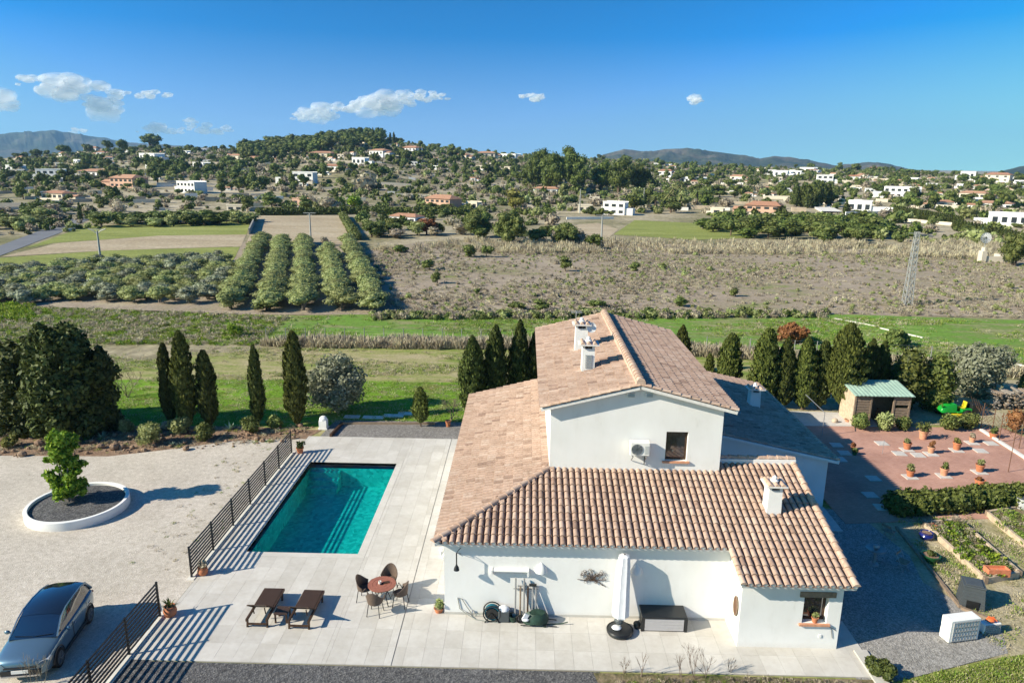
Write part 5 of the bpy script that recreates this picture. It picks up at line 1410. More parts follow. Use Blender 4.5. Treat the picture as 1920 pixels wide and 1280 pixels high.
# bracket with a hanging lantern
p = wallp(856, 1036, .35)
ln = thing('hanging_lantern', 'black iron bracket with a small hanging bell under the left end of the eave', 'lantern', (p.x, WY - .002, p.z)); m_ = MB()
m_.tube([(.12, 0, .0), (.05, -.2, .02), (0, -.36, 0)], .012, 5); m_.tube([(.12, 0, -.25), (.08, -.18, -.1), (0, -.34, -.01)], .01, 5); part('bracket', m_, 'dark_metal', ln)
m_ = MB(); m_.tube([(0, -.36, 0), (0, -.36, -.42)], .022, 6); m_.lathe((0, -.36, -.66), [(.02, .0), (.10, .02), (.08, .12), (.035, .2), (.02, .26)], 12); part('lantern', m_, 'dark_metal', ln, smooth=True)
m_ = MB(); m_.tube([(0, -.01, 0), (0, -.06, .0), (0, -.08, -.22)], .01, 5); m_.lathe((0, -.08, -.34), [(.04, 0), (.06, .05), (.03, .12)], 10)
pp = wallp(828, 1040, 0); 
# shelf with a carved edge
a, b = wallp(922, 1069, .18), wallp(990, 1078, .18)
sh = thing('wall_shelf', 'white wall shelf with two side brackets and lacy ironwork underneath', 'shelf', ((a.x + b.x) / 2, WY - .002, a.z)); w_ = (b.x - a.x) / 2
m_ = MB(); m_.box(-w_ + .03, w_ - .03, -.2, 0, -.03, .0); part('board', m_, 'plaster', sh)
for sx in (-1, 1): m_ = MB(); m_.box(sx * w_ - .03, sx * w_ + .03, -.22, 0, -.2, .02); part('side_bracket', m_, 'plaster', sh)
m_ = MB()
for k in range(15): x = -w_ + .12 + k * (2 * w_ - .24) / 14; m_.tube([(x, -.12, -.03), (x + .03, -.13, -.08), (x - .01, -.13, -.12)], .006, 4)
part('ironwork', m_, 'grey_metal', sh)
# iron tree ornament
p = wallp(1110, 1085, .04); orn = MB(); q = random.Random(6)
for k in range(70):
    a = q.uniform(0, 2 * pi); r = sqrt(q.random()); x = cos(a) * .46 * r + .02; z = sin(a) * .27 * r + .10; rr = q.uniform(.03, .06)
    orn.tube([(x + cos(t * .9) * rr * (1 - t * .06), 0, z + sin(t * .9) * rr * (1 - t * .06)) for t in range(7)], .006, 4)
orn.tube([(-.5, 0, -.02), (-.2, 0, -.05), (.2, 0, -.03), (.5, 0, -.02)], .012, 5)
for k in range(7): orn.tube([(.02 * (k - 3), 0, -.06), (.05 * (k - 3), 0, .12), (.13 * (k - 3), 0, .28 - abs(k - 3) * .04)], .009, 5)
orn.tube([(.1, 0, -.05), (.3, 0, -.16), (.5, 0, -.3)], .01, 5); orn.tube([(.25, 0, -.1), (.4, 0, -.26), (.3, 0, -.2)], .008, 4)
single('wall_ornament', orn, 'brown_wood', 'wrought iron tree of scrolls hung on the white wall', 'wall ornament', p)
# tool rack
rk0, rk1 = wallp(963, 1104, .1), wallp(1009, 1104, .1)
rk = MB(); rk.bar(Vector((rk0.x, WY - .06, rk0.z)), Vector((rk1.x, WY - .06, rk0.z)), .03, .03); rk.bar((rk0.x + .05, WY, rk0.z), (rk0.x + .05, WY - .06, rk0.z), .02, .02); rk.bar((rk1.x - .05, WY, rk0.z), (rk1.x - .05, WY - .06, rk0.z), .02, .02)
single('tool_rack', rk, 'grey_metal', 'thin metal rail on the wall holding the garden tools', 'rack')
tl = [(966, 1083, 'grey_metal', 'leftmost long handled tool with a broad blade leaning on the tool rail', 'spade'), (975, 1098, 'old_wood', 'second tool from the left on the tool rail', 'rake'), (982, 1083, 'grey_metal', 'tall white bladed tool third on the tool rail', 'shovel'), (989, 1098, 'brown_wood', 'dark handled tool fourth on the tool rail', 'hoe'),
      (998, 1097, 'grey_metal', 'shorter tool with a black head on top near the right end of the rail', 'broom'), (1004, 1100, 'grey_metal', 'rightmost short tool of the tool rail', 'rake')]
for k, (px, ty, mt, lb, ct) in enumerate(tl):
    tp_ = wallp(px, ty, .08); bx = tp_.x + .02; t_ = thing('garden_tool', lb, ct, (bx, WY - .3, .05), 0, 'garden tools on the wall')
    m_ = MB(); m_.tube([(0, 0, .05), (0, .2, tp_.z - .05)], .03, 6); part('handle', m_, mt, t_)
    m_ = MB()
    if ct in ('spade', 'shovel'): m_.add([(-.09, 0, 0), (.09, 0, 0), (.1, .04, .26), (-.1, .04, .26), (-.09, .015, 0), (.09, .015, 0), (.1, .055, .26), (-.1, .055, .26)], [(0, 1, 2, 3), (4, 5, 6, 7), (0, 1, 5, 4), (2, 3, 7, 6), (0, 3, 7, 4), (1, 2, 6, 5)])
    elif ct == 'broom': m_.cbox((0, .2, tp_.z - .02), (.26, .06, .08))
    else:
        m_.cbox((0, .2, tp_.z - .03), (.2, .02, .025))
        for j in range(6): m_.bar((-.09 + j * .036, .2, tp_.z - .03), (-.09 + j * .036, .17, tp_.z - .12), .008, .008)
    part('head', m_, 'black_plastic' if ct == 'broom' else 'grey_metal', t_)
# hose reel, hose, boxes, wheelbarrow
p = G(923, 1160); hr = thing('hose_reel', 'blue garden hose wound on a black reel against the wall', 'hose reel', (p.x, WY - .28, .05))
m_ = MB(); m_.cyl((0, -.13, .32), (0, .13, .32), .20, n=24)
for y in (-.13, .13): m_.tube([(cos(2 * pi * k / 20) * .30, y, .32 + sin(2 * pi * k / 20) * .30) for k in range(20)], .025, 6, True)
m_.bar((-.25, -.16, 0), (0, -.16, .35), .03, .03); m_.bar((.25, -.16, 0), (0, -.16, .35), .03, .03); part('reel', m_, 'black_plastic', hr)
m_ = MB()
for k in range(7): m_.tube([(cos(2 * pi * j / 20) * .24, -.105 + k * .033, .32 + sin(2 * pi * j / 20) * .24) for j in range(20)], .018, 5, True)
part('wound_hose', m_, 'hose_blue', hr, smooth=True)
m_ = MB(); A = [wallp(858, 1120, .02), wallp(862, 1140, .03), Vector((wallp(875, 1158).x, WY - .12, .16)), Vector((wallp(893, 1165).x, WY - .3, .07)), Vector((wallp(915, 1168).x, WY - .4, .07)), Vector((wallp(935, 1165).x, WY - .45, .07)), Vector((p.x + .1, WY - .35, .1))]
m_.tube(A, .014, 6); B_ = [wallp(858, 1120, .02), wallp(866, 1122, .04), wallp(876, 1138, .05), Vector((wallp(888, 1158).x, WY - .1, .08)), Vector((wallp(898, 1152).x, WY - .2, .2)), Vector((p.x - .1, WY - .3, .4))]
m_.tube(B_, .012, 6); single('garden_hose', m_, 'hose_grey', 'thin garden hose looping up the wall from the reel to a tap', 'hose', smooth=True)
m_ = MB(); tap = wallp(886, 1144, .03); m_.cyl((0, .03, 0), (0, -.05, 0), .02, n=8); m_.tube([(0, -.05, 0), (0, -.07, -.04)], .014, 6); m_.cbox((0, -.02, .03), (.05, .02, .015)); single('tap', m_, 'chrome', 'small metal tap on the wall above the hose', 'tap', tap)
p = Vector((wallp(945, 1150).x, WY - .25, .05)); m_ = MB()
bx = thing('storage_tub', 'grey lidded tub between the hose reel and the tools', 'tub', p); m_.box(-.2, .2, -.18, .18, 0, .42); part('tub', m_, 'grey_plastic', bx, bevel=.03); m_ = MB(); m_.sphere((0, 0, .42), (.2, .18, .12), 12, 6); part('lid', m_, 'white_canvas', bx, smooth=True)
p = Vector((wallp(962, 1155).x, WY - .3, .05)); m_ = MB(); m_.lathe((0, 0, 0), [(.12, 0), (.17, .22), (.15, .22), (.10, .02), (.001, .02)], 16, caps=False); single('bucket', m_, 'green_tarp', 'dark green bucket at the foot of the garden tools', 'bucket', p, smooth=True)
wb = thing('wheelbarrow', 'dark green wheelbarrow lying upturned under the garden tools', 'wheelbarrow', (wallp(1003, 1150).x, WY - .42, .05))
m_ = MB()
N_ = 12; V = []
for t_, sc, z in ((0, 1, .10), (.5, .95, .30), (1, .62, .44)): V += [(cos(2 * pi * k / N_) * .46 * sc + (.06 * t_), sin(2 * pi * k / N_) * .28 * sc, z + .04 * sin(k * 2.3)) for k in range(N_)]
m_.add(V, [(i * N_ + k, i * N_ + (k + 1) % N_, (i + 1) * N_ + (k + 1) % N_, (i + 1) * N_ + k) for i in range(2) for k in range(N_)] + [tuple(range(2 * N_, 3 * N_))]); part('tray', m_, 'green_tarp', wb, smooth=True)
m_ = MB(); m_.tube([(-.5, -.2, .06), (0, -.22, .1), (.75, -.2, .03)], .018, 6); m_.tube([(-.5, .2, .06), (0, .2, .1), (.75, .18, .03)], .018, 6); part('handles', m_, 'dark_metal', wb)
m_ = MB(); m_.tube([(-.5 + cos(2 * pi * k / 16) * .14, 0, .16 + sin(2 * pi * k / 16) * .14) for k in range(16)], .035, 6, True); part('wheel', m_, 'tyre', wb)
m_ = MB(); m_.cbox((0, 0, .15), (.16, .05, .24), (0, .5, .2)); m_.sphere((0, 0, .05), (.13, .1, .05), 8, 5); single('work_gloves', m_, 'white_canvas', 'pale sack resting on the wheelbarrow below the tools', 'sack', (wallp(985, 1148).x, WY - .62, .28), smooth=True)
m_ = MB(); m_.tube([(0, 0, .03), (.55, .05, .03), (.8, .02, .12)], .02, 6); m_.cbox((0, 0, .03), (.1, .3, .03)); single('garden_rake', m_, 'green_tarp', 'green tool lying on the tiles right of the wheelbarrow', 'rake', (wallp(1020, 1160).x, WY - .5, .05))
# rolled parasol on its round base
b0 = G(1163, 1190, .05); PB = Vector((b0.x, b0.y + .15, .05))
tpz = wallp(1171, 1041, .35)
um = thing('closed_parasol', 'tall closed white parasol leaning by the wall on a round black base', 'parasol', PB)
m_ = MB(); m_.lathe((0, 0, 0), [(.42, 0), (.45, .06), (.42, .14), (.30, .17), (.001, .18)], 28, caps=False); m_.lathe((0, 0, .10), [(.43, .0), (.46, .03), (.43, .06)], 28, caps=False); part('base', m_, 'black_plastic', um, smooth=True)
m_ = MB(); dx = tpz.x - PB.x; dy = WY - .38 - PB.y
m_.tube([(0, 0, .1), (dx * .3, dy * .6, .6), (dx, dy, tpz.z)], .03, 8); part('pole', m_, 'grey_metal', um)
m_ = MB(); N_ = 16; V = []; rows = [(.45, .17), (.55, .26), (1.0, .25), (1.5, .23), (2.0, .22), (2.3, .20), (tpz.z - .05, .16), (tpz.z, .04)]; q = random.Random(2)
for z, r in rows:
    t_ = z / tpz.z; V += [(dx * t_ + cos(2 * pi * k / N_) * r * (1 + .16 * (k % 2)), dy * min(1, t_ + .25) + sin(2 * pi * k / N_) * r * (1 + .16 * (k % 2)), z + .02 * q.random()) for k in range(N_)]
m_.add(V, [(i * N_ + k, i * N_ + (k + 1) % N_, (i + 1) * N_ + (k + 1) % N_, (i + 1) * N_ + k) for i in range(len(rows) - 1) for k in range(N_)]); part('canopy', m_, 'white_canvas', um, smooth=True)
m_ = MB(); C, RR = rnd_blobs(7, .2, .16, .15, .5, .09, .14, 5)
for c, r in zip(C, RR): m_.sphere(c, (r, r, r * .8), 8, 6)
single('rolled_covers', m_, 'grey_plastic', 'bunched dark grey cover lying over the parasol base', 'cover', PB + Vector((.02, .12, .1)), smooth=True)
m_ = MB(); m_.sphere((0, 0, .03), (.17, .15, .05), 12, 6); single('white_bag', m_, 'white_canvas', 'glossy white bag lying on the parasol base', 'bag', PB + Vector((-.12, -.02, .17)), smooth=True)
m_ = MB(); m_.lathe((0, 0, 0), [(.10, 0), (.13, .16), (.11, .2), (.001, .2)], 12, caps=False); single('watering_can', m_, 'black_plastic', 'small black bucket between the parasol base and the storage box', 'bucket', PB + Vector((.62, .28, 0)), smooth=True)
# storage box
s0, s1 = G(1204, 1183, .05), G(1285, 1183, .05)
sb_ = thing('storage_box', 'garden storage box with a black lid and a pale ribbed front', 'storage box', ((s0.x + s1.x) / 2, s0.y + .36, .05)); w_ = (s1.x - s0.x) / 2
m_ = MB(); m_.box(-w_ + .03, w_ - .03, -.33, .33, 0, .50); part('body', m_, 'black_plastic', sb_)
for k in range(4): m_ = MB(); m_.box(-w_ + .08, w_ - .08, -.352, -.331, .04 + k * .113, .04 + k * .113 + .105); part('front_panel', m_, 'box_front', sb_)
for sx in (-1, 1): m_ = MB(); m_.box(sx * w_ - .045, sx * w_ + .045, -.36, -.29, 0, .5); part('corner_post', m_, 'black_plastic', sb_)
m_ = MB(); m_.box(-w_ - .03, w_ + .03, -.38, .35, .501, .57); part('lid', m_, 'black_plastic', sb_, bevel=.015)
# plaque on the wing
pq = PX(1381, 1135, 7.26); m_ = MB(); N_ = 24
m_.add([(0, cos(2 * pi * k / N_) * .20, sin(2 * pi * k / N_) * .34) for k in range(N_)] + [(-.05, cos(2 * pi * k / N_) * .17, sin(2 * pi * k / N_) * .31) for k in range(N_)], [(k, (k + 1) % N_, N_ + (k + 1) % N_, N_ + k) for k in range(N_)] + [tuple(range(N_, 2 * N_))])
pl_ = thing('wall_plaque', 'oval stone plaque hung on the narrow side wall of the wing', 'plaque', (7.265, pq.y, pq.z)); part('disc', m_, 'rust', pl_)
m_ = MB(); m_.tube([(-.04, cos(2 * pi * k / N_) * .20, sin(2 * pi * k / N_) * .34) for k in range(N_)], .02, 6, True); part('frame', m_, 'old_wood', pl_)
m_ = MB(); m_.box(-.04, .04, -.03, 0, -.05, .05); p = wallp(1388, 1122); single('wall_socket', m_, 'white_plastic', 'small white box low on the front of the wing', 'socket', PY(1537, 1191, WF))
m_ = MB(); e0 = PY(1552, 1173, WF); m_.tube([e0 + Vector((0, -.02, 0)), PY(1562, 1177, WF) + Vector((0, -.03, 0)), PY(1566, 1181, WF) + Vector((0, -.02, 0))], .009, 5); m_.tube([PY(1558, 1178, WF) + Vector((0, -.02, 0)), PY(1560, 1195, WF) + Vector((0, -.02, 0))], .009, 5)
single('cable', m_, 'dark_metal', 'thin cable running from the wing window sill to the corner', 'cable')
for k, yy in enumerate((22.42, 22.9)):
    m_ = MB(); m_.lathe((0, 0, 0), [(.03, .1), (.09, .0), (.06, -.12), (.02, -.2)], 10); single('wall_ornament', m_, 'plaster', ('lower' if k else 'upper') + ' small white ornament on the pool side wall corner', 'ornament', (-2.68, yy, 2.45 - k * .45), smooth=True)
# small white gate pillar
g = G(607, 803); gp = thing('gate_pillar', 'small white rounded pillar at the far corner of the terrace', 'pillar', g); m_ = MB(); m_.box(-.22, .22, -.22, .22, 0, .55); m_.lathe((0, 0, .55), [(.24, 0), (.22, .12), (.12, .22), (.001, .25)], 16, caps=False); part('pillar', m_, 'plaster', gp)
m_ = MB(); m_.box(-.27, .27, -.27, .27, 0, .08); part('plinth', m_, 'plaster', gp)
m_ = MB(); a, b = G(620, 820), G(641, 797); m_.bar(a + Vector((0, 0, .1)), b + Vector((0, 0, .1)), .12, .22); single('timber_edging', m_, 'brown_wood', 'dark timber edging at the left of the grey gravel bed', 'edging')
m_ = MB(); a, b = G(641, 797), G(815, 797); m_.bar(a + Vector((0, .1, .08)), b + Vector((0, .1, .08)), .1, .16); single('timber_edging', m_, 'old_wood', 'long low timber edging behind the grey gravel bed', 'edging')
g = G(83, 808); m_ = MB(); lt = thing('garden_light', 'small pale stone lantern post in front of the dark conifers', 'garden light', g); m_.box(-.07, .07, -.07, .07, 0, .38); part('post', m_, 'concrete', lt); m_ = MB(); m_.box(-.13, .13, -.13, .13, .38, .48); part('head', m_, 'concrete', lt)
for k, p in enumerate([(660, 782), (700, 783), (738, 780), (765, 776)]):
    m_ = MB(); g = G(*p); m_.cbox((0, 0, .03), (random.uniform(.7, 1.3), .5, .06)); single('stepping_stone', m_, 'path_white', ['leftmost', 'second', 'third', 'rightmost'][k] + ' pale stepping stone in the grass behind the gravel bed', 'stepping stone', g, 'stepping stones behind the gravel bed')

# satellite dish on the rear chimney
dc = Vector((3.12, 32.35, 8.2)); di = thing('satellite_dish', 'white satellite dish fixed beside the rear chimney', 'satellite dish', dc); di.scale = (.68, .68, .68); m_ = MB()
m_.lathe((0, 0, 0), [(.001, 0), (.15, .015), (.28, .06), (.36, .11), (.36, .12), (.27, .075), (.001, .02)], 20, caps=False)
RT = Euler((radians(75), 0, radians(20))).to_matrix(); m_.v = [tuple(RT @ Vector(v)) for v in m_.v]; part('dish', m_, 'white_plastic', di, smooth=True)
m_ = MB(); m_.tube([(0, .05, 0), (-.1, .1, -.35), (-.25, .1, -.4)], .02, 6); m_.tube([(0, -.02, -.3), (.05, -.35, -.05)], .012, 5); m_.cyl((.05, -.4, -.04), (.05, -.32, -.05), .03, n=8); part('arm', m_, 'grey_metal', di)
m_ = MB(); m_.tube([(2.45, 32.6, 8.2), (2.45, 32.6, 8.9)], .02, 6)
for k in range(4): m_.tube([(2.2 + k * .0, 32.3 + k * .15, 8.88), (2.7, 32.3 + k * .15, 8.88)], .01, 4)
m_.tube([(2.45, 32.2, 8.88), (2.45, 32.9, 8.88)], .012, 4); single('aerial', m_, 'grey_metal', 'small television aerial on the rear chimney of the upper roof', 'aerial')

# ---------------------------------------------------------------- shed, tractor, woodpile, trellis
sx0, sx1, sy0, sy1 = 20.45, 23.75, 42.3, 44.3
sd = thing('garden_shed', 'wooden garden shed with a pale green sheet roof and open front', 'shed', (22.1, 43.3, 0)); H0, H1 = 1.95, 2.25
def plank_wall(x0, x1, y, n, z1, skip=()):
    for k in range(n):
        if k in skip: continue
        m_ = MB(); h = (z1 - .05) / n; m_.box(x0, x1, y - .02, y + .02, .05 + k * h, .05 + k * h + h * .82); part('plank', m_, 'old_wood', sd, w=True)
plank_wall(sx0, sx0 + .95, sy0, 11, H0); plank_wall(sx1 - .95, sx1, sy0, 11, H0, (7,))
for x in (sx0, sx0 + .95, sx1 - .95, sx1): m_ = MB(); m_.box(x - .05, x + .05, sy0 - .05, sy0 + .05, 0, H0 + .02); part('post', m_, 'old_wood', sd, w=True)
m_ = MB(); m_.add([(sx0, sy0, 0), (sx0, sy1, 0), (sx0, sy1, H1), (sx0, sy0, H0), (sx0 + .03, sy0, 0), (sx0 + .03, sy1, 0), (sx0 + .03, sy1, H1), (sx0 + .03, sy0, H0)], [(0, 1, 2, 3), (4, 5, 6, 7), (0, 3, 7, 4), (1, 2, 6, 5), (2, 3, 7, 6)]); part('side_panel', m_, 'pale_wood', sd, w=True)
m_ = MB(); m_.box(sx1 - .03, sx1, sy0 + .06, sy1, 0, H0); part('side_panel', m_, 'old_wood', sd, w=True)
m_ = MB(); m_.box(sx0 + .05, sx1 - .04, sy1 - .03, sy1, 0, H0); part('back_panel', m_, 'old_wood', sd, w=True)
n_ = 30; m_ = MB(); V = []
for j, (y, z) in enumerate(((sy0 - .2, H0 + .08), (sy1 + .15, H1 + .12))):
    for k in range(n_ + 1): V.append((sx0 - .15 + (sx1 - sx0 + .35) * k / n_, y, z + .02 * (k % 2)))
m_.add(V + [(v[0], v[1], v[2] - .03) for v in V], [(k, k + 1, n_ + 2 + k, n_ + 1 + k) for k in range(n_)] + [(2 * (n_ + 1) + k, 2 * (n_ + 1) + k + 1, 2 * (n_ + 1) + n_ + 2 + k, 2 * (n_ + 1) + n_ + 1 + k) for k in range(n_)]); part('roof', m_, 'green_roof', sd, w=True)
m_ = MB(); m_.box(0, .5, 0, .4, 0, .7); m_.cbox((.9, .1, .4), (.06, .06, .9), (.2, .1, 0)); m_.lathe((1.3, .2, 0), [(.15, 0), (.18, .4), (.001, .42)], 10, caps=False); single('stored_tools', m_, 'rust', 'dark boxes and tools stored inside the open shed', 'stored goods', (21.5, 43.4, .0))
# lawn tractor
g = G(1787, 779); lm = thing('lawn_tractor', 'green ride on lawn tractor with a yellow seat on the grass', 'lawn tractor', g, radians(8))
m_ = MB(); V = []; prof = [(-1.05, .25, .28), (-1.0, .62, .30), (-.75, .78, .33), (-.1, .85, .35), (-.1, .35, .35), (-1.0, .25, .28)]
n_ = 8; 
for x, z1, w in ((-1.08, .45, .2), (-1.0, .62, .27), (-.7, .76, .30), (-.05, .84, .31)):
    for k in range(n_ + 1): a = pi * k / n_; V.append((x, cos(a) * w, .32 + (z1 - .32) * min(1, sin(a) * 1.5)))
m_.add(V, [(i * 9 + k, i * 9 + k + 1, (i + 1) * 9 + k + 1, (i + 1) * 9 + k) for i in range(3) for k in range(8)] + [tuple(range(9)), tuple(range(27, 36))]); part('bonnet', m_, 'mower_green', lm, smooth=True)
m_ = MB(); m_.box(-.04, .95, -.38, .38, .30, .38); m_.box(.25, .95, -.42, -.18, .381, .56); m_.box(.25, .95, .18, .42, .381, .56); part('fender', m_, 'mower_green', lm, bevel=.03)
m_ = MB(); m_.box(.28, .62, -.17, .17, .45, .58); m_.cbox((.68, 0, .76), (.09, .34, .42), (0, .2, 0)); part('seat', m_, 'mower_yellow', lm, bevel=.03)
m_ = MB(); m_.tube([(0, 0, .75), (.12, 0, .95)], .02, 6); m_.tube([(.12 + cos(2 * pi * k / 14) * .06, sin(2 * pi * k / 14) * .15, .96 + cos(2 * pi * k / 14) * -.1) for k in range(14)], .014, 5, True); part('steering_wheel', m_, 'black_plastic', lm)
for x, r, w in ((-.75, .19, .16), (.62, .26, .22)):
    for sy in (-1, 1):
        m_ = MB(); m_.cyl((x, sy * .36, r), (x, sy * (.36 + w), r), r, n=16); wh = part('wheel', m_, 'tyre', lm, smooth=True)
        m_ = MB(); m_.cyl((x, sy * (.361 + w), r), (x, sy * (.365 + w), r), r * .5, n=12); part('rim', m_, 'mower_yellow', wh)
m_ = MB(); m_.box(-.35, .35, -.52, .52, .1, .25); part('mower_deck', m_, 'mower_yellow', lm, bevel=.03)
m_ = MB(); m_.box(.97, 1.7, -.35, .35, .25, .85); part('grass_collector', m_, 'black_plastic', lm, bevel=.06)
# woodpile
g0, g1 = G(1852, 765), G(1935, 765); L = (g1 - g0).length; wp = thing('woodpile', 'stack of grey branches and logs at the right edge behind the trellis', 'woodpile', g0, atan2(g1.y - g0.y, g1.x - g0.x)); q = random.Random(12)
for k in range(130):
    x = q.uniform(0, L); z = q.uniform(.08, 1.25); r = q.uniform(.04, .1); m_ = MB(); m_.cyl((x, -.4 + q.uniform(-.1, .1), z), (x + q.uniform(-.15, .15), .5 + q.uniform(-.1, .1), z + q.uniform(-.1, .1)), r, n=6); part('log', m_, 'bark_grey' if k % 3 else 'old_wood', wp)
# wire trellis and arch posts on the terrace edge
def mesh_panel(a, b, h, label, step=.16, zt=0):
    a = Vector(a); b = Vector(b); t_ = thing('wire_trellis', label, 'trellis', a); d = (b - a); L = d.length; d /= L; m_ = MB()
    k = -h
    while k < L:
        s = max(0, -k); e = min(h, L - k)
        if e > s: m_.bar(a + d * (k + s) + Vector((0, 0, s + zt)), a + d * (k + e) + Vector((0, 0, e + zt)), .012, .012); m_.bar(a + d * (k + h - s if k + h - s <= L else L) + Vector((0, 0, s + zt if k + h - s <= L else s + zt)), a + d * (k + h - e) + Vector((0, 0, e + zt)), .012, .012) if k + h - s <= L else None
        k += step * 1.6
    part('wire_mesh', m_, 'rust', t_, w=True, kind='stuff')
    for p in (a, b): m_ = MB(); m_.cyl(p, p + Vector((0, 0, h + .05)), .025, n=6); part('post', m_, 'rust', t_, w=True)
    return t_
mesh_panel(G(1838, 806), G(1858, 818), 1.7, 'rusty wire trellis panel at the far corner of the white kerb')
mesh_panel(G(1872, 830), G(1910, 842), 1.8, 'rusty wire trellis panel above the end of the white kerb')
m_ = MB(); a = G(1890, 886); m_.tube([a, a + Vector((0, 0, 2.6))], .02, 6); m_.tube([a + Vector((0, 0, 1.9)), a + Vector((.8, .2, 2.5))], .012, 5); m_.cbox(a + Vector((0, 0, .01)), (.3, .3, .02)); single('metal_post', m_, 'rust', 'slim rusty metal post standing near the right end of the terrace', 'post')
m_ = MB(); a = G(1654, 852); m_.tube([a, a + Vector((0, 0, .9))], .012, 5); m_.cbox(a + Vector((0, 0, .01)), (.2, .2, .02)); single('metal_post', m_, 'grey_metal', 'thin short metal rod standing on the left of the red terrace', 'post')
m_ = MB(); a = G(1541, 818); m_.tube([a, a + Vector((0, 0, 1.5)), a + Vector((-1.0, .6, 2.4))], .025, 6); single('bent_pole', m_, 'grey_metal', 'bent pale pole rising beside the corner of the east roof', 'pole')
shrub(1898, 812, 22, 52, 'upright rust and green shrub inside the wire trellis', 'leaf_russet', 380, 700, .08)
g = G(1565, 793); m_ = MB(); m_.sphere((0, 0, .16), (.2, .17, .17), 10, 7); single('stone_ball', m_, 'pale_wood', 'pale round stone by the pad left of the shed', 'stone', g, smooth=True)
# garden table and folding chair in the deep shade
g = G(1638, 1058); gt = thing('bird_bath', 'pale round bird bath standing in the shade beside the villa', 'bird bath', g); m_ = MB(); m_.lathe((0, 0, 0), [(.2, 0), (.18, .06), (.07, .1), (.06, .55), (.12, .62)], 16); part('pedestal', m_, 'grey_metal', gt, smooth=True); m_ = MB(); m_.lathe((0, 0, .62), [(.1, 0), (.36, .06), (.38, .11), (.33, .08), (.001, .04)], 24, caps=False); part('bowl', m_, 'grey_metal', gt, smooth=True)
m_ = MB(); m_.lathe((0, 0, .66), [(.05, 0), (.12, .14), (.09, .22), (.001, .24)], 12); part('finial', m_, 'grey_metal', gt, smooth=True)
def folding_chair(g, rz, label):
    c = thing('folding_chair', label, 'folding chair', g, rz)
    for sx in (-1, 1):
        m_ = MB(); m_.tube([(sx * .22, -.2, 0), (sx * .22, .25, .85)], .012, 5); m_.tube([(sx * .2, .25, 0), (sx * .2, -.2, .45)], .012, 5); part('side_frame', m_, 'grey_metal', c)
    m_ = MB(); m_.box(-.2, .2, -.2, .18, .43, .455); part('seat', m_, 'old_wood', c)
    m_ = MB(); m_.bar((-.2, .22, .72), (.2, .22, .72), .02, .1); part('backrest', m_, 'old_wood', c)
folding_chair(G(1690, 1070), radians(40), 'pale folding chair standing in the shade near the kerb')
folding_chair(G(1664, 1012), radians(120), 'dark folding chair in the deep shade beyond the bird bath')

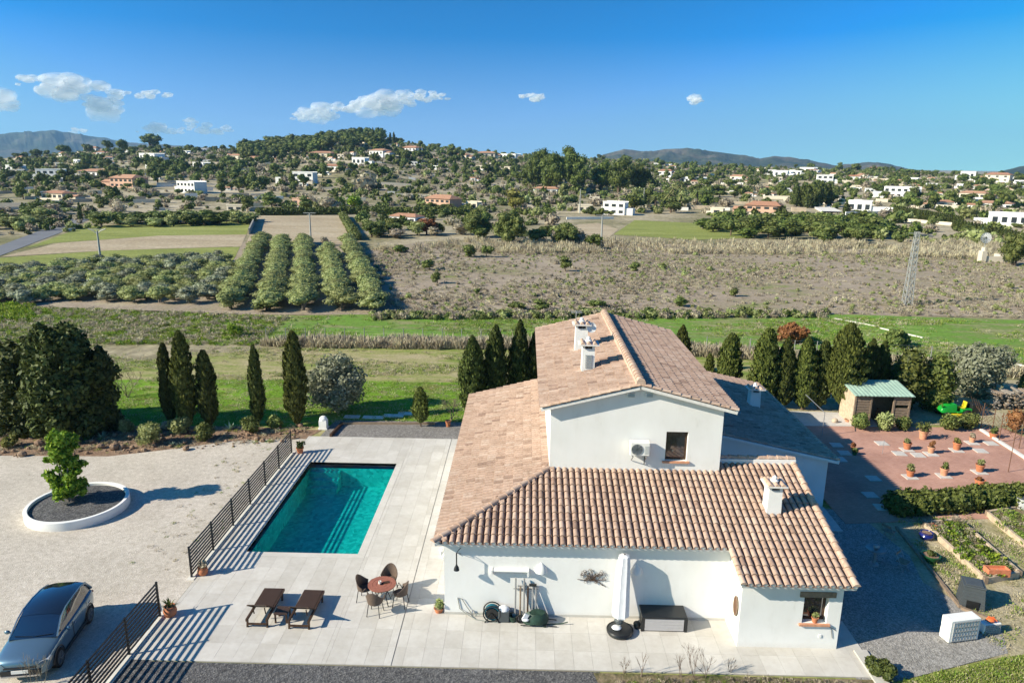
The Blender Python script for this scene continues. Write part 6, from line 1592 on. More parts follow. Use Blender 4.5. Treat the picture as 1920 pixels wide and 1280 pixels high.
# ---------------------------------------------------------------- the parked car
def make_car():
    c = thing('parked_car', 'silver blue electric crossover car with a black roof parked beside the short railing', 'car', (0, 0, 0))
    L, W, Hh = 4.15, 1.78, 1.55
    # stations from the nose (-y) to the tail: y, half width at sill, half width at waist, waist height, sill height
    st = [(-2.06, .52, .58, .62, .30), (-2.0, .70, .74, .72, .22), (-1.85, .80, .83, .79, .19), (-1.5, .85, .875, .86, .19), (-1.0, .87, .89, .93, .19), (-.5, .87, .89, .96, .19), (.2, .87, .89, .98, .19), (.9, .87, .90, 1.0, .19), (1.45, .86, .90, 1.03, .20), (1.85, .83, .87, 1.02, .24), (2.02, .76, .80, .98, .32), (2.09, .60, .66, .86, .45)]
    V = []; m_ = MB()
    def sec(y, ws, ww, zw, zs):
        zm = (zw + zs) / 2; top = zw + (.035 if y < -.9 or y > 1.6 else .0)
        half = [(0, zs), (ws * .9, zs), (ws, zs + .08), (ws + (ww - ws) * .8 + .005, zm), (ww, zw - .13), (ww - .03, zw - .03), (ww - .12, zw), (ww * .5, top + .012), (0, top + .018)]
        return [(x, y, z) for x, z in half] + [(-x, y, z) for x, z in half[-2:0:-1]]
    S = [sec(*q) for q in st]; n = len(S[0])
    for q in S: V += q
    m_.add(V, [(i * n + k, i * n + (k + 1) % n, (i + 1) * n + (k + 1) % n, (i + 1) * n + k) for i in range(len(S) - 1) for k in range(n)] + [tuple(range(n)), tuple(range((len(S) - 1) * n, len(S) * n))])
    body = part('body', m_, 'car_paint', c, smooth=True)
    ss = body.modifiers.new('s', 'SUBSURF'); ss.levels = 1; ss.render_levels = 1
    # glasshouse
    gh = [(-1.02, .76, .945, .74, .96), (-.35, .79, .965, .66, 1.42), (.0, .80, .97, .67, 1.51), (.7, .80, .98, .67, 1.53), (1.3, .79, 1.0, .65, 1.50), (1.78, .76, 1.0, .60, 1.40), (2.02, .72, 1.0, .64, 1.06)]
    m_ = MB(); V = []
    for y, wb, zb, wt, zt in gh: V += [(-wb, y, zb - .03), (-wb + (wb - wt) * .55, y, zb + (zt - zb) * .6), (-wt, y, zt - .05 if zt > 1.1 else zt), (-wt * .6, y, zt), (0, y, zt + .01), (wt * .6, y, zt), (wt, y, zt - .05 if zt > 1.1 else zt), (wb - (wb - wt) * .55, y, zb + (zt - zb) * .6), (wb, y, zb - .03)]
    m_.add(V, [(i * 9 + k, i * 9 + k + 1, (i + 1) * 9 + k + 1, (i + 1) * 9 + k) for i in range(len(gh) - 1) for k in range(8)]); part('windows', m_, 'glass_dark', c, smooth=True)
    # roof skin
    m_ = MB(); V = []; r_ = [(-.33, .645, 1.435), (.0, .665, 1.522), (.7, .665, 1.542), (1.3, .645, 1.512), (1.80, .60, 1.412)]
    for y, w, z in r_: V += [(-w, y, z - .045), (-w * .6, y, z + .002), (0, y, z + .012), (w * .6, y, z + .002), (w, y, z - .045)]
    m_.add(V, [(i * 5 + k, i * 5 + k + 1, (i + 1) * 5 + k + 1, (i + 1) * 5 + k) for i in range(4) for k in range(4)]); part('roof', m_, 'glass_dark', c, smooth=True)
    for sx in (-1, 1):       # pillars and rails in body colour
        m_ = MB(); m_.tube([(sx * .765, -1.0, .965), (sx * .695, -.40, 1.37), (sx * .69, .0, 1.475), (sx * .69, .7, 1.495), (sx * .67, 1.3, 1.46), (sx * .64, 1.78, 1.35), (sx * .74, 2.03, 1.0)], [.03, .028, .025, .025, .028, .045, .05], 6); part('pillar', m_, 'car_paint', c, smooth=True)
        m_ = MB(); m_.tube([(sx * .72, .38, 1.2), (sx * .65, .38, 1.46)], .022, 5); m_.tube([(sx * .775, .38, .98), (sx * .72, .38, 1.2)], .022, 5); part('door_pillar', m_, 'black_plastic', c)
        m_ = MB(); m_.sphere((sx * .98, -.62, 1.02), (.10, .06, .075), 10, 6); m_.bar((sx * .86, -.6, .97), (sx * .95, -.6, 1.0), .04, .04); part('wing_mirror', m_, 'car_paint', c, smooth=True)
        m_ = MB(); m_.add([(sx * .50, -2.06, .66), (sx * .82, -1.86, .72), (sx * .84, -1.72, .76), (sx * .60, -2.02, .72), (sx * .50, -2.03, .60), (sx * .82, -1.84, .66), (sx * .84, -1.70, .72), (sx * .6, -2.0, .70)], [(0, 1, 2, 3), (4, 5, 1, 0), (5, 6, 2, 1), (4, 5, 6, 7)]); part('headlight', m_, 'headlight', c)
        m_ = MB(); m_.bar((sx * .45, 2.10, .86), (sx * .82, 1.95, .90), .05, .06); part('tail_light', m_, 'red_plastic', c)
        m_ = MB(); m_.bar((sx * .885, -1.0, .27), (sx * .885, 1.0, .27), .04, .13); part('sill', m_, 'black_plastic', c)
        for y in (-.95, .35):
            m_ = MB(); m_.bar((sx * .905, y + .95, .80), (sx * .905, y + 1.12, .80), .02, .03); part('door_handle', m_, 'chrome', c)
        for y in (-.08, ) + (1.12,): m_ = MB(); m_.box(sx * .893 - .006, sx * .893 + .006, y - .008, y + .008, .3, .93); part('door_gap', m_, 'black_plastic', c)
        for y in (-1.28, 1.28):
            m_ = MB(); m_.cyl((sx * .68, y, .335), (sx * .915, y, .335), .335, n=28); wh = part('wheel', m_, 'tyre', c, bevel=.03)
            m_ = MB(); m_.cyl((sx * .905, y, .335), (sx * .918, y, .335), .235, n=24)
            part('rim', m_, 'grey_plastic', wh)
            m_ = MB()
            for k in range(5): a = k * 2 * pi / 5; m_.bar((sx * .924, y, .335), (sx * .924, y + cos(a) * .22, .335 + sin(a) * .22), .055, .014)
            part('spokes', m_, 'chrome', wh)
            m_ = MB(); m_.tube([(sx * .875, y + cos(a) * .385, .34 + sin(a) * .385) for a in [pi * k / 14 for k in range(15)]], .035, 6); part('wheel_arch', m_, 'black_plastic', c)
    m_ = MB(); m_.bar((-.62, -2.055, .40), (.62, -2.055, .40), .06, .17); m_.bar((-.50, -2.075, .58), (.50, -2.075, .58), .03, .05); part('grille', m_, 'black_plastic', c)
    m_ = MB(); m_.bar((-.58, -2.085, .30), (.58, -2.085, .30), .08, .05); part('bumper_lip', m_, 'chrome', c)
    m_ = MB(); m_.box(-.26, .26, -2.12, -2.095, .40, .51); part('number_plate', m_, 'white_plastic', c)
    m_ = MB(); m_.bar((-.60, -.94, 1.035), (.0, -.99, 1.02), .02, .012); m_.bar((.05, -.99, 1.02), (.62, -.93, 1.04), .02, .012); part('wiper', m_, 'black_plastic', c)
    return c
car = make_car(); car.location = (-15.25, 20.16, .022); car.rotation_euler = (0, 0, radians(9.5)); car.scale = (.91, .87, .93)

# ---------------------------------------------------------------- the countryside: prototypes
def far_proto(name, C, R, n, leaf, mat, seed, trunk, tmat='bark', flat=.85, core=.72):
    return crown_mesh(name, C, R, n, leaf, mat, seed, core=core, flat=flat, trunk=trunk, tmat=tmat)
def trunk_mb(h, r, splay=0.0, n=1, seed=1):
    q = random.Random(seed); m_ = MB()
    for k in range(n):
        a = q.uniform(0, 6.28); m_.tube([(0, 0, -.3), (cos(a) * splay * .4, sin(a) * splay * .4, h * .5), (cos(a) * splay, sin(a) * splay, h)], [r, r * .8, r * .5], 6)
    return m_
PR = {}
for v in range(4):
    C, R = rnd_blobs(13, .36, .36, .22, .86, .16, .24, 500 + v, .2); PR['olive', v] = far_proto('olive_tree', C, R, 1500, .045, 'leaf_olive', 510 + v, trunk_mb(.4, .03, .1, 3, v), 'bark_grey', .95)
    C, R = rnd_blobs(11, .34, .34, .18, .86, .15, .26, 520 + v, .2); PR['round', v] = far_proto('broadleaf_tree', C, R, 620, .075, 'leaf_bush', 530 + v, trunk_mb(.3, .04), 'bark')
    C, R = rnd_blobs(18, .38, .38, .28, .9, .14, .22, 540 + v, .2); PR['pine', v] = far_proto('pine_tree', C, R, 900, .055, 'leaf_pine', 550 + v, trunk_mb(.5, .03, .12, 3, v + 5), 'bark', .9, .8)
    C, R = rnd_blobs(26, .40, .40, .16, .9, .13, .21, 560 + v, .25); PR['bigpine', v] = far_proto('pine_tree', C, R, 4200, .035, 'leaf_pine', 570 + v, trunk_mb(.4, .035, .12, 3, v + 9), 'bark', .9)
for v in range(2):
    m_ = MB(); m_.cyl((0, 0, -.1), (0, 0, .3), .03, n=6); v_ = cypress_mesh('cypress_tree', .13, 1.0, 420, .05, 'leaf_cypress', 580 + v, low=.03, lumps=.15); PR['cypress', v] = v_
    # palm: arching fronds
    q = random.Random(590 + v); m_ = MB(); m_.tube([(0, 0, -.05), (.01, 0, .35), (0, 0, .68)], [.035, .028, .03], 6)
    fr_ = MB()
    for k in range(26):
        a = q.uniform(0, 6.28); e = q.uniform(-.2, 1.25); L = q.uniform(.34, .42); o_ = Vector((0, 0, .68)); sd = Vector((-sin(a), cos(a), 0)) * .035
        p_ = [o_ + Vector((cos(a) * t_ * L * cos(e * .7), sin(a) * t_ * L * cos(e * .7), L * (sin(e) * t_ - .85 * t_ * t_))) for t_ in (0, .35, .7, 1)]
        vs = []
        for i, w_ in enumerate((.4, 1, .8, .1)): vs += [p_[i] - sd * w_ - Vector((0, 0, .012 * w_)), p_[i], p_[i] + sd * w_ - Vector((0, 0, .012 * w_))]
        fr_.add(vs, [(i * 3 + j, i * 3 + j + 1, i * 3 + j + 4, i * 3 + j + 3) for i in range(3) for j in range(2)])
    V, F = merge((np.array(fr_.v), np.array(fr_.f)), (np.array(m_.v), np.array([f for f in m_.f if len(f) == 4])))
    mi = np.zeros(len(F), int); mi[len(fr_.f):] = 1; PR['palm', v] = npmesh('palm_tree', V, F, ['leaf_palm', 'bark'], mi)
BR = {}
def colour_variant(kind, v, mat):
    k = (kind, v, mat)
    if k not in BR:
        m_ = PR[kind, v].copy(); m_.materials[0] = MATS[mat]; BR[k] = m_
    return BR[k]
NAMES = {'olive': 'olive_tree', 'round': 'broadleaf_tree', 'pine': 'pine_tree', 'bigpine': 'pine_tree', 'cypress': 'cypress_tree', 'palm': 'palm_tree'}
q9 = random.Random(99)
def plant(kind, loc, w, h, label, group, mat=None, cat=None):
    """one tree of unit size stretched to w by h metres"""
    v = q9.randrange(2 if kind in ('cypress', 'palm') else 4)
    me = PR[kind, v] if mat is None else colour_variant(kind, v, mat)
    o = bpy.data.objects.new(NAMES[kind], me); COL.objects.link(o)
    k = w / (.26 if kind == 'cypress' else 1.0)
    o.location = (loc[0], loc[1], loc[2] - .02); o.scale = (k, k, h); o.rotation_euler = (0, 0, q9.uniform(0, 6.28))
    return tag(o, label, cat or NAMES[kind].replace('_', ' '), group)
def plant_px(kind, px, by, ty, wpx, label, group=None, mat=None, cat=None):
    g = HG(px, by); w = size_at(g, wpx); D = math.hypot(g.x, g.y); d = ray(px, ty); h = CAM_H + d.z / math.hypot(d.x, d.y) * D - g.z
    return plant(kind, g, w, max(h, .5), label, group, mat, cat)

# five planted rows of olives
rows5 = [((432, 578), (492, 453)), ((506, 580), (528, 457)), ((571, 581), (568, 457)), ((640, 578), (614, 476)), ((704, 582), (652, 456))]
words = ['leftmost', 'second', 'middle', 'fourth', 'rightmost']
for i, (a, b) in enumerate(rows5):
    A_, B_ = G(*a), G(*b); L = (B_ - A_).length; n = int(L / 2.15)
    for k in range(n + 1):
        p = A_.lerp(B_, k / n); o_ = plant('olive', (p.x + q9.uniform(-.12, .12), p.y, 0), q9.uniform(3.5, 3.9), q9.uniform(2.0, 2.25),
                                       'olive tree in the %s of the five straight planted rows' % words[i], '%s row of the olive orchard' % words[i], 'leaf_olive'); o_.rotation_euler = (0, 0, q9.choice([0, pi]) + q9.uniform(-.2, .2)); o_.scale[1] *= 1.45
P = pts_in([(410, 585), (440, 500), (470, 455), (655, 455), (745, 588)], 500, 31)
# the loose olive grove on the left
pts = []
q = random.Random(71)
poly = [tuple(G(*p))[:2] for p in [(-60, 572), (-30, 515), (200, 498), (425, 488), (430, 520), (385, 572), (200, 565)]]
cand = pts_in([(-60, 572), (-30, 515), (200, 498), (425, 488), (430, 520), (385, 572), (200, 565)], 1500, 33)
for c in cand:
    if all((c[0] - p[0]) ** 2 + (c[1] - p[1]) ** 2 > 1.75 ** 2 for p in pts): pts.append(c)
    if len(pts) >= 165: break
for c in pts: plant('olive', (c[0], c[1], 0), q.uniform(2.9, 3.9), q.uniform(1.5, 2.1), 'grey green olive tree in the loose grove left of the planted rows', 'olives of the loose grove on the left', 'leaf_olive' if q.random() < .6 else 'leaf_olive_grey')

# evergreen orchard on the right, mixed belts
def belt(kind, poly, n, wr, hr, label, group, seed, mat=None, mind=2.0, cat=None):
    q = random.Random(seed); got = []
    for c in pts_in(poly, n * 6, seed):
        if all((c[0] - p[0]) ** 2 + (c[1] - p[1]) ** 2 > mind ** 2 for p in got): got.append(c)
        if len(got) >= n: break
    for c in got: plant(kind, (c[0], c[1], float(terrain(c[0], c[1]))), q.uniform(*wr), q.uniform(*hr), label, group, mat if not isinstance(mat, list) else q.choice(mat), cat)
belt('round', [(1310, 432), (1380, 418), (1480, 416), (1640, 424), (1668, 446), (1600, 462), (1440, 452), (1330, 440)], 75, (5, 7.5), (3.0, 4.6), 'rounded evergreen tree of the dense grove beyond the right side of the scrub field', 'evergreen grove on the right', 3, ['leaf_bush', 'leaf_pine', 'leaf_bush'], 3.4)
belt('round', [(175, 418), (470, 412), (470, 421), (190, 428)], 34, (4.5, 8), (2.2, 3.8), 'bushy tree of the dark belt behind the yellow green field', 'tree belt behind the field', 4, ['leaf_bush', 'leaf_pine', 'leaf_olive'], 3)
belt('round', [(-60, 445), (60, 425), (140, 398), (120, 390), (-60, 420)], 30, (4, 8), (2.0, 4.0), 'scrubby tree beside the road on the left', 'roadside trees on the left', 5, ['leaf_olive', 'leaf_bush', 'leaf_dry'], 5)
belt('round', [(670, 445), (870, 450), (1000, 465), (1120, 470), (1110, 440), (860, 435), (690, 430)], 26, (3, 6), (2, 4), 'bushy tree between the scrub field and the villas', 'bushes behind the scrub field', 6, ['leaf_bush', 'leaf_olive', 'leaf_pine', 'leaf_dry'], 3)
belt('round', [(1180, 405), (1330, 400), (1330, 372), (1190, 378)], 26, (6, 11), (4, 7), 'tree of the leafy belt right of the white villa with palms', 'leafy belt in the middle', 7, ['leaf_bush', 'leaf_pine', 'leaf_olive'], 5)
belt('palm', [(1180, 402), (1340, 398), (1330, 376), (1190, 380)], 12, (7, 9), (6, 9), 'palm tree in the leafy belt right of the white villa', 'palms of the middle belt', 8, None, 6)
belt('cypress', [(1485, 396), (1560, 396), (1560, 384), (1485, 386)], 16, (2.5, 4), (6, 9), 'dark conifer of the clump right of the terracotta villa', 'conifers right of the terracotta villa', 9, None, 2.5)
for i in range(34):
    t_ = i / 33; plant_px('cypress', 1676 + 126 * t_, 404 + 20 * t_, 385 + 20 * t_, 8, 'conifer of the tall hedge beside the white terrace walls on the right', 'tall conifer hedge on the right')
for i in range(22):
    t_ = i / 21; plant_px('cypress', 1788 + 132 * t_, 432 + 22 * t_, 410 + 26 * t_, 10, 'conifer of the nearer hedge at the right edge', 'nearer conifer hedge at the right edge')
# single trees that stand out
singles = [('bigpine', 1000, 356, 292, 52, 'left edge tree of the big dark pine clump'), ('bigpine', 1040, 362, 283, 66, 'front tree of the big dark pine clump'), ('bigpine', 1078, 358, 284, 60, 'right front tree of the big dark pine clump'), ('bigpine', 1020, 345, 276, 56, 'back tree left in the big dark pine clump'),
 ('bigpine', 1062, 345, 271, 62, 'highest back tree of the big dark pine clump'), ('bigpine', 1128, 358, 300, 48, 'left tree of the second pine clump'), ('bigpine', 1160, 362, 296, 58, 'middle tree of the second pine clump'), ('bigpine', 1198, 362, 305, 52, 'right tree of the second pine clump'),
 ('pine', 283, 277, 248, 52, 'wide umbrella pine standing highest on the left skyline'), ('pine', 203, 285, 261, 24, 'small round pine left of the wide umbrella pine on the skyline'), ('pine', 232, 287, 257, 30, 'second round pine left of the wide umbrella pine'), ('pine', 122, 293, 268, 34, 'round pine on the left skyline before the blue mountain'), ('pine', 70, 297, 278, 30, 'low round pine farthest left on the skyline'), ('pine', 165, 288, 268, 22, 'little pine between two round ones on the left skyline'),
 ('cypress', 152, 419, 380, 9, 'lone dark cypress beside the road on the left'), ('round', 965, 398, 352, 52, 'yellow green tree behind the two dark trees beyond the scrub'), ('bigpine', 893, 446, 390, 62, 'left of the two large round trees beyond the scrub field'), ('bigpine', 957, 462, 390, 66, 'right and darker of the two large round trees beyond the scrub field'),
 ('bigpine', 1065, 462, 416, 52, 'rounded light green tree right of the two large ones beyond the scrub'), ('round', 662, 392, 361, 42, 'bright green tree left of the terracotta villa'), ('round', 618, 398, 362, 46, 'greyish tree behind the bare plot'), ('round', 570, 396, 366, 40, 'dark tree at the back left of the bare plot'), ('round', 510, 392, 362, 50, 'green tree left of the bare plot hedge'), ('round', 465, 398, 366, 30, 'dark tree beside the small ochre roofs'),
 ('round', 697, 446, 408, 54, 'round tree right of the bare plot hedge'), ('round', 735, 444, 412, 46, 'tree in front of the white villa behind the orchard'), ('round', 800, 440, 402, 50, 'rust tinged tree right of the white villa behind the orchard'), ('cypress', 700, 275, 240, 6, 'thin cypress on the skyline right of the wooded hill'), ('cypress', 732, 272, 249, 6, 'left of two thin cypresses above the white hill houses'), ('cypress', 739, 272, 248, 6, 'right of two thin cypresses above the white hill houses'),
 ('round', 1385, 422, 385, 30, 'tree left of the terracotta villa on the right'), ('bigpine', 1900, 500, 432, 60, 'big dark tree at the right edge beside the ruin'), ('bigpine', 1805, 405, 385, 34, 'rounded pine above the nearer conifer hedge'), ('round', 805, 510, 481, 34, 'dark bush in the left part of the scrub field'), ('round', 820, 532, 507, 30, 'round dark bush below the first one in the scrub field'), ('round', 895, 558, 537, 16, 'small green sapling in the scrub field'),
 ('round', 1060, 512, 478, 34, 'light green bush in the middle of the scrub field'), ('round', 1190, 510, 486, 26, 'dark bush right of the middle of the scrub field'), ('round', 1243, 505, 492, 16, 'tiny bush left of the pole in the scrub field'), ('round', 1378, 562, 538, 26, 'green bush low in the scrub field left of the lattice pylon'), ('round', 1275, 582, 552, 34, 'low bush near the green field behind the villa'), ('round', 1010, 590, 560, 50, 'bush at the near edge of the scrub field left of the ridge'), ('round', 968, 590, 562, 40, 'olive coloured bush at the near edge of the scrub field'), ('round', 1120, 586, 560, 44, 'dark bush just beyond the roof ridge'),
 ('round', 750, 475, 455, 34, 'grey bush at the upper left of the scrub field'), ('round', 880, 486, 452, 36, 'grey green bush before the two large round trees'), ('round', 912, 486, 456, 30, 'second grey green bush before the two large round trees'), ('round', 500, 590, 555, 60, 'yellow green bushy olive at the foot of the second orchard row'), ('round', 608, 462, 440, 24, 'brown bush behind the fourth orchard row')]
lights = {'yellow green tree behind the two dark trees beyond the scrub': 'leaf_yellow', 'bright green tree left of the terracotta villa': 'leaf_bright', 'rust tinged tree right of the white villa behind the orchard': 'leaf_russet', 'greyish tree behind the bare plot': 'leaf_dry', 'brown bush behind the fourth orchard row': 'leaf_dry'}
for kd, px, by, ty, w_, lb in singles:
    plant_px(kd, px, by, ty, w_, lb, None, lights.get(lb, 'leaf_bush' if kd == 'bigpine' and by > 380 else None))
q = random.Random(13)
def near_line(px0, px1, dyr, n, kinds, hpx, wpx, label, group, seed, mats=(None,)):
    q = random.Random(seed)
    for _ in range(n):
        px = q.uniform(px0, px1); cy = float(np.interp(px, [c[0] for c in CREST], [c[1] for c in CREST])); by = cy + q.uniform(*dyr); s_ = (1 + (by - cy) / 90)
        k = q.choice(kinds); h_ = q.uniform(*hpx) * s_; w_ = q.uniform(*wpx) * s_ * (.35 if k == 'cypress' else 1)
        plant_px(k, px, by, by - h_, w_, label, group, q.choice(mats))
near_line(455, 715, (0, 26), 110, ['pine'], (17, 25), (22, 34), 'pine of the wood covering the highest hill', 'pine wood on the highest hill', 1)
near_line(-40, 460, (2, 60), 60, ['pine', 'round'], (8, 15), (12, 24), 'tree scattered over the left slope of the hills', 'scattered trees on the left slope', 2, (None, 'leaf_bush', 'leaf_pine'))
near_line(715, 1300, (1, 50), 70, ['pine', 'round', 'cypress'], (8, 17), (12, 24), 'tree scattered over the middle slope of the hills', 'scattered trees on the middle slope', 3, (None, 'leaf_bush', 'leaf_pine'))
near_line(1300, 1960, (1, 60), 80, ['pine', 'round', 'round', 'palm'], (9, 17), (13, 26), 'tree scattered between the houses on the right slope', 'scattered trees on the right slope', 4, (None,))

# ---------------------------------------------------------------- scrub, reeds, grasses (nobody could count them)
rs = np.random.RandomState(17)
bA = bushclump('bush', 'leaf_bush', 150, .5, .13, 1); bB = bushclump('bush', 'leaf_olive', 150, .5, .13, 2); bC = bushclump('bush', 'leaf_dry', 150, .5, .12, 3, core=.4); bD = bushclump('bush', 'leaf_pine', 150, .5, .13, 4)
n = 18000
D = 235 + (900 - 235) * rs.random_sample(n) ** .75; az = radians(-1) * 0 + rs.uniform(az_of(-80), az_of(2000), n)
X = D * np.sin(az); Y = D * np.cos(az)
keep = (np.sin(X * .035 + 2 * np.sin(Y * .021)) * np.sin(Y * .04 + X * .012) + rs.normal(0, .55, n)) > -.22
X, Y = X[keep], Y[keep]; Z = terrain(X, Y)
scatter('hillside_shrubs', np.stack([X, Y, Z - .1], 1), rs.gamma(2.6, .8, len(X)) + 1.0, [bA, bB, bC, bD, bA, bC], 'shrubs and small trees covering the terraced hillsides', 'shrubs')
n = 2600; D = 236 - 60 * rs.random_sample(n); az = rs.uniform(az_of(-80), az_of(2000), n); X = D * np.sin(az); Y = D * np.cos(az)
ok = np.array([not any(a < dir_px(x, y) < b for a, b in ((170, 470), (470, 670), (1040, 1440))) and rs.rand() < .35 for x, y in zip(X, Y)])
scatter('shrubs', np.stack([X[ok], Y[ok], Y[ok] * 0], 1), rs.gamma(2.2, .7, ok.sum()) + .8, [bA, bB, bC, bD], 'shrubs between the fields and the first villas', 'shrubs')
dryc = [clump('dry', 'leaf_dry', 46, .5, .55, .13, 61), clump('dry', 'leaf_reed', 46, .5, .45, .13, 62), bC, clump('dry', 'leaf_dry', 46, .5, .4, .14, 63)]
P = pts_in([(690, 475), (800, 458), (1100, 466), (1500, 472), (1960, 488), (2050, 600), (1500, 588), (1100, 588), (760, 588), (720, 560)], 16000, 41)
P = P[(np.sin(P[:, 0] * .12 + 2 * np.sin(P[:, 1] * .1)) + rs.normal(0, .8, len(P))) > -.2]
scatter('scrub', P, rs.uniform(.3, .85, len(P)) * (1 + .9 * (rs.random_sample(len(P)) > .975)), dryc + [dryc[0], bushclump('bush', 'leaf_olive', 120, .5, .12, 77)], 'brown and purplish dry scrub covering the wide field behind the villa', 'scrub')
reed = [clump('reed', 'leaf_reed', 60, .5, 1.0, .26, 64, up=2.2, aspect=7), clump('reed', 'leaf_reed', 60, .5, .9, .24, 65, up=2.2, aspect=7), clump('reed', 'leaf_dry', 60, .5, .8, .22, 66, up=1.6, aspect=6)]
P = pts_in([(690, 470), (860, 452), (1150, 452), (1500, 458), (1920, 455), (1960, 492), (1500, 478), (1140, 476), (860, 478)], 4200, 42)
P = P[(np.sin(P[:, 0] * .16 + 1.5 * np.sin(P[:, 1] * .2)) + rs.normal(0, .6, len(P))) > -.3]
scatter('reeds', P, rs.uniform(.5, 1.5, len(P)), reed, 'tall pale dry reeds along the back of the scrub field', 'reeds')
P = pts_in([(488, 648), (560, 640), (1010, 645), (1300, 655), (1500, 668), (1960, 700), (1960, 712), (1300, 668), (1010, 656), (560, 652)], 1900, 43)
scatter('reeds', P, rs.uniform(.5, 1.15, len(P)), [reed[1], reed[2], dryc[0], reed[2]], 'dry grass strip along the near edge of the green field', 'dry grass')
P = pts_in([(-80, 590), (0, 575), (430, 590), (540, 596), (480, 648), (150, 645), (-80, 640)], 3400, 44)
scatter('weeds', P, rs.uniform(.25, .9, len(P)), [dryc[0], grn, grn, clump('w', 'leaf_bright', 46, .5, .3, .14, 87), dryc[1], clump('w', 'leaf_bright', 46, .5, .35, .14, 67)], 'rough green and grey weeds beyond the meadow on the left', 'weeds')
P = pts_in([(-80, 572), (60, 574), (60, 600), (-80, 610)], 350, 45); scatter('weeds', P, rs.uniform(.6, 1.3, len(P)), [clump('w', 'leaf_bright', 60, .5, .4, .16, 68)], 'vivid green weeds at the left edge beyond the olive grove', 'weeds')
P = pts_in([(700, 592), (1100, 588), (1550, 588), (1550, 596), (1100, 598), (700, 600)], 500, 46); scatter('weeds', P, rs.uniform(.5, 1.5, len(P)), [bA, bB, dryc[0], bC], 'bushy strip between scrub and green field', 'weeds')
P = pts_in([(-100, 720), (600, 715), (1000, 725), (1000, 790), (-100, 800)], 2600, 47); scatter('grass', P, rs.uniform(.4, 1.0, len(P)), [clump('g', 'leaf_grass', 30, .5, .16, .07, 69), clump('g', 'leaf_reed', 24, .5, .14, .06, 70)], 'longer tufts in the bright green lawn', 'grass')

tuft = [clump('g', 'leaf_grass', 30, .5, .30, .11, 81), clump('g', 'leaf_reed', 26, .5, .28, .10, 82), clump('g', 'leaf_bright', 30, .5, .25, .10, 83)]
P = pts_in([(488, 642), (560, 594), (760, 590), (1200, 590), (1600, 596), (2000, 606), (2000, 690), (1500, 655), (1000, 645)], 5200, 91); P = P[(np.sin(P[:, 0] * .22 + 2 * np.sin(P[:, 1] * .3)) + rs.normal(0, .5, len(P))) > -.1]
scatter('grass', P, rs.uniform(.35, 1.0, len(P)), [tuft[0], tuft[0], tuft[1], tuft[2]], 'rough tufts in the green field behind the villa', 'grass')
P = pts_in([(-80, 642), (150, 646), (600, 655), (1000, 665), (1000, 720), (500, 716), (-80, 715)], 4200, 92); P = P[(np.sin(P[:, 0] * .3 + 2 * np.sin(P[:, 1] * .8)) + rs.normal(0, .5, len(P))) > .1]
scatter('grass', P, rs.uniform(.25, .7, len(P)), [tuft[0], tuft[1], tuft[1]], 'dry and green tufts in the mown meadow', 'grass')
# trees of the slopes beyond those built singly
n = 1500; D = 300 + 590 * rs.random_sample(n) ** .8; az = rs.uniform(az_of(-60), az_of(1980), n); X = D * np.sin(az); Y = D * np.cos(az)
ok = (np.sin(X * .017 + 2.2 * np.sin(Y * .013)) * np.sin(Y * .024 + X * .01) + rs.normal(0, .45, n)) > .05
scatter('hillside_trees', np.stack([X[ok], Y[ok], terrain(X[ok], Y[ok]) - .2], 1), rs.uniform(3.5, 7.5, ok.sum()), [PR['pine', 0], PR['round', 0], PR['pine', 1], PR['round', 1], PR['round', 2], PR['pine', 2]], 'pines and broadleaf trees over the inhabited slopes', 'trees')

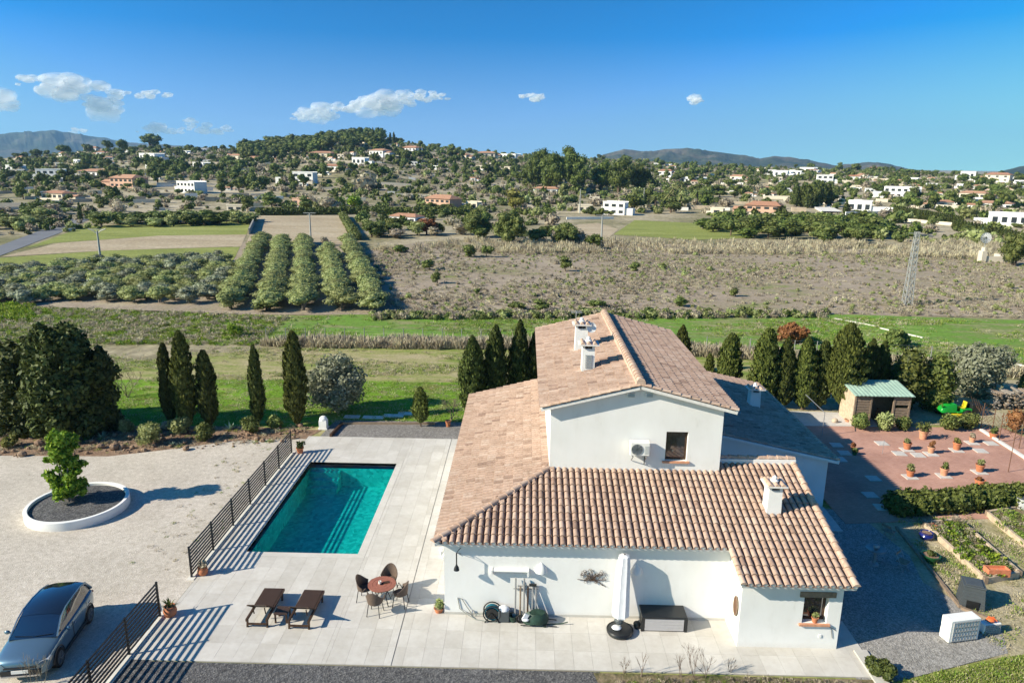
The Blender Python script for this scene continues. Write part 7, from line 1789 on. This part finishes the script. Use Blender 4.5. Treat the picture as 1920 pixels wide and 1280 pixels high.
# ---------------------------------------------------------------- far houses
def far_house(px, by, wpx, hpx, label, mat='plaster', roof='tile', group=None, rz=None, storeys=1, wing=0, nwin=3, dep=.55, name='house', cat='house'):
    g = HG(px, by); w = size_at(g, wpx); D = math.hypot(g.x, g.y); h = hpx / FPX * D * 1.02
    az = atan2(g.x, g.y); h_ = thing(name, label, cat, (g.x, g.y, g.z), -az * .35 + (rz if rz is not None else q9.uniform(-.75, -.05)), group)
    d = w * dep; wing = wing or q9.choice([-.5, -.35, .35, .6])
    if q9.random() < .6:
        m_ = MB(); m_.box(-w * q9.uniform(.5, .8), w * q9.uniform(.4, .7), -w * .25, -.02, -2.5, h * q9.uniform(.12, .24)); part('terrace', m_, q9.choice(['plaster', 'plaster_warm', 'mortar']), h_)
    rh = min(h * .28, 1.6) if roof == 'tile' else 0; wh = h - rh
    m_ = MB(); m_.box(-w / 2, w / 2, 0, d, -2.5, wh); part('wall', m_, mat, h_)
    if wing:
        m_ = MB(); s_ = 1 if wing > 0 else -1; ww = abs(wing) * w; m_.box(min(s_ * w / 2, s_ * (w / 2 + ww)) + (.01 if s_ > 0 else 0), max(s_ * w / 2, s_ * (w / 2 + ww)) - (.01 if s_ < 0 else 0), d * .15, d * .8, -2.5, wh * .55); part('wing_wall', m_, mat, h_)
        xa = s_ * (w / 2 + ww / 2)
        if roof == 'tile': m_ = MB(); m_.add([(xa - ww / 2 - .2, d * .1, wh * .55), (xa + ww / 2 + .2, d * .1, wh * .55), (xa + ww / 2 + .2, d * .85, wh * .55), (xa - ww / 2 - .2, d * .85, wh * .55), (xa - ww / 2, d * .45, wh * .55 + rh * .7), (xa + ww / 2, d * .45, wh * .55 + rh * .7)], [(0, 1, 5, 4), (2, 3, 4, 5), (0, 4, 3), (1, 2, 5), (0, 3, 2, 1)]); part('wing_roof', m_, 'far_tile', h_)
    if roof == 'tile':
        m_ = MB(); e = w * .04; m_.add([(-w / 2 - e, -e, wh), (w / 2 + e, -e, wh), (w / 2 + e, d + e, wh), (-w / 2 - e, d + e, wh), (-w / 2 + d * .3, d / 2, wh + rh), (w / 2 - d * .3, d / 2, wh + rh)], [(0, 1, 5, 4), (2, 3, 4, 5), (0, 4, 3), (1, 2, 5), (0, 3, 2, 1)]); part('roof', m_, 'far_tile', h_)
    else:
        m_ = MB(); m_.box(-w / 2 - .1, w / 2 + .1, -.1, .12, wh, wh + .3); m_.box(-w / 2 - .1, w / 2 + .1, d - .12, d + .1, wh, wh + .3); part('parapet', m_, mat, h_)
    for st in range(storeys):
        for k in range(nwin):
            x = -w / 2 + (k + .5) * w / nwin; sw = min(.9, w / nwin * .28); z0 = wh * (st + .30) / storeys; z1 = wh * (st + .74) / storeys
            m_ = MB(); m_.box(x - sw, x + sw, -.06, -.005, z0, z1); part('window', m_, 'far_window', h_)
    return h_
FH = [
 (349, 363, 50, 20, 'two storey white house with flat roof beside the low field left of centre', 'plaster', 'flat', 2, -.25, 5), (568, 345, 40, 21, 'tall white cube house on the hillside above the bare plot', 'plaster', 'flat', 2, -.9, 3),
 (92, 339, 44, 18, 'white house with a long low wing on the far left slope', 'plaster', 'flat', 2, -.5, 4), (228, 352, 62, 22, 'long terracotta walled house behind a row of cypresses on the left', 'plaster_pink', 'tile', 2, -.5, 5),
 (98, 374, 56, 14, 'low house with pink tiled roofs at the far left', 'plaster_warm', 'tile', 1, .5, 4), (172, 333, 70, 14, 'long white house cluster on the left slope', 'plaster', 'tile', 1, .4, 6), (276, 303, 42, 13, 'white house high on the left slope under the umbrella pine', 'plaster', 'flat', 1, .4, 4),
 (766, 290, 36, 16, 'white tile roofed villa high on the middle hill', 'plaster', 'tile', 2, .0, 4), (705, 292, 38, 12, 'white house just left of the highest villa on the middle hill', 'plaster', 'tile', 1, .4, 4), (672, 310, 28, 14, 'small white house below the pine wood', 'plaster', 'flat', 1, .5, 3),
 (820, 391, 62, 26, 'terracotta villa with tiled roofs behind a dark hedge', 'plaster_pink', 'tile', 2, -.1, 5), (884, 392, 26, 13, 'ochre flat roofed annex right of the terracotta villa', 'plaster_warm', 'flat', 1, 0, 2), (754, 421, 58, 20, 'white gabled villa behind the olive orchard', 'plaster', 'tile', 1, .25, 4),
 (1150, 404, 42, 24, 'white gabled house beside palms in the middle distance', 'plaster', 'flat', 2, .0, 3), (1096, 400, 26, 14, 'small beige house with palms left of the white gabled house', 'plaster_warm', 'flat', 1, .3, 2), (1022, 364, 46, 14, 'long white house in front of the big pine clump', 'plaster', 'tile', 1, .2, 4),
 (912, 296, 32, 12, 'beige house on the skyline right of the middle hill', 'plaster_warm', 'tile', 1, .3, 3), (952, 298, 34, 9, 'long white house left of the big pine clump', 'plaster', 'flat', 1, 0, 5), (860, 298, 34, 10, 'cream house halfway between two hilltop houses', 'plaster_warm', 'tile', 1, .3, 3),
 (1428, 405, 62, 26, 'terracotta and cream villa behind the evergreen grove', 'plaster_pink', 'tile', 2, -.4, 4), (1343, 404, 24, 12, 'small cream cube building left of the terracotta and cream villa', 'plaster_warm', 'flat', 1, 0, 1), (1610, 400, 40, 20, 'bright white villa with a long white wall on the right', 'plaster', 'flat', 1, .9, 3),
 (1690, 372, 62, 18, 'white two level house with a long terrace on the right slope', 'plaster', 'flat', 2, -.3, 6), (1546, 346, 28, 15, 'white house with a roof terrace on the upper right slope', 'plaster', 'flat', 2, .3, 3), (1462, 333, 26, 12, 'white cube house where the hill road turns', 'plaster', 'flat', 1, .4, 2),
 (1512, 323, 28, 8, 'white house on the right skyline behind the hill road', 'plaster', 'flat', 1, .3, 3), (1295, 343, 42, 10, 'long low white building right of the second pine clump', 'plaster', 'flat', 1, 0, 5), (1890, 425, 60, 20, 'white house with a blue tinge at the right edge', 'plaster', 'flat', 1, -.4, 4),
 (1765, 390, 40, 13, 'beige house with tiled roof below the right terraces', 'plaster_warm', 'tile', 1, -.4, 3), (1862, 392, 56, 13, 'long tiled house on the right slope', 'plaster', 'tile', 1, -.3, 5), (1822, 372, 44, 12, 'cream house with brown roof on the right slope', 'plaster_warm', 'tile', 1, .3, 4),
 (1814, 338, 24, 14, 'small white house on the right skyline', 'plaster', 'flat', 1, 0, 2), (1868, 342, 40, 15, 'beige two storey house on the right skyline', 'plaster_warm', 'tile', 2, -.3, 3), (1640, 322, 24, 8, 'low orange roofed house on the right skyline', 'plaster_pink', 'tile', 1, 0, 2),
 (1246, 330, 26, 12, 'white house at the right foot of the second pine clump', 'plaster', 'tile', 1, .3, 3), (476, 308, 26, 14, 'white house with a cypress before the wooded hill', 'plaster', 'tile', 1, -.3, 2), (560, 388, 28, 14, 'pinkish small building behind the bare plot', 'plaster_pink', 'flat', 1, 0, 2),
 (440, 396, 30, 10, 'ochre building behind the dark tree belt', 'plaster_warm', 'flat', 1, .4, 2), (600, 296, 46, 12, 'cream house with long walls below the pine wood', 'plaster_warm', 'tile', 1, .5, 4), (620, 322, 40, 13, 'white and cream house under the wooded hill', 'plaster', 'tile', 1, .3, 4),
 (372, 318, 30, 12, 'white house in the middle of the left slope', 'plaster', 'flat', 1, .4, 3), (168, 279, 26, 10, 'white house on the left skyline under pines', 'plaster', 'tile', 1, 0, 3), (440, 300, 34, 10, 'cream house left of the wooded hill', 'plaster_warm', 'tile', 1, .3, 3), (1335, 430, 22, 8, 'small pale hut at the left end of the evergreen grove', 'plaster_warm', 'flat', 1, 0, 1),
 (1705, 345, 26, 10, 'small white house above the two level one', 'plaster', 'flat', 1, 0, 2), (1600, 338, 24, 9, 'white bungalow near the right skyline', 'plaster', 'tile', 1, .3, 2), (1380, 338, 26, 10, 'cream bungalow left of the hill road', 'plaster_warm', 'tile', 1, .3, 2), (24, 322, 30, 10, 'white house at the far left edge', 'plaster', 'flat', 1, .3, 2)]
q7 = random.Random(77)
for px, by, w_, h_, lb, mt, rf, st, wg, nw in FH:
    far_house(px, by, w_, h_ * .92, lb, mt, rf, None, None, st, wg, nw)
    for k in range(3 if w_ > 30 else 2):
        dx = q7.uniform(-.75, .75) * w_; hh_ = h_ * q7.uniform(.5, 1.1) if abs(dx) > w_ * .45 else h_ * q7.uniform(.3, .5)
        plant_px(q7.choice(['round', 'round', 'cypress', 'palm', 'pine']), px + dx, by + q7.uniform(1, 4), by - hh_, h_ * q7.uniform(.6, 1.3), 'garden tree or bush standing close to one of the far villas', 'garden trees round the far villas')
q = random.Random(37)
for k in range(165):
    px = q.uniform(-20, 1940)
    if 960 < px < 1230: continue
    cy = float(np.interp(px, [c[0] for c in CREST], [c[1] for c in CREST])); by = cy + 5 + abs(q.gauss(0, 30))
    far_house(px, min(by, 385), q.uniform(9, 19), q.uniform(4, 7.5), 'small pale house among trees on the far hillsides', q.choice(['plaster', 'plaster', 'plaster_warm']), q.choice(['flat', 'tile']), 'small far houses on the hillsides', None, 1, q.choice([0, .4, -.4]), 2)
# terrace walls and plots on the hillsides
for k in range(170):
    px = q.uniform(-20, 1940); cy = float(np.interp(px, [c[0] for c in CREST], [c[1] for c in CREST])); by = q.uniform(cy + 12, 398); L = q.uniform(12, 55)
    g = HG(px, by); 
    if math.hypot(g.x, g.y) < 236: continue
    a = az_of(px); ln_ = size_at(g, L); m_ = MB(); n_ = 8; u = Vector((cos(a + q.uniform(-.1, .1)), -sin(a), 0)); V = []
    hh = q.uniform(.8, 1.6)
    for i in range(n_ + 1):
        p = g + u * ln_ * (i / n_ - .5); z = float(terrain(p.x, p.y)); V += [(p.x - g.x, p.y - g.y, z - g.z - 1), (p.x - g.x, p.y - g.y, z - g.z + hh), (p.x - g.x, p.y - g.y + .5, z - g.z + hh), (p.x - g.x, p.y - g.y + .5, z - g.z - 1)]
    m_.add(V, [(i * 4 + j, i * 4 + j + 1, (i + 1) * 4 + j + 1, (i + 1) * 4 + j) for i in range(n_) for j in range(3)] + [(0, 1, 2, 3), tuple(range(n_ * 4, n_ * 4 + 4))])
    single('terrace_wall', m_, q.choice(['plaster_warm', 'plaster_stone', 'plaster_warm', 'mortar']), 'low stone terrace wall on the far hillsides', 'terrace wall', g, 'terrace walls on the hillsides')
# long walls and hedges that can be told apart
def long_wall(a, b, h, mat, label, name='garden_wall', cat='wall', th=.3, z=0):
    A_, B_ = HG(*a), HG(*b); m_ = MB(); m_.bar(Vector((0, 0, h / 2)), (B_ - A_) + Vector((0, 0, h / 2)), th, h); return single(name, m_, mat, label, cat, A_)
long_wall((1150, 412), (1062, 413), .7, 'plaster', 'long white garden wall in front of the palms and white house')
long_wall((1700, 402), (1585, 404), 1.2, 'plaster', 'white terrace wall of the bright white villa')
long_wall((1790, 424), (1690, 415), .9, 'plaster_warm', 'cream boundary wall between the two conifer hedges')
long_wall((120, 388), (0, 388), 1.2, 'plaster_warm', 'pale low wall beyond the road on the left')
long_wall((480, 412), (468, 442), 1.3, 'stone_grey', 'thin grey boundary wall between the green field and the bare plot')
hedge(HG(668, 452), HG(642, 408), 1.6, 1.6, 'clipped green hedge along the right of the bare plot', 'leaf_bush', 9000, .3, 401)
hedge(HG(484, 404), HG(640, 403), 1.8, 2.2, 'tall dark clipped hedge at the back of the bare plot', 'leaf_pine', 9000, .4, 402)
hedge(HG(648, 402), HG(870, 404), 1.8, 2.4, 'tall dark clipped hedge in front of the terracotta villa', 'leaf_pine', 12000, .4, 403)
for a, b, lb in (((1565, 598), (1640, 612), 'first stretch of low white wall beyond the green field on the right'), ((1650, 616), (1730, 634), 'second stretch of low white wall beyond the green field on the right'), ((1870, 676), (1960, 696), 'white low wall at the right edge beyond the olive tree')):
    A_, B_ = G(*a), G(*b); m_ = MB(); m_.bar(Vector((0, 0, .06)), (B_ - A_) + Vector((0, 0, .06)), .14, .12); single('low_wall', m_, 'kerb_stone', lb, 'wall', A_)
# the hill road
P = [(1560, 400), (1530, 384), (1495, 368), (1472, 356), (1466, 346), (1455, 338)]
W_ = [HG(*p) for p in P]; m_ = MB(); V = []
for i, p in enumerate(W_):
    d = (W_[min(i + 1, len(W_) - 1)] - W_[max(0, i - 1)]).normalized(); s_ = Vector((d.y, -d.x, 0)).normalized() * 3.2; V += [p - s_ + Vector((0, 0, .5)), p + s_ + Vector((0, 0, .5)), p + s_ - Vector((0, 0, 2)), p - s_ - Vector((0, 0, 2))]
m_.add(V, [(i * 4 + j, i * 4 + (j + 1) % 4, (i + 1) * 4 + (j + 1) % 4, (i + 1) * 4 + j) for i in range(len(P) - 1) for j in range(4)]); structure('road', m_, 'path_white')

# ---------------------------------------------------------------- poles, pylon, dish, ruin
g = G(1700, 572); Hp = PY(1708, 434, g.y).z; py_ = thing('lattice_pylon', 'tall slim steel lattice pylon in the scrub field', 'pylon', g); m_ = MB()
N_ = 11
def hw(z): return .42 - .24 * z / Hp
for sx, sy in ((-1, -1), (1, -1), (1, 1), (-1, 1)):
    m_ = MB(); m_.bar((sx * hw(0), sy * hw(0), 0), (sx * hw(Hp), sy * hw(Hp), Hp), .08, .08); part('leg', m_, 'pylon_metal', py_)
m_ = MB(); cs_ = [(-1, -1), (1, -1), (1, 1), (-1, 1)]
for k in range(N_):
    z0, z1 = Hp * k / N_, Hp * (k + 1) / N_
    for j in range(4):
        a, b = cs_[j], cs_[(j + 1) % 4]; m_.bar((a[0] * hw(z0), a[1] * hw(z0), z0), (b[0] * hw(z1), b[1] * hw(z1), z1), .045, .045); m_.bar((b[0] * hw(z0), b[1] * hw(z0), z0), (a[0] * hw(z1), a[1] * hw(z1), z1), .045, .045)
part('lattice', m_, 'pylon_metal', py_, kind='stuff')
m_ = MB(); m_.bar((-.9, 0, Hp - .2), (.9, 0, Hp - .2), .06, .06); part('crossarm', m_, 'pylon_metal', py_)
for px, by, ty, kind, lb in ((190, 498, 429, 'Y', 'pale concrete power pole with a forked top in the field on the left'), (583, 452, 396, 'T', 'pale concrete power pole with a crossbar at the bare plot'), (1127, 462, 400, 'T', 'grey power pole beyond the middle of the scrub field'), (1087, 400, 352, 'I', 'slim grey pole near the long white garden wall'), (1206, 392, 350, 'I', 'slim pole beside the leafy belt')):
    g = G(px, by); h = PY(px, ty, g.y).z; p_ = thing('power_pole', lb, 'power pole', g); m_ = MB(); m_.cyl((0, 0, 0), (0, 0, h * .95), .2, .11, 8); part('pole', m_, 'pylon_metal', p_, smooth=True)
    m_ = MB()
    if kind == 'Y': m_.tube([(-1.3, 0, h), (-.5, 0, h * .94), (0, 0, h * .86), (.5, 0, h * .94), (1.3, 0, h)], .07, 6); m_.bar((-1.1, 0, h * .985), (1.1, 0, h * .985), .08, .08)
    elif kind == 'T': m_.bar((-1.2, 0, h * .94), (1.2, 0, h * .94), .12, .12); m_.bar((-.5, 0, h * .88), (.5, 0, h * .88), .08, .08)
    else: m_.bar((-.3, 0, h * .93), (.3, 0, h * .93), .07, .07)
    part('crossarm', m_, 'pylon_metal', p_)
g = G(1856, 492); ru = thing('ruin', 'small crumbling cream stone hut at the right end of the scrub field', 'ruin', g)
m_ = MB(); m_.box(-1.5, -.7, 0, 1.2, 0, 1.9); m_.box(-1.2, -.9, .1, 1, 1.9, 2.5); part('tall_wall', m_, 'plaster_warm', ru); m_ = MB(); m_.box(-.69, 2.4, .2, .6, 0, 1.0); m_.box(1.9, 2.4, .61, 2.2, 0, 1.3); part('low_wall', m_, 'plaster_warm', ru)
g = G(1852, 486) + Vector((0, 1.5, 0)); zc_ = PY(1847, 446, g.y).z; ds = thing('wind_wheel', 'round pale metal wind wheel standing behind the ruined hut', 'wind wheel', g); m_ = MB(); m_.cyl((0, 0, 0), (0, 0, zc_), .07, n=6); part('mast', m_, 'pylon_metal', ds)
m_ = MB(); R_ = size_at(g, 20) / 2; m_.tube([(cos(2 * pi * k / 20) * R_, -.1, zc_ + sin(2 * pi * k / 20) * R_) for k in range(20)], .04, 5, True); part('rim', m_, 'pylon_metal', ds)
for k in range(14):
    a = 2 * pi * k / 14; m_ = MB(); ca, sa = cos(a), sin(a); c2, s2 = cos(a + .34), sin(a + .34); m_.add([(ca * R_ * .22, -.1, zc_ + sa * R_ * .22), (ca * R_ * .95, -.12, zc_ + sa * R_ * .95), (c2 * R_ * .95, -.05, zc_ + s2 * R_ * .95), (c2 * R_ * .22, -.07, zc_ + s2 * R_ * .22)], [(0, 1, 2, 3)]); part('blade', m_, 'white_plastic', ds)
# wire fence posts at the back of the meadow
fw = thing('wire_fence', 'thin wire fence on slim posts at the near edge of the green field', 'fence', G(500, 648)); 
A_, B_ = G(500, 646), G(1010, 648); A2 = G(1920, 690)
for s0_, s1_, n_ in ((A_, B_, 14), (B_, A2, 22)):
    for k in range(n_):
        p = s0_.lerp(s1_, k / n_); m_ = MB(); m_.cyl((p.x, p.y, 0), (p.x, p.y, 1.5), .035, n=5); part('post', m_, 'grey_metal', fw, w=True)
m_ = MB()
for z in (.4, .8, 1.2, 1.45): m_.tube([A_ + Vector((0, 0, z)), B_ + Vector((0, 0, z)), A2 + Vector((0, 0, z))], .006, 3)
part('wire', m_, 'grey_metal', fw, w=True)
g = G(118, 434); m_ = MB(); m_.bar((0, 0, .3), (1.6, 1.8, .3), .3, .6); single('low_wall', m_, 'path_white', 'tiny white wall stub beside the road on the left', 'wall', g)

# ---------------------------------------------------------------- clouds
t = NT('cloud'); t.t.nodes.remove(t.p)
df = t.n('ShaderNodeBsdfDiffuse'); df.inputs[0].default_value = (.93, .93, .95, 1); tl_ = t.n('ShaderNodeBsdfTranslucent'); tl_.inputs[0].default_value = (.93, .94, .96, 1)
ms = t.n('ShaderNodeMixShader'); ms.inputs[0].default_value = .5; t.l(df.outputs[0], ms.inputs[1]); t.l(tl_.outputs[0], ms.inputs[2])
lw = t.n('ShaderNodeLayerWeight'); lw.inputs[0].default_value = .5
v = t.pos(); nz = t.noise(.0045, 9, .75, v)
al = t.math('SUBTRACT', t.math('ADD', t.math('MULTIPLY', t.math('SUBTRACT', 1.0, lw.outputs['Facing']), 1.25), t.math('MULTIPLY', nz, 1.5)), 1.02)
al = t.ramp(al, [(0, 0.0), (.9, .42)])
tb_ = t.n('ShaderNodeBsdfTransparent'); mm = t.n('ShaderNodeMixShader'); t.l(al, mm.inputs[0]); t.l(tb_.outputs[0], mm.inputs[1]); t.l(ms.outputs[0], mm.inputs[2]); t.l(mm.outputs[0], t.out.inputs[0])
def cloud(px, py, wpx, hpx, label, seed, puffs=14, tilt=0.0):
    puffs = int(puffs * 2.6)
    q = np.random.RandomState(seed); D = 12000.0; d = ray(px, py).normalized(); h = math.hypot(d.x, d.y); c = Vector((d.x / h * D, d.y / h * D, CAM_H + d.z / h * D)); w = wpx / FPX * D; hh = hpx / FPX * D
    u = Vector((d.y, -d.x, 0)).normalized(); V = []; F = []; o = 0
    import bmesh
    b = bmesh.new(); bmesh.ops.create_icosphere(b, subdivisions=3, radius=1); bv = np.array([tuple(x.co) for x in b.verts]); bf = np.array([[x.index for x in f.verts] for f in b.faces]); b.free()
    for k in range(puffs):
        t_ = q.uniform(-1, 1); r = hh * q.uniform(.12, .34) * (1.05 - abs(t_) ** 2 * .6); x = t_ * (w / 2 - r); z = q.uniform(-.35, .25) * hh * (1 - abs(t_) * .5) + tilt * t_ * hh
        n_ = sum(np.sin(bv @ q.normal(0, f_, 3) + q.uniform(0, 6)) / f_ for f_ in (2, 4, 7, 11, 18)) * .28
        P = bv * (1 + n_)[:, None] * r * np.array([1.35, .8, .72]); P[:, 0] += x; P[:, 2] += z; P[:, 1] += q.uniform(-.3, .3) * hh
        V.append(P); F.append(bf + o); o += len(bv)
    V = np.concatenate(V); V = V[:, :1] * np.array([[u.x, u.y, 0]]) + V[:, 1:2] * np.array([[-u.y, u.x, 0]]) + V[:, 2:] * np.array([[0, 0, 1]])
    me = npmesh('cloud', V, np.concatenate(F), ['cloud']); me.polygons.foreach_set('use_smooth', [True] * len(me.polygons))
    o = link('cloud', me, None, None, c); o.visible_shadow = True; return tag(o, label, 'cloud')
cloud(132, 163, 145, 50, 'white puffy cloud with a grey tail high on the left', 1, 16, -.15)
cloud(192, 195, 60, 55, 'thin bluish cloud wisp below the left puffy cloud', 2, 6)
cloud(278, 176, 80, 22, 'thin streak of cloud right of the left puffy cloud', 3, 7)
cloud(300, 243, 80, 26, 'low white cloud above the umbrella pine', 4, 9)
cloud(395, 240, 75, 26, 'low double cloud just right of the one above the umbrella pine', 5, 8)
cloud(148, 245, 30, 14, 'tiny white cloud touching the blue mountain', 6, 5)
cloud(358, 228, 26, 18, 'tiny cloud above the low double cloud', 16, 4)
cloud(715, 192, 150, 50, 'largest white cloud above the wooded hill', 7, 18, .25)
cloud(600, 210, 100, 42, 'white puff at the left end of the large cloud', 8, 12, .2)
cloud(800, 180, 90, 24, 'flat tail at the right end of the large cloud', 9, 9)
cloud(1000, 181, 52, 26, 'single small white cloud right of the large one', 10, 7)
cloud(1302, 187, 34, 24, 'small white cloud alone in the right half of the sky', 11, 6)
cloud(5, 190, 40, 46, 'cloud cut by the left edge', 13, 5)
